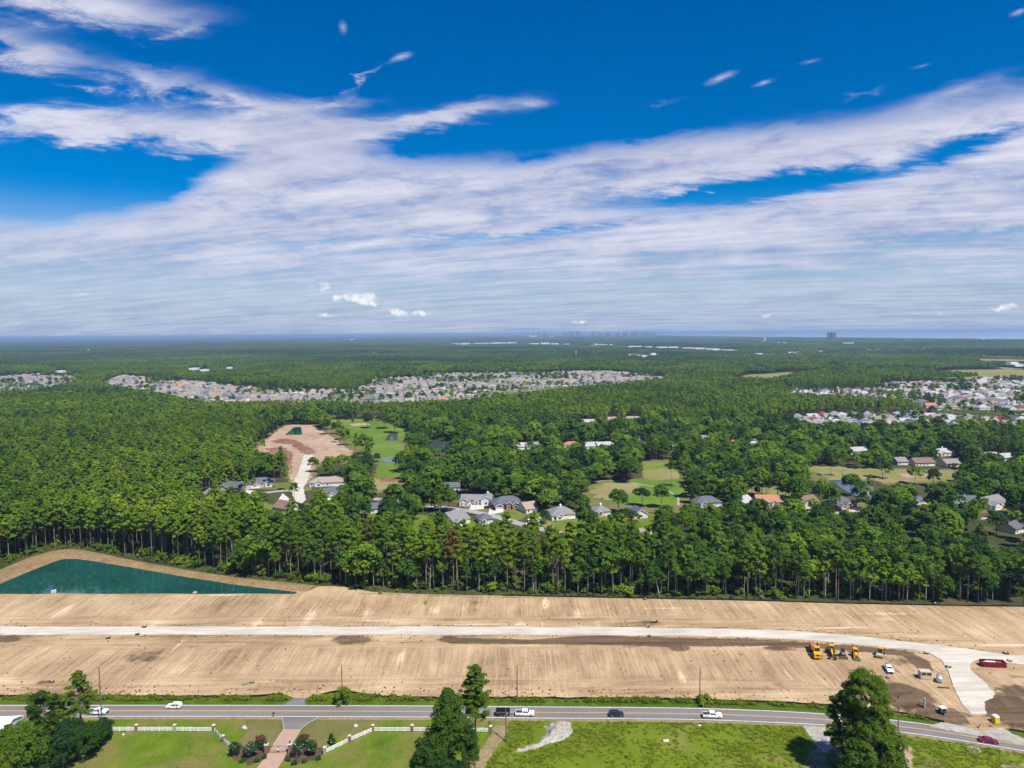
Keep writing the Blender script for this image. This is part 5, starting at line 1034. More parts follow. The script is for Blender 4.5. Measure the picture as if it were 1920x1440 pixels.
for i, (u, v, w) in enumerate(FARB):
    far_box('commercial_building', u, v+1.2, w, 2.4+(i % 3)*.5, 30, 'far_white', ('long ' if w > 17 else 'small ' if w < 11 else '')+'pale flat-roofed building in the distant woods '+('left of the thin mast, near the horizon' if u < 1075 and v < 650 else 'left of the thin mast, towards the suburb' if u < 1075 else 'between the mast and the twin tower' if u < 1540 else 'right of the twin tower'), 'building', 'pale buildings in the distant woods')
def landmark(name, u, v, lb, cat): return empty(name, (*G(u, v), 0), 0, lb, cat)
e = landmark('radio_mast', 1080, 673, 'thin white mast standing above the distant woods', 'mast'); y = G(1080, 673)[1]; H = 16*y/FPX; b = MB(); b.tube([(0, 0, 0), (0, 0, H)], [1.7, 1.2], 8); b.obj('shaft', M['far_white'], e); b = MB(); b.box((0, 0, H), (2.4, 2.4, 2)); b.obj('antenna', M['far_white'], e)
e = landmark('water_tower', 1843, 643, 'pale water tower near the coast at the right edge', 'water tower'); y = G(1843, 643)[1]; H = 9*y/FPX; b = MB(); b.tube([(0, 0, 0), (0, 0, H*.7)], [3.5, 3], 10); b.obj('stem', M['far_white'], e); b = MB(); b.tube([(0, 0, H*.62), (0, 0, H*.72), (0, 0, H*.86), (0, 0, H*.97), (0, 0, H)], [4, 11, 12.5, 9, 2], 16); b.obj('tank', M['far_white'], e)
e = landmark('water_tower', 1434, 643, 'small white-topped water tower among the pale coastal buildings', 'water tower'); y = G(1434, 643)[1]; H = 10*y/FPX; b = MB(); b.tube([(0, 0, 0), (0, 0, H*.7)], [4, 3], 10); b.obj('stem', M['far_white'], e); b = MB(); b.tube([(0, 0, H*.65), (0, 0, H*.78), (0, 0, H*.92), (0, 0, H)], [4, 11, 10, 2], 16); b.obj('tank', M['far_white'], e)

# ------------------------------------------------------------------ vehicles
def wheel(parent, x, y, r, w=.24, name='wheel', mat='rim'):
    t = MB(); t.cyl((x, y, r), r, w, 'y', 16); o = t.obj(name, M['tyre'], parent); k = MB(); s = 1 if y > 0 else -1; k.cyl((x, y+s*(w/2+.005), r), r*.58, .03, 'y', 12); k.obj('rim', M[mat], o); return o
CARS = {
 'suv': dict(L=4.7, W=1.9, prof=[(-2.35, .4), (-2.38, .95), (-2.28, 1.1), (-2.08, 1.62), (-1.85, 1.72), (.2, 1.72), (.5, 1.66), (1.15, 1.08), (2.1, .96), (2.33, .78), (2.35, .4)], side=[[(-1.95, 1.12), (-1.86, 1.58), (-.95, 1.60), (-.95, 1.12)], [(-.85, 1.12), (-.85, 1.60), (.05, 1.60), (.1, 1.12)], [(.2, 1.12), (.16, 1.60), (.45, 1.56), (.95, 1.12)]], ws=[(.55, 1.62), (1.1, 1.12)], rw=[(-2.22, 1.15), (-2.06, 1.58)], wx=(-1.4, 1.42), wr=.36),
 'sedan': dict(L=4.8, W=1.84, prof=[(-2.4, .35), (-2.4, .85), (-2.25, .98), (-1.65, 1.04), (-.95, 1.42), (.1, 1.44), (.45, 1.38), (1.2, .98), (2.1, .85), (2.38, .68), (2.4, .35)], side=[[(-1.3, 1.04), (-.92, 1.34), (-.4, 1.36), (-.4, 1.04)], [(-.32, 1.04), (-.32, 1.36), (.1, 1.36), (.38, 1.30), (.9, 1.02)]], ws=[(.5, 1.34), (1.15, 1.02)], rw=[(-1.6, 1.07), (-1.0, 1.39)], wx=(-1.45, 1.45), wr=.33),
 'pickup': dict(L=5.9, W=2.02, prof=[(-2.95, .55), (-2.95, 1.15), (-.95, 1.18), (-.82, 1.80), (-.6, 1.86), (.55, 1.86), (.8, 1.78), (1.35, 1.22), (2.75, 1.10), (2.95, .9), (2.95, .5)], side=[[(-.72, 1.25), (-.62, 1.72), (.02, 1.74), (.02, 1.25)], [(.12, 1.25), (.12, 1.74), (.62, 1.70), (1.12, 1.25)]], ws=[(.86, 1.73), (1.30, 1.27)], rw=[(-.9, 1.25), (-.8, 1.72)], wx=(-1.9, 1.95), wr=.40)}
def make_car(kind, u, v, yaw, paint, lb, cat, z=.075, gp=None, loc=None):
    c = CARS[kind]; x, y = loc if loc else G(u, v, z); e = empty({'suv': 'sport_utility_car', 'sedan': 'sedan_car', 'pickup': 'pickup_truck'}[kind], (x, y, z), yaw, lb, cat, gp)
    hw = c['W']/2; wf = lambda zz: 1-.17*max(0, zz-1.0)/.8*(1 if kind != 'sedan' else 1.5)-(.03 if zz < .5 else 0)
    b = MB(); pr = c['prof']; n = len(pr); body = b
    V = [(px, s*hw*wf(pz), pz) for s in (-1, 1) for px, pz in pr]
    b.add(V, [list(range(n)), [n+i for i in range(n)][::-1]]+[[(i+1) % n, i, n+i, n+(i+1) % n] for i in range(n)])
    bo = b.obj('body', M[paint], e)
    for s in (-1, 1):
        for wn in c['side']:
            g = MB(); P = [(px, s*(hw*wf(pz)+.012), pz) for px, pz in wn]; g.add(P if s < 0 else P[::-1], [list(range(len(P)))[::-1]]); g.obj('window', M['glass'], e)
    for nm, seg in (('windscreen', c['ws']), ('rear_window', c['rw'])):
        (xa, za), (xb, zb) = seg; g = MB(); dx = .02 if nm == 'windscreen' else -.02; P = [(xa+dx, -hw*wf(za)*.9, za+.015), (xa+dx, hw*wf(za)*.9, za+.015), (xb+dx, hw*wf(zb)*.92, zb+.015), (xb+dx, -hw*wf(zb)*.92, zb+.015)]; g.add(P, [[0, 3, 2, 1] if nm == 'windscreen' else [0, 1, 2, 3]]); g.obj(nm, M['glass'], e)
    for wx in c['wx']:
        for s in (-1, 1): wheel(e, wx, s*(hw-.11), c['wr'], .24)
    L = pr[-1][0]
    for s in (-1, 1):
        g = MB(); g.box((L-.02, s*hw*.72, .78 if kind != 'pickup' else .95), (.1, .38, .16)); g.obj('headlight', M['lamp_glass'], e)
        g = MB(); g.box((pr[0][0]+.0, s*hw*.78, .85 if kind != 'pickup' else 1.0), (.08, .26, .3)); g.obj('tail_light', M['tail_red'], e)
    g = MB(); g.box((L+.03, 0, .52 if kind != 'pickup' else .62), (.1, c['W']*.9, .2)); g.obj('bumper', M['machine_dark'], e)
    g = MB(); g.box((L+.012, 0, .76 if kind != 'pickup' else .92), (.05, c['W']*.42, .16)); g.obj('grille', M['machine_dark'], e)
    if kind == 'pickup':
        g = MB(); g.box((-1.93, 0, 1.172), (1.86, hw*1.66, .03)); g.obj('cargo_bed', M['machine_dark'], e)
        for s in (-1, 1): g = MB(); g.box((-1.93, s*hw*.93, 1.2), (1.95, .12, .1)); g.obj('bed_rail', M[paint], e)
        g = MB(); g.box((-2.92, 0, 1.12), (.08, hw*1.8, .2)); g.obj('tailgate', M[paint], e)
    for s in (-1, 1):
        g = MB(); g.box((c['ws'][1][0]-.25, s*(hw+.1), c['ws'][1][1]+.02), (.14, .2, .14)); g.obj('mirror', M[paint], e)
    return e
def road_pose(u, lane):
    """point on the lane and heading, lane +1 is the far lane"""
    x0 = G(u, 1337)[0]; i = int(np.argmin(np.abs(ROADC[:, 0]-x0))); t = ROADC[min(i+1, len(ROADC)-1)]-ROADC[i-1]; L = offset_line(ROADC, 1.75*lane)
    y = np.interp(x0, L[:, 0], L[:, 1]); return (x0, float(y)), math.atan2(t[1], t[0])
(p, h) = road_pose(318, 1); make_car('suv', 0, 0, h+math.pi, 'paint_white', 'white SUV driving left in the far lane above the white fence', 'car', loc=p)
(p, h) = road_pose(186, -1); make_car('pickup', 0, 0, h, 'paint_white', 'white pickup truck half hidden behind the tall pine by the fence', 'truck', loc=p)
(p, h) = road_pose(984, -1); make_car('pickup', 0, 0, h, 'paint_white', 'white pickup truck towing a black trailer', 'truck', loc=p)
(p, h) = road_pose(1154, -1); make_car('suv', 0, 0, h, 'paint_dark', 'dark blue-grey SUV on the road beside the gravel mound', 'car', loc=p)
(p, h) = road_pose(1331, -1); make_car('pickup', 0, 0, h, 'paint_white', 'white crew pickup with dark bed, alone on the road past the meadow', 'truck', loc=p)
(p, h) = road_pose(1789, -1); make_car('sedan', 0, 0, h, 'paint_magenta', 'magenta-red sedan near the site entrance', 'car', loc=p)
(p, h) = road_pose(943, -1)
tr = empty('dump_trailer', (*p, .075), h, 'black high-sided dump trailer behind the white pickup', 'trailer'); 
b = MB(); b.box((0, 0, .62), (4.4, 2.0, .14)); b.obj('floor', M['machine_dark'], tr)
for nm, c, d in (('side_panel', (0, -.98, 1.25), (4.4, .06, 1.2)), ('side_panel', (0, .98, 1.25), (4.4, .06, 1.2)), ('end_panel', (2.17, 0, 1.25), (.06, 1.9, 1.2)), ('tailgate', (-2.17, 0, 1.25), (.06, 1.9, 1.2))): b = MB(); b.box(c, d); b.obj(nm, M['black_metal'], tr)
b = MB(); b.box((0, -1.04, 1.35), (4.3, .05, .12)); b.obj('rub_rail', M['steel_soil'], tr)
b = MB(); b.tube([(2.1, .5, .55), (3.4, 0, .5)], .06, 6); b.tube([(2.1, -.5, .55), (3.4, 0, .5)], .06, 6); b.obj('drawbar', M['machine_dark'], tr)
for wx in (-.55, .45):
    for s in (-1, 1): wheel(tr, wx, s*1.08, .36)
def site_at(u, v, dz=0.0):
    x, y = G(u, v, ZS); return x, y, sz(x, y)+dz
x, y, z = site_at(1666, 1258); make_car('pickup', 0, 0, R(-103), 'paint_white', 'white pickup parked on the sand, facing the road, below the roller', 'truck', z=z+.05, loc=(x, y))
make_car('sedan', 1043, 972, R(25), 'paint_silver', 'silver car parked in the drive of the small cream house', 'car', z=.17); make_car('suv', 914, 953, R(20), 'paint_dark', 'dark car parked between the white house and the brick house', 'car', z=.17)
make_car('sedan', 928, 955, R(20), 'paint_dark', 'second dark car parked in front of the brick house garage', 'car', z=.17); make_car('suv', 1545, 956, R(-15), 'paint_silver', 'silver car beside the brown-roofed house before the golf course', 'car', z=.17)

# ------------------------------------------------------------------ machines on the site
def machine(name, u, v, yaw, lb, cat):
    x, y, z = site_at(u, v); return empty(name, (x, y, z+.06), yaw, lb, cat, 'machines parked on the sand')
def part(e, name, mat, *boxes, taper=1.0, rim=None):
    b = MB()
    for q in boxes: b.box(q[0], q[1], ry=q[2] if len(q) > 2 else 0, taper=q[3] if len(q) > 3 else 1.0)
    return b.obj(name, M[mat], e)
def cab(e, c, d, paint, roof_h=.18):
    g = part(e, 'cab', 'glass', (c, d, 0, .9)); part(g, 'cab_roof', paint, ((c[0], c[1], c[2]+d[2]/2+roof_h/2), (d[0]*1.05, d[1]*1.02, roof_h)))
    for sx in (-1, 1):
        for sy in (-1, 1): part(g, 'cab_post', paint, ((c[0]+sx*d[0]*.475, c[1]+sy*d[1]*.475, c[2]), (.12, .12, d[2]), 0))
    return g
# all face the camera (local +x points towards the road)
e = machine('articulated_dump_truck', 1529, 1226, R(-104), 'orange and yellow articulated dump truck, leftmost of the parked machines', 'dump truck')
b = MB(); b.prism([(2.0, 1.3), (4.9, 1.2), (5.1, 1.5), (5.0, 2.0), (3.2, 2.3), (2.0, 2.3)], -1.25, 1.25); b.obj('bonnet', M['yellow_machine'], e)
cab(e, (2.35, 0, 2.9), (1.6, 1.9, 1.4), 'yellow_machine')
bed = part(e, 'dump_bed', 'orange_machine', ((-2.2, 0, 1.7), (5.2, 2.6, .18)), ((-2.2, -1.4, 2.3), (5.2, .14, 1.3)), ((-2.2, 1.4, 2.3), (5.2, .14, 1.3)), ((.45, 0, 2.5), (.16, 2.9, 1.7)), ((-4.7, 0, 2.0), (.7, 2.6, .14), -.5))
part(bed, 'load', 'steel_soil', ((-2.4, 0, 1.9), (4.2, 2.4, .3), 0, .8)); part(e, 'chassis', 'machine_dark', ((-.5, 0, 1.1), (8.6, 1.0, .5)))
part(e, 'bumper', 'yellow_machine', ((5.15, 0, 1.0), (.3, 2.7, .6))); part(e, 'grille', 'machine_dark', ((5.1, 0, 1.65), (.12, 1.3, .5)))
for wx in (3.6, -1.6, -3.5):
    for s in (-1, 1): wheel(e, wx, s*1.3, .9, .65, mat='yellow_machine')
e = machine('motor_grader', 1559, 1228, R(-109), 'yellow motor grader with long frame, second of the parked machines', 'grader')
part(e, 'engine_hood', 'yellow_machine', ((-2.8, 0, 1.8), (2.6, 1.3, 1.2))); part(e, 'frame', 'yellow_machine', ((1.6, 0, 1.9), (4.4, .42, .45), .12)); cab(e, (-.8, 0, 2.3), (1.5, 1.6, 1.8), 'yellow_machine')
part(e, 'front_axle', 'machine_dark', ((4.0, 0, .75), (.4, 2.2, .35))); part(e, 'mould_board', 'machine_dark', ((1.3, 0, .55), (.25, 3.4, .6))); part(e, 'circle', 'machine_dark', ((1.4, 0, 1.1), (1.4, 1.4, .2)))
for wx in (4.0, -1.9, -3.4):
    for s in (-1, 1): wheel(e, wx, s*1.1, .65, .4, mat='yellow_machine')
e = machine('compact_dozer', 1580, 1232, R(-107), 'small black and white tracked machine with a rusty blade between the grader and the backhoe', 'dozer')
for s in (-1, 1): t = part(e, 'track', 'machine_dark', ((0, s*.9, .45), (2.8, .45, .8), 0, .85)); part(t, 'track_frame', 'rust', ((0, s*1.14, .42), (1.9, .06, .3)))
part(e, 'body', 'machine_dark', ((-.1, 0, 1.1), (2.4, 1.35, .7))); part(e, 'engine_cover', 'galvanised', ((.75, 0, 1.5), (.9, .8, .5))); cab(e, (-.4, 0, 2.0), (1.3, 1.2, 1.2), 'machine_dark'); part(e, 'blade', 'rust', ((2.05, 0, .55), (.25, 2.9, .9))); part(e, 'push_arm', 'rust', ((1.2, .95, .5), (1.5, .15, .2)), ((1.2, -.95, .5), (1.5, .15, .2)))
e = machine('backhoe_loader', 1604, 1232, R(-107), 'yellow backhoe loader with black front bucket, next to the small tracked machine', 'backhoe')
part(e, 'bonnet', 'yellow_machine', ((1.3, 0, 1.5), (2.0, .95, .8), .08)); cab(e, (-.6, 0, 2.0), (1.6, 1.5, 1.7), 'yellow_machine'); part(e, 'chassis', 'machine_dark', ((0, 0, .9), (4.6, .9, .5)))
part(e, 'loader_arm', 'yellow_machine', ((1.9, .75, 1.2), (2.2, .2, .3), .35), ((1.9, -.75, 1.2), (2.2, .2, .3), .35)); b = MB(); b.prism([(2.7, .15), (3.6, .1), (3.55, .25), (2.95, .9), (2.75, .9)], -1.2, 1.2); b.obj('bucket', M['machine_dark'], e)
bm = part(e, 'boom', 'yellow_machine', ((-2.7, 0, 2.2), (.35, .35, 2.6), -.35), ((-3.3, 0, 2.6), (.3, .3, 1.8), .5)); part(bm, 'digger_bucket', 'machine_dark', ((-3.4, 0, 1.6), (.7, .7, .6), 0, .7))
for s in (-1, 1): wheel(e, 1.8, s*.85, .5, .35, mat='yellow_machine'); wheel(e, -1.0, s*.9, .75, .45, mat='yellow_machine')
e = machine('soil_compactor', 1651, 1230, R(-125), 'orange machine with grey curved hood standing apart at the end of the machine row', 'compactor')
part(e, 'engine_hood', 'orange_machine', ((-1.3, 0, 1.7), (2.4, 1.9, 1.2), 0, .8)); part(e, 'side_panel', 'machine_dark', ((-1.3, .97, 1.75), (1.8, .06, .8))); cab(e, (.5, 0, 2.1), (1.4, 1.6, 1.5), 'yellow_machine'); b = MB(); b.cyl((2.3, 0, .8), .8, 2.1, 'y', 20); dr = b.obj('roller_drum', M['galvanised'], e); part(dr, 'drum_frame', 'orange_machine', ((2.3, 1.2, .85), (2.2, .2, .45)), ((2.3, -1.2, .85), (2.2, .2, .45)), ((3.4, 0, .85), (.2, 2.6, .4)))
part(e, 'chassis', 'machine_dark', ((0, 0, .95), (2.8, .9, .5)))
for s in (-1, 1): wheel(e, -1.3, s*1.0, .75, .5, mat='yellow_machine')
# dumpster, tool shed, tank, toilet, small plant
x, y, z = site_at(1861, 1249); e = empty('dumpster', (x, y, z+.05), R(-7), 'dark red open-top waste container by the site junction', 'dumpster', scale=(.84, 1, 1))
for nm, c, d in (('side_panel', (0, -1.2, 1.0), (9.4, .12, 1.9)), ('side_panel', (0, 1.2, 1.0), (9.4, .12, 1.9)), ('end_panel', (-4.65, 0, 1.0), (.12, 2.3, 1.9)), ('end_panel', (4.65, 0, 1.0), (.12, 2.3, 1.9)), ('floor', (0, 0, .12), (9.3, 2.3, .14))): part(e, nm, 'dumpster_red', (c, d))
for i in range(9): part(e, 'rib', 'dumpster_red', ((-4.2+i*1.05, -1.3, 1.0), (.12, .1, 1.7)))
o = part(e, 'rubbish', 'tarp', ((-.8, .1, 1.35), (5.2, 1.6, .5), 0, .7)); part(e, 'scrap', 'steel_soil', ((2.6, 0, 1.1), (3.0, 1.9, .5), 0, .8))
x, y, z = site_at(1734, 1272); e = empty('tool_container', (x, y, z+.04), R(-8), 'beige box container with two dark openings on the sand', 'container'); part(e, 'shell', 'shed_beige', ((0, 0, 1.3), (3.6, 2.4, 2.6))); part(e, 'lid', 'shed_beige', ((0, 0, 2.66), (3.8, 2.6, .1)))
for s in (-1, 1): d = part(e, 'opening', 'machine_dark', ((s*.85, -1.21, 1.95), (1.4, .06, .8))); part(e, 'door', 'shed_beige', ((s*.85, -1.22, .8), (1.5, .08, 1.3)))
x, y, z = site_at(1761, 1278); e = empty('fuel_tank', (x, y, z+.04), R(-122), 'silver cylindrical fuel tank on a skid beside the beige container', 'tank'); b = MB(); b.tube([(-1.75, 0, 1.2), (-1.6, 0, 1.2), (1.6, 0, 1.2), (1.75, 0, 1.2)], [.6, .95, .95, .6], 18); b.obj('tank', M['galvanised'], e, True); part(e, 'skid', 'machine_dark', ((0, .6, .15), (3.0, .2, .3)), ((0, -.6, .15), (3.0, .2, .3)), ((-1, 0, .2), (.2, 1.4, .3)), ((1, 0, .2), (.2, 1.4, .3)))
x, y, z = site_at(1866, 1354); e = empty('portable_toilet', (x, y, z+.02), R(10), 'yellow portable toilet with white roof by the entrance', 'toilet'); part(e, 'cabin', 'toilet_yellow', ((0, 0, 1.05), (1.5, 1.5, 2.1))); part(e, 'roof', 'paint_white', ((0, 0, 2.22), (1.6, 1.6, .28), 0, .75)); part(e, 'door', 'toilet_yellow', ((0, -.77, 1.0), (1.0, .06, 1.8)))
x, y, z = site_at(1767, 1341); e = empty('light_tower_cart', (x, y, z+.02), R(5), 'small white-topped black cart at the silt fence left of the entrance', 'cart'); part(e, 'cabinet', 'machine_dark', ((0, 0, 1.0), (1.6, 1.3, 1.2))); part(e, 'canopy', 'paint_white', ((0, 0, 2.0), (1.9, 1.6, .14))); [part(e, 'post', 'galvanised', ((sx*.8, sy*.65, 1.4), (.07, .07, 1.2))) for sx in (-1, 1) for sy in (-1, 1)]; [wheel(e, 0, s*.8, .35) for s in (-1, 1)]
x, y, z = site_at(1733, 1334); e = empty('pipe_section', (x, y, z), 0, 'grey pipe standing upright in the dark soil', 'pipe'); b = MB(); b.tube([(0, 0, 0), (0, 0, 3.2)], .28, 12); b.obj('pipe', M['galvanised'], e); b = MB(); b.tube([(0, 0, 3.1), (0, 0, 3.3)], .36, 12); b.obj('collar', M['galvanised'], e)
x, y, z = site_at(1769, 1291); e = empty('timber_beam', (x, y, z+.1), R(-12), 'rusty brown beam lying on the sand below the tank', 'beam'); part(e, 'flange', 'rust', ((0, 0, .02), (3.6, .3, .06)), ((0, 0, .3), (3.6, .3, .06))); part(e, 'web', 'rust', ((0, 0, .16), (3.58, .06, .26)))
def drum_inlet(u, v, lb, s=1.0, rz=0.0):
    x, y, z = site_at(u, v); e = empty('storm_inlet', (x, y, max(z, .5)), rz, lb, 'storm inlet', 'storm drain inlets along the haul road', (s, s, s)); part(e, 'box', 'machine_dark', ((0, 0, .3), (1.5, 1.0, .7))); part(e, 'lid', 'concrete', ((-.1, .15, .69), (.9, .6, .08))); part(e, 'fabric', 'black_fabric', ((0, -.56, .3), (1.8, .12, .7)))
for i, (u, v, s, lb) in enumerate([(271, 1176.5, 1.0, 'black storm inlet on the far side of the haul road, left part'), (258, 1190, .9, 'black storm inlet on the near kerb of the haul road, left part'), (203, 1197, .9, 'black storm inlet in the sand below the haul road, leftmost of the three'), (1229, 1168.5, .9, 'black inlet on the small soil heap beyond the haul road'), (1215, 1176.5, .9, 'black inlet at the far edge of the haul road by the soil heap'), (1217, 1193, .8, 'black inlet at the near edge of the haul road by the soil heap'), (1885, 1226, 1.0, 'black inlet beyond the haul road near the dumpster'), (1892, 1240.5, .9, 'pale-topped inlet just right of the dumpster'), (1778, 1252, 1.0, 'black inlet at the left edge of the entrance road'), (1737, 1226, .8, 'white-topped inlet at the bend into the entrance road'), (1665, 1273, .7, 'black drum beside the parked white pickup'), (472, 1281, .8, 'black drum in a green patch near the road verge'), (97, 1280, .8, 'dark stump in the sand near the left tree group'), (713, 1112, .8, 'dark inlet at the foot of the wood edge left of centre'), (1209, 1124, .8, 'dark inlet at the silt fence below the leaning trunk'), (1753, 1133, 1.0, 'dark heap at the silt fence on the far right')]): drum_inlet(u, v, lb, s, .3*i)
x, y = G(101, 1112.5); e = empty('pump_box', (x, y, .2), .2, 'white pump box with chimney at the near shore of the pond', 'pump'); part(e, 'box', 'concrete', ((-.5, 0, .5), (1.0, .9, 1.1)), ((.6, 0, .65), (.8, .8, 1.5))); part(e, 'lid', 'paint_white', ((.6, 0, 1.45), (.9, .9, .1)), ((-.5, 0, 1.1), (1.1, 1.0, .1)))
for u, v, k, lb in ((365, 1112, 1.0, 'pale boulder on the near shore of the pond'), (558, 1111, .8, 'grey culvert stone at the right tip of the pond')):
    x, y = G(u, v); r = np.random.default_rng(int(u)); mb = MB(); mb.tube([(0, 0, -.2), (.1, 0, .2), (.05, .05, .6), (0, 0, .75)], [.9, 1.1, .7, .15], 9); mb.v = [(a+r.normal(0, .1), b_+r.normal(0, .1), c) for a, b_, c in mb.v]; o = mb.obj('boulder', M['gravel_white']); o.location = (x, y, .1); o.scale = (k, k, k); tag(o, lb, 'boulder')

# ------------------------------------------------------------------ silt fences
def silt_fence(px, lb, z0=0.0, h=.75):
    C = spline(poly_world(px), 2.5); C = C+np.random.default_rng(len(px)).normal(0, .12, C.shape); n = len(C); T = np.r_[C, C]; hh = h*np.random.default_rng(3).uniform(.75, 1.15, n)
    V = np.vstack([np.c_[C+[0, .03], np.full(n, z0-.1)], np.c_[C+[0, .03], z0+hh], np.c_[C-[0, .03], np.full(n, z0-.1)], np.c_[C-[0, .03], z0+hh]])
    F = [[i, i+1, n+i+1, n+i] for i in range(n-1)]+[[2*n+i+1, 2*n+i, 3*n+i, 3*n+i+1] for i in range(n-1)]+[[n+i, n+i+1, 3*n+i+1, 3*n+i] for i in range(n-1)]
    e = empty('silt_fence', (0, 0, 0), 0, lb, 'fence'); inst('fabric', np_mesh('fabric', V, F, [M['black_fabric']]), e)
    s = MB()
    for i in range(0, n, 2): s.box((C[i][0], C[i][1]+.08, z0+.45), (.06, .06, 1.1))
    o = s.obj('stakes', M['pole_wood'], e); o['kind'] = 'stuff'
bot = [p for p in SITE_BOT[::-1]]
silt_fence([(u, v+.6) for u, v in bot if u < 545], 'low black silt fence along the near edge of the sand, left of the paved stub')
silt_fence([(u, v+.6) for u, v in bot if 580 < u < 1800], 'low black silt fence along the near edge of the sand, right of the paved stub')
silt_fence([(1890, 1368), (1940, 1378), (2000, 1388)], 'short black silt fence right of the site entrance')
silt_fence([(940, 1117.5), (1000, 1118.6), (1200, 1122.6), (1400, 1126.6), (1600, 1132.6), (1800, 1136.6), (1990, 1138.5)], 'low black silt fence along the foot of the wood')

# ------------------------------------------------------------------ utility poles
def pole(u, v, vt, lb, lean=0.0, arm=True, gp='utility poles along the road'):
    x, y = G(u, v); H = height_at(x, y, u, vt); e = empty('utility_pole', (x, y, 0), 0, lb, 'utility pole', gp); b = MB(); b.tube([(0, 0, -.3), (0, 0, H)], [.20, .13], 10); b.obj('pole', M['pole_wood'], e)
    b = MB(); b.tube([(0, 0, H), (0, 0, H+.45)], [.05, .07], 6); b.obj('insulator', M['galvanised'], e)
    if arm: b = MB(); b.cyl((.3, 0, H-1.6), .16, .7); b.box((.15, 0, H-1.6), (.2, .1, .4)); b.obj('transformer', M['galvanised'], e)
    return (x, y, H)
pole(191, 1358, 1251, 'tallest utility pole, beside the left pine group and the fence end'); pole(642, 1314, 1246, 'utility pole in the weedy bush near the paved stub', arm=False); pole(970, 1318, 1248, 'utility pole on the far verge above the dump trailer', arm=False); pole(1312, 1321, 1252, 'utility pole on the far verge above the crew pickup'); pole(1683, 1393, 1323, 'short utility pole on the near verge right of the big pines', arm=False)
a = pole(949, 1390, 1329, 'utility pole on the near verge beside the dirt path'); 
for k, dx in enumerate((-.3, .3)):
    w = MB(); q = (a[0]-26+dx, a[1]-42, 9.0); pts = [Vector((a[0]+dx*.4, a[1], a[2]))*(1-t)+Vector(q)*t-Vector((0, 0, 3.0*t*(1-t))) for t in np.linspace(0, 1, 12)]; w.tube(pts, .022, 4); o = w.obj('service_wire', M['black_metal']); tag(o, 'thin black overhead wire running from the pole over the dirt path', 'wire', 'overhead wires')

# ------------------------------------------------------------------ fences, gate, planting at the road
def rail_fence(px, lb, pillars=(), h=1.35, flip=0):
    P = poly_world(px); e = empty('rail_fence', (P[0][0], P[0][1], 0), 0, lb, 'fence'); ox, oy = P[0]
    for i in range(len(P)-1):
        a, b_ = np.array(P[i]), np.array(P[i+1]); L = np.linalg.norm(b_-a); ang = math.atan2(*(b_-a)[::-1]); n = max(1, int(round(L/2.4))); c = (a+b_)/2-[ox, oy]
        for z in (.35, .78, 1.2): m = MB(); m.box((c[0], c[1], z), (L, .05, .21), rz=ang); m.obj('rail', M['vinyl_white'], e)
        for k in range(n+1 if i == len(P)-2 else n): p = a+(b_-a)*k/n-[ox, oy]; m = MB(); m.box((p[0], p[1], h/2), (.15, .15, h), rz=ang); po = m.obj('post', M['vinyl_white'], e); m = MB(); m.box((p[0], p[1], h+.05), (.2, .2, .1), rz=ang, taper=.3); m.obj('cap', M['vinyl_white'], po)
    for (u, v) in pillars:
        p = G(u, v); m = MB(); m.box((p[0]-ox, p[1]-oy, .95), (.75, .75, 2.0)); po = m.obj('brick_pillar', M['brick'], e); m = MB(); m.box((p[0]-ox, p[1]-oy, 2.02), (.95, .95, .16), taper=.8); m.obj('cap', M['concrete'], po)
rail_fence([(192, 1371), (256, 1371), (328, 1371), (401, 1371.5)], 'white three-rail fence along the road left of the driveway', [(256, 1370.5), (328, 1370.5), (401, 1371)])
rail_fence([(402.5, 1373), (418, 1391), (437, 1405)], 'short white rail fence slanting in from the corner pillar to the gate shrubs, left side', [(418.5, 1391)])
rail_fence([(610, 1413), (655, 1391), (698, 1372)], 'white rail fence slanting from the right gate shrubs up to the road', [(609, 1413), (655.5, 1391), (699.5, 1371)])
rail_fence([(701, 1371.5), (773, 1371.5), (860, 1372), (919, 1373)], 'white three-rail fence along the road right of the driveway', [(773, 1371), (920, 1373)])
def gate():
    A = np.array(G(500, 1412)); B = np.array(G(544, 1411)); e = empty('driveway_gate', (A[0], A[1], 0), math.atan2(*(B-A)[::-1]), 'black iron double gate with arched top between two brick pillars', 'gate'); L = np.linalg.norm(B-A)
    for s in (0, L):
        m = MB(); m.box((s, 0, 1.25), (.95, .95, 2.5)); po = m.obj('brick_pillar', M['brick'], e); m = MB(); m.box((s, 0, 2.58), (1.2, 1.2, .18)); m.obj('cap', M['concrete'], po); m = MB(); m.tube([(s, 0, 2.65), (s, 0, 2.9)], .06, 6); m.box((s, 0, 3.15), (.34, .34, .5), taper=1.2); m.obj('lantern', M['black_metal'], po)
    a0, a1 = .5, L-.5; arc = lambda t: 1.75+.35*math.sin(math.pi*t)
    for h0, h1 in ((0, .5), (.5, 1.0)):
        leaf = empty('gate_leaf'); leaf.parent = e
        m = MB(); m.tube([(a0+(a1-a0)*t, 0, arc(t)) for t in np.linspace(h0+.005, h1-.005, 10)], .05, 6); m.tube([(a0+(a1-a0)*(h0+.005), 0, .25), (a0+(a1-a0)*(h1-.005), 0, .25)], .05, 6)
        for t in (h0+.01, h1-.01): m.tube([(a0+(a1-a0)*t, 0, .2), (a0+(a1-a0)*t, 0, arc(t))], .05, 6)
        m.obj('frame', M['black_metal'], leaf)
        for t in np.linspace(h0+.05, h1-.05, 7): m = MB(); m.tube([(a0+(a1-a0)*t, 0, .25), (a0+(a1-a0)*t, 0, arc(t))], .02, 5); m.obj('bar', M['black_metal'], leaf)
    m = MB(); m.box(((a0+a1)/2, -.06, 1.1), (.35, .04, .5)); m.obj('plate', M['trim'], e)
gate()
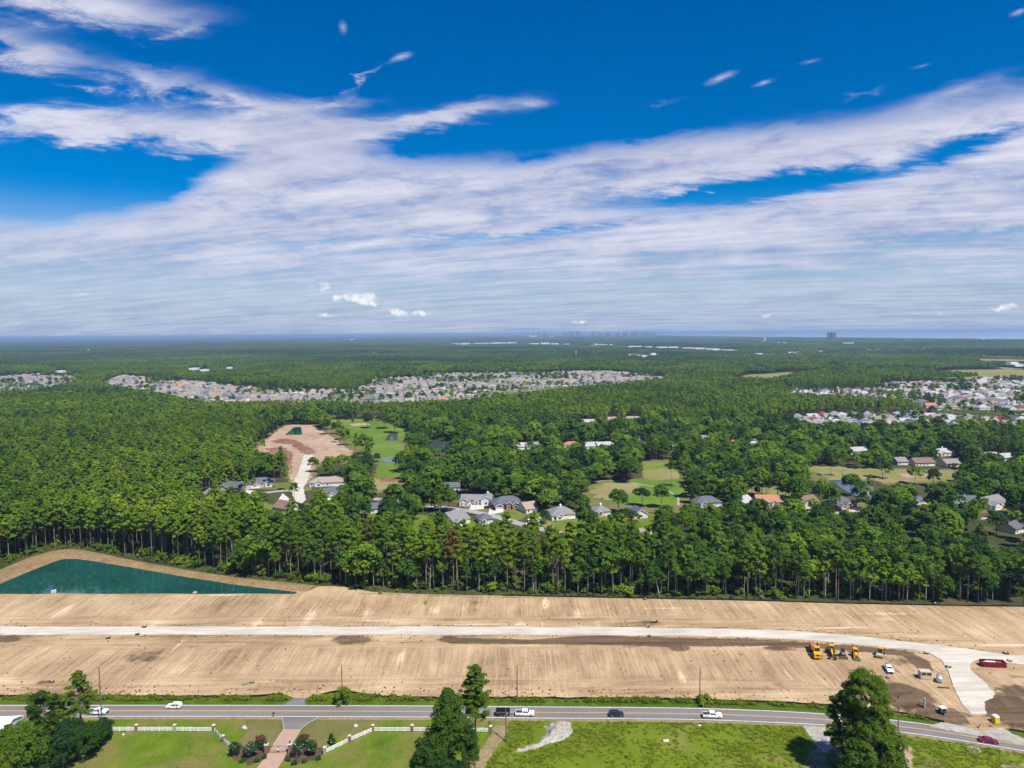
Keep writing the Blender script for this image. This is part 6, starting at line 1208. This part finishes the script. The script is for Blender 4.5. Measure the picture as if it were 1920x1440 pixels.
def shrub(u, v, h, cr, lb, mat='shrub_leaf', flowers=0, fm='white_blossom', seed=0, cat='shrub', name='flowering_shrub', c0=.03, top=None):
    x, y = G(u, v); r = np.random.default_rng(seed); e = empty(name, (x, y, 0), 0, lb, cat, 'planting at the gate'); C, Rd, limbs = broad_clumps(h, cr, c0, r, 26, cr*.42); V, F = leaves(C, Rd, 60, .17, r); inst('foliage', np_mesh('foliage', V, F, [M[mat]]), e)
    mb = MB(); mb.tube([(0, 0, -.1), (0, 0, h*.6)], [.12, .04], 6); mb.obj('stem', M['bark'], e)
    if flowers:
        k = r.choice(len(C), flowers); d = r.normal(size=(flowers, 3)); d /= np.linalg.norm(d, axis=1)[:, None]; d[:, 2] = np.abs(d[:, 2]); d[:, 1] = -np.abs(d[:, 1]); V, F = leaves(C[k]+d*Rd[k], np.full((flowers, 3), .10), 6, .11, r); inst('blossoms', np_mesh('blossoms', V, F, [M[fm]]), e)
    if top:
        k = C[:, 2] > h*.62; V, F = leaves(C[k]+[0, 0, .25], Rd[k]*.9, 60, .16, r); inst('blossoms', np_mesh('blossoms', V, F, [M[top]]), e)
shrub(440, 1418, 3.6, 1.6, 'dark magnolia shrub with white blossoms at the end of the left slanting fence', flowers=9, seed=1); shrub(472, 1420, 4.2, 2.0, 'large dark magnolia shrub with white blossoms left of the gate', flowers=12, seed=2); shrub(489, 1404, 4.0, 1.6, 'red-flowering crape myrtle left of the driveway gate', seed=3, top='myrtle_blossom')
shrub(556, 1418, 4.2, 1.9, 'large dark magnolia shrub with white blossoms directly right of the gate', flowers=14, seed=4); shrub(585, 1416, 4.4, 1.9, 'dark magnolia shrub with white blossoms between gate and right fence pillar', flowers=14, seed=5); shrub(568, 1402, 4.2, 1.7, 'red-flowering crape myrtle right of the driveway gate', seed=6, top='myrtle_blossom')
shrub(623, 1396, 3.4, 1.1, 'small dark conifer-like magnolia before the right slanting fence', flowers=4, seed=7, name='young_magnolia')
for i, (u, v) in enumerate([(455, 1428), (482, 1428), (496, 1422), (540, 1426), (552, 1433), (570, 1430), (596, 1424)]): shrub(u, v, .9, .7, 'low dark bedding shrub in the mulch beside the paver drive', seed=30+i, name='bedding_shrub')
x, y = G(513, 1344.6); e = empty('mailbox', (x, y, .02), 0, 'black mailbox on a post at the driveway mouth', 'mailbox'); part(e, 'post', 'pole_wood', ((0, 0, .55), (.12, .12, 1.1))); b = MB(); b.prism([(-.3, 1.1), (.3, 1.1), (.3, 1.35), (.2, 1.5), (-.2, 1.5), (-.3, 1.35)], -.2, .2); b.obj('box', M['black_metal'], e)
def rock_sign(u, v, s, lb):
    x, y = G(u, v); r = np.random.default_rng(int(u)); mb = MB(); mb.tube([(0, 0, -.1), (0, 0, .3), (.15, 0, .8), (.25, 0, 1.1)], [1.0, 1.0, .5, .12], 8); mb.v = [(a*1.0+r.normal(0, .12), b_*.6+r.normal(0, .1), c+r.normal(0, .05)) for a, b_, c in mb.v]; o = mb.obj('white_boulder', M['concrete']); o.location = (x, y, .02); o.scale = (s, s, s); tag(o, lb, 'boulder')
rock_sign(458, 1366, .8, 'pale pointed boulder on the grass left of the driveway'); rock_sign(667, 1362, .7, 'pale low boulder on the grass right of the driveway'); rock_sign(231, 1378, .45, 'small white stone behind the left white fence')
for u, v, lb in ((1249, 1389.5, 'white board lying in the middle of the meadow'), (1312, 1361, 'white plastic scrap at the meadow edge by the road'), (1311, 1322, 'white litter at the foot of the pole on the far verge')):
    x, y = G(u, v); m = MB(); m.box((0, 0, .1), (1.6 if u == 1249 else .8, .9 if u == 1249 else .5, .08), rx=.06); m.box((.2, .1, .15), (.5, .4, .05), rx=-.1); o = m.obj('litter', M['tarp']); o.location = (x, y, .05); tag(o, lb, 'litter')
# gravel mound with a tail
def gravel_mound():
    px = [(965, 1407), (985, 1401), (1008, 1394), (1015, 1386), (1022, 1372), (1022, 1362), (1035, 1354), (1050, 1352.5), (1070, 1356), (1073, 1368), (1068, 1380), (1052, 1388), (1030, 1394), (1010, 1401), (985, 1408), (970, 1411)]
    pg = poly_world(px); xs = [p[0] for p in pg]; ys = [p[1] for p in pg]; X, Y = np.meshgrid(np.arange(min(xs)-2, max(xs)+2, .4), np.arange(min(ys)-2, max(ys)+2, .4)); sh = X.shape; x, y = X.ravel(), Y.ravel(); d = sdist(x, y, pg)+(vnoise(x, y, 1.1, 30)-.5)*1.2
    z = np.where(d > 0, 0.06+np.minimum(d, 3.6)*.55+(vnoise(x, y, .8, 31)-.5)*.35*np.clip(d, 0, 1), d*.5); keep = d > -1.0; idx = np.full(len(x), -1); idx[keep] = np.arange(keep.sum()); I = idx.reshape(sh); q = np.stack([I[:-1, :-1], I[:-1, 1:], I[1:, 1:], I[1:, :-1]], -1).reshape(-1, 4); q = q[(q >= 0).all(1)]
    o = inst('gravel_mound', np_mesh('gravel_mound', np.c_[x, y, z][keep], q, [M['gravel_white']])); tag(o, 'pale grey gravel mound with a long tail in the meadow beside the road', 'gravel mound')
gravel_mound()
# barn corner at the left edge
x, y = G(-30, 1385); e = empty('metal_barn', (x, y, 0), R(8), 'corner of a pale blue metal barn at the left picture edge', 'barn'); wm, rm = MB(), MB(); roof_block(wm, rm, 0, 0, 16, 10, 3.6, 'x', 'gable', .3, .3); wm.obj('wall', M['wall_white'], e); rm.obj('roof', M['roof_metal'], e)
# swimming pool glimpsed behind the wood edge
x, y = G(1048, 1020); e = empty('swimming_pool', (x, y, 0), .3, 'turquoise swimming pool glimpsed between the front pines', 'pool'); part(e, 'water', 'pool_water', ((0, 0, .3), (9, 5, .1))); part(e, 'coping', 'concrete', ((0, 2.7, .3), (9.8, .4, .3)), ((0, -2.7, .3), (9.8, .4, .3)), ((4.7, 0, .3), (.4, 5, .3)), ((-4.7, 0, .3), (.4, 5, .3)))

# ------------------------------------------------------------------ foreground trees, each one modelled for itself
def big_tree(kind, u, v, vt, cr, c0, lb, cat, seed, nb, clump, n, ls, mat, name, trad=None, per=2.2, conic=.6, gp=None, cone=0.0):
    x, y = G(u, v); H = height_at(x, y, u, vt); kw = dict(per=per, conic=conic) if kind == 'pine' else dict(cone=cone)
    a, b, _ = tree_meshes(kind, H, cr, c0, seed, n, ls, mat, clump, nb, trad=trad, **kw); e = empty(name, (x, y, 0), 0, lb, cat, gp); inst('trunk', a, e); inst('crown', b, e); return e
LG = 'trees at the left fence end'; CG = 'trees beside the dirt path'; RG = 'big pines at the road on the right'
big_tree('pine', 153, 1392, 1258, 4.6, .40, 'tall pine with open crown in the left tree group', 'pine tree', 501, 40, 1.1, 80, .26, 'near_pine_leaf', 'pine_tree', .38, 2.6, .5, LG)
big_tree('broad', 84, 1412, 1299, 4.4, .15, 'dark upright broadleaf tree left of the tall pine', 'tree', 502, 90, 1.2, 100, .26, 'near_broad_leaf', 'broadleaf_tree', gp=LG)
big_tree('pine', 112, 1402, 1318, 4.0, .35, 'light green pine standing between the dark tree and the tall pine', 'pine tree', 503, 34, 1.1, 80, .26, 'near_pine_leaf', 'pine_tree', .25, 2.4, .4, LG)
big_tree('broad', 28, 1476, 1362, 7.0, .1, 'broad tree filling the lower left corner', 'tree', 504, 150, 1.4, 100, .27, 'near_pine_leaf', 'broadleaf_tree', gp=LG)
for i, (u, v, vt, cr) in enumerate([(173, 1405, 1358, 4.0), (188, 1393, 1352, 3.2), (150, 1425, 1366, 4.5), (118, 1442, 1366, 4.8), (76, 1455, 1380, 5.0), (133, 1410, 1345, 4.0)]):
    big_tree('broad', u, v, vt, cr, .02, ['dark bushy tree at the foot of the tall pine', 'dark bushy tree at the end of the white fence', 'dark bushy tree on the lawn edge, third from the fence end', 'dark bushy tree on the lawn edge, fourth from the fence end', 'dark bushy tree on the lawn edge, farthest from the fence', 'dark bushy tree hidden in the middle of the left group'][i], 'tree', 510+i, 70, 1.2, 90, .26, 'shrub_leaf' if i % 2 else 'near_broad_leaf', 'bushy_tree', gp=LG)
big_tree('pine', 892, 1412, 1249, 4.6, .42, 'tall slim pine with tufted crown and bare lower trunk beside the dirt path', 'pine tree', 520, 54, 1.15, 90, .25, 'near_pine_leaf', 'pine_tree', .34, 3.2, .2, CG)
big_tree('broad', 842, 1462, 1258, 6.9, .05, 'broad young pine with pointed crown left of the slim pine', 'pine tree', 521, 250, 1.2, 90, .26, 'near_pine_leaf', 'pine_tree', .35, gp=CG, cone=.75)
big_tree('broad', 868, 1462, 1352, 5.5, .05, 'dark dense tree at the foot of the slim pine', 'tree', 522, 100, 1.3, 100, .26, 'near_broad_leaf', 'bushy_tree', gp=CG)
big_tree('broad', 812, 1478, 1378, 5.5, .05, 'dark dense tree at the bottom edge left of the pines', 'tree', 523, 100, 1.3, 100, .26, 'near_broad_leaf', 'bushy_tree', gp=CG)
big_tree('broad', 1622, 1455, 1247, 7.8, .26, 'huge pine with broad domed crown, tallest beside the road', 'pine tree', 530, 230, 1.35, 110, .26, 'near_pine_leaf', 'pine_tree', .5, gp=RG)
big_tree('pine', 1578, 1450, 1298, 5.6, .30, 'dark pine leaning out left of the huge domed pine', 'pine tree', 531, 46, 1.25, 110, .27, 'near_broad_leaf', 'pine_tree', .35, 3.0, .3, RG)
big_tree('broad', 1636, 1478, 1326, 7.6, .06, 'lower bushy pine in front of the huge domed pine', 'pine tree', 532, 170, 1.35, 110, .26, 'near_pine_leaf', 'pine_tree', .4, gp=RG)
big_tree('broad', 1662, 1478, 1378, 5.0, .04, 'bushy tree at the right foot of the huge domed pine', 'tree', 533, 90, 1.25, 100, .26, 'near_broad_leaf', 'bushy_tree', gp=RG)
big_tree('broad', 1606, 1490, 1392, 5.6, .04, 'bushy tree at the left foot of the huge domed pine', 'tree', 534, 90, 1.25, 100, .26, 'near_pine_leaf', 'bushy_tree', gp=RG)
big_tree('broad', 645, 1318, 1288, 3.0, .02, 'green bush round the pole by the paved stub', 'bush', 540, 26, 1.0, 60, .3, 'weed_leaf', 'bush'); big_tree('broad', 1322, 1319, 1304, 2.6, .02, 'green bush at the pole above the crew pickup', 'bush', 541, 22, .9, 60, .3, 'weed_leaf', 'bush')
x, y = G(1222, 1122); m = MB(); m.tube([(3.0, 0, 0), (0, .4, 14)], [.22, .08], 8); o = m.obj('leaning_dead_trunk', M['pale_bark']); o.location = (x+1, y+2, 0); tag(o, 'pale dead trunk leaning against the front pines', 'dead tree')

# ---- weeds and tall grass
def weeds():
    r = np.random.default_rng(90)
    def tuft(seed, mat, hgt, w, n):
        rr = np.random.default_rng(seed); a = rr.uniform(0, 6.28, n); ln = rr.uniform(.3, 1, n); p0 = np.c_[rr.uniform(-w, w, (n, 2))*.6, np.zeros(n)]; tip = p0+np.c_[np.cos(a)*ln*w*1.5, np.sin(a)*ln*w*1.5, hgt*rr.uniform(.4, 1.0, n)]; side = np.c_[-np.sin(a), np.cos(a), np.zeros(n)]*.10
        V = np.stack([p0-side, p0+side, tip+side*.3, tip-side*.3], 1).reshape(-1, 3); return np_mesh('tuft', V, np.arange(len(V)).reshape(-1, 4), [M[mat]])
    T = [tuft(1, 'weed_leaf', .40, .6, 26), tuft(2, 'tall_grass_leaf', .50, .6, 26), tuft(3, 'weed_leaf', .25, .7, 24), lod_mesh('weed_bush', 'broad', .9, .7, .0, 371, 14, .2, 'weed_leaf', 7, .4, False)]
    # verge next to the silt fence
    S = offset_line(ROADC, 0); pts = []; ix = []; sc = []
    x = r.uniform(-240, 210, 30000); yb = np.interp(x, ROADC[:, 0], ROADC[:, 1]); off = r.uniform(4.3, 10.5, len(x)); y = yb+off; d = sdist(x, y, SITE); u, v, _ = project(np.c_[x, y, 0*x])
    ok = (d < -.1) & (r.random(len(x)) < np.clip((off-3.5)/4, .15, .8)*np.clip(vnoise(x, y, 5, 44)*1.6-.35, .05, 1)) & ~in_poly(u, v, [(527, 1325), (540, 1305), (582, 1305), (578, 1325)]) & ~in_poly(u, v, APRON) & ~in_poly(u, v, [(1790, 1330), (1900, 1330), (1960, 1400), (1780, 1380)])
    k = np.nonzero(ok)[0]; pts.append(np.c_[x[k], y[k], 0*k]); ix.append(np.where(off[k] > 6.5, r.choice([0, 3, 2, 1], len(k)), r.choice([0, 2, 2], len(k)))); sc.append(np.where(off[k] > 6.5, r.uniform(.6, 1.3, len(k)), r.uniform(.3, .7, len(k))))
    # the meadow and the rough grass by the right bend
    x = r.uniform(-8, 175, 52000); y = r.uniform(165, 222, 52000); yb = np.interp(x, ROADC[:, 0], ROADC[:, 1]); u, v, _ = project(np.c_[x, y, 0*x]); dens = vnoise(x, y, 7, 40)*.6+vnoise(x, y, 2.2, 41)*.4
    bad = np.zeros(len(x), bool)
    for pg in ([(960, 1407), (1010, 1388), (1018, 1358), (1052, 1349), (1078, 1358), (1072, 1382), (1030, 1400), (968, 1414)], [(850, 1480), (893, 1420), (915, 1388), (926, 1345), (958, 1345), (946, 1390), (908, 1440), (890, 1480)], [(1500, 1358), (1552, 1362), (1562, 1402), (1545, 1415), (1522, 1395)], [(1686, 1393), (1710, 1400), (1716, 1470), (1660, 1470)]): bad |= in_poly(u, v, pg)
    ok = (y < yb-5.2) & ~bad & (r.random(len(x)) < np.clip((dens-.25)*1.3, 0.03, .75)) & (u > 905); k = np.nonzero(ok)[0]; pts.append(np.c_[x[k], y[k], 0*k]); yel = vnoise(x[k], y[k], 16, 42) > .5; ix.append(np.where(yel, r.choice([1, 1, 0], len(k)), r.choice([0, 2, 1], len(k)))); sc.append(r.uniform(.3, .85, len(k)))
    P = np.vstack(pts); n = len(P); scatter('tall_grass', P, r.uniform(0, 6.28, n), np.concatenate(sc), np.concatenate(ix), T, 'tall grass and weeds of the meadow and the verge')
    x = r.uniform(-160, 0, 26000); y = r.uniform(168, 222, 26000); yb = np.interp(x, ROADC[:, 0], ROADC[:, 1]); u, v, _ = project(np.c_[x, y, 0*x]); ok = (y < yb-5) & ~in_poly(u, v, [(525, 1340), (600, 1340), (620, 1410), (540, 1480), (440, 1480), (480, 1440)]) & (u < 905); k = np.nonzero(ok)[0]; n = len(k)
    scatter('lawn_grass', np.c_[x[k], y[k], 0*k], r.uniform(0, 6.28, n), r.uniform(.12, .28, n), r.choice([0, 2], n), T, 'short mown grass of the lawn')
weeds()

def clods():
    r = np.random.default_rng(95); mats = ['dark_soil', 'brown_soil', 'berm_sand']; src = []
    for i in range(6):
        rr = np.random.default_rng(700+i); mb = MB(); mb.tube([(0, 0, -.1), (.02, 0, .1), (0, 0, .28), (0, 0, .36)], [.28, .36, .24, .05], 7); mb.v = [(a*(1+rr.normal(0, .2)), b*(1+rr.normal(0, .2)), c*(1+rr.normal(0, .2))) for a, b, c in mb.v]; src.append(mb.mesh('clod', M[mats[i % 3]]))
    n = 900; t = r.integers(0, len(HAUL), n); side = np.where(r.random(n) < .5, 1, -1); p = HAUL[t]+r.normal(0, 2.2, (n, 2)); L1 = offset_line(HAUL, 1.0)-HAUL; p = p+L1[t]*(side*(4.2+np.abs(r.normal(0, .9, n))))[:, None]
    bw = spline(poly_world(SITE_BOT), 3); q = bw[r.integers(0, len(bw), 700)]+np.c_[r.normal(0, 2, 700), np.abs(r.normal(3, 2.5, 700))]; w = np.c_[r.uniform(-230, 235, 700), r.uniform(225, 315, 700)]; Q = np.vstack([p, q, w])
    d = sdist(Q[:, 0], Q[:, 1], SITE); hd = poly_dist(Q[:, 0], Q[:, 1], [tuple(a) for a in HAUL[::3]], False); u, v, _ = project(np.c_[Q, 0*Q[:, 0]+.6]); Q = Q[(d > .8) & (hd > 4) & ~in_poly(u, v, JUNC)]; z = site_h(Q[:, 0], Q[:, 1]); n = len(Q)
    scatter('soil_clods', np.c_[Q, z], r.uniform(0, 6.28, n), r.uniform(.25, 1.0, n)**1.6, r.integers(0, 6, n), src, 'clods of earth and debris strewn over the graded sand')
clods()

def golf_trees():
    r = np.random.default_rng(123)
    spec = [('b', 1180, 906, 856, 'large round oak standing alone before the golf green'), ('p', 1258, 916, 862, 'left of two tall bare-stemmed pines on the golf green'), ('p', 1275, 914, 858, 'right of two tall bare-stemmed pines on the golf green'), ('b', 1240, 952, 908, 'small round tree at the near edge of the golf green'), ('b', 1160, 962, 914, 'bright round tree below the golf green'), ('b', 1205, 950, 912, 'dark tree between the two slate roofs below the golf green'), ('b', 1300, 944, 905, 'round tree beside the end of the cart path'),
            ('p', 1558, 893, 848, 'tall pine at the left end of the golf lane'), ('p', 1580, 894, 845, 'second tall pine on the golf lane'), ('b', 1655, 897, 858, 'round oak in the middle of the golf lane'), ('p', 1630, 935, 890, 'pine beside the golf lake'), ('b', 1595, 930, 885, 'oak on the near shore of the golf lake'), ('b', 1715, 908, 872, 'oak at the near edge of the golf lane'), ('b', 1750, 912, 876, 'second oak at the near edge of the golf lane'),
            ('b', 612, 815, 784, 'round tree between the clearing and the fairway'), ('p', 636, 831, 786, 'thin pine at the clearing edge of the fairway'), ('b', 629, 814, 792, 'small round tree on the fairway'), ('p', 662, 806, 780, 'thin pine on the far fairway'), ('b', 690, 803, 772, 'dark oak at the far end of the fairway'), ('b', 722, 804, 772, 'second oak at the far end of the fairway'), ('b', 740, 812, 770, 'tall oak by the dark brook of the fairway'), ('b', 772, 850, 806, 'leafy oak right of the fairway'), ('b', 790, 846, 812, 'leafy oak left of the lake'), ('b', 752, 885, 848, 'dark oak at the end of the pale golf pond'), ('p', 668, 865, 812, 'tall dark pine at the right edge of the clearing'), ('p', 690, 878, 830, 'second tall dark pine right of the clearing'), ('b', 640, 890, 850, 'oak at the near right corner of the clearing'), ('b', 615, 893, 852, 'oak beside the access road')]
    for i, (k, u, v, vt, lb) in enumerate(spec):
        x, y = G(u, v); H = height_at(x, y, u, vt); ms, h0 = (PINE_MS[i % 7], 22) if k == 'p' else (BROAD_MS[i % 7], 14)
        s = H/h0; e = empty('pine_tree' if k == 'p' else 'broadleaf_tree', (x, y, 0), i*1.3, lb, 'pine tree' if k == 'p' else 'tree', 'trees of the golf course and clearing', (s, s, s)); inst('trunk', ms[0], e); inst('crown', ms[1], e)
    for i, (u, lb) in enumerate([(648, 'pale leafless snag right of the pond tip'), (806, 'forked pale dead tree in the front row, left of centre'), (1000, 'bare pale tree with crooked limbs in the front row near the centre'), (1395, 'pale dead tree in the front row left of the machines'), (1700, 'pale leafless tree in the front row above the parked pickup')]):
        v = np.interp(u, [e[0] for e in EDGE], [e[1] for e in EDGE])-1.5; x, y = G(u, v); H = 11+2.5*(i % 3); limbs = [(np.array([0, 0, H*q]), np.array([math.cos(a)*2.0, math.sin(a)*2.0, H*q+2.2])) for q, a in ((.5, .4+i), (.62, 2.6+i), (.72, 4.4+i), (.8, 1.5+i))]
        o = trunk_mb(H, .2, limbs, np.random.default_rng(800+i), bend=1.0).obj('dead_tree', M['pale_bark'], None, True); o.location = (x, y, 0); tag(o, lb, 'dead tree', 'dead trees in the wood edge')
golf_trees()
# ------------------------------------------------------------------ haze: one closed box of even air round everything, the sky outside it
def build_haze():
    mb = MB(); mb.box((0, 29000, 69), (142000, 68000, 142)); t = NT('haze_air'); t.N.remove(t.N.get('Material Output')) if False else None
    v = t.n('ShaderNodeVolumePrincipled'); v.inputs['Color'].default_value = (.50, .70, 1.0, 1); v.inputs['Density'].default_value = HAZE; v.inputs['Anisotropy'].default_value = .2
    t.L.new(v.outputs[0], t.out.inputs['Volume']); o = mb.obj('haze', t.mat); tag(o, 'pale blue haze of humid summer air over the plain', None, kind='stuff')
HAZE = 6.6e-5
build_haze()
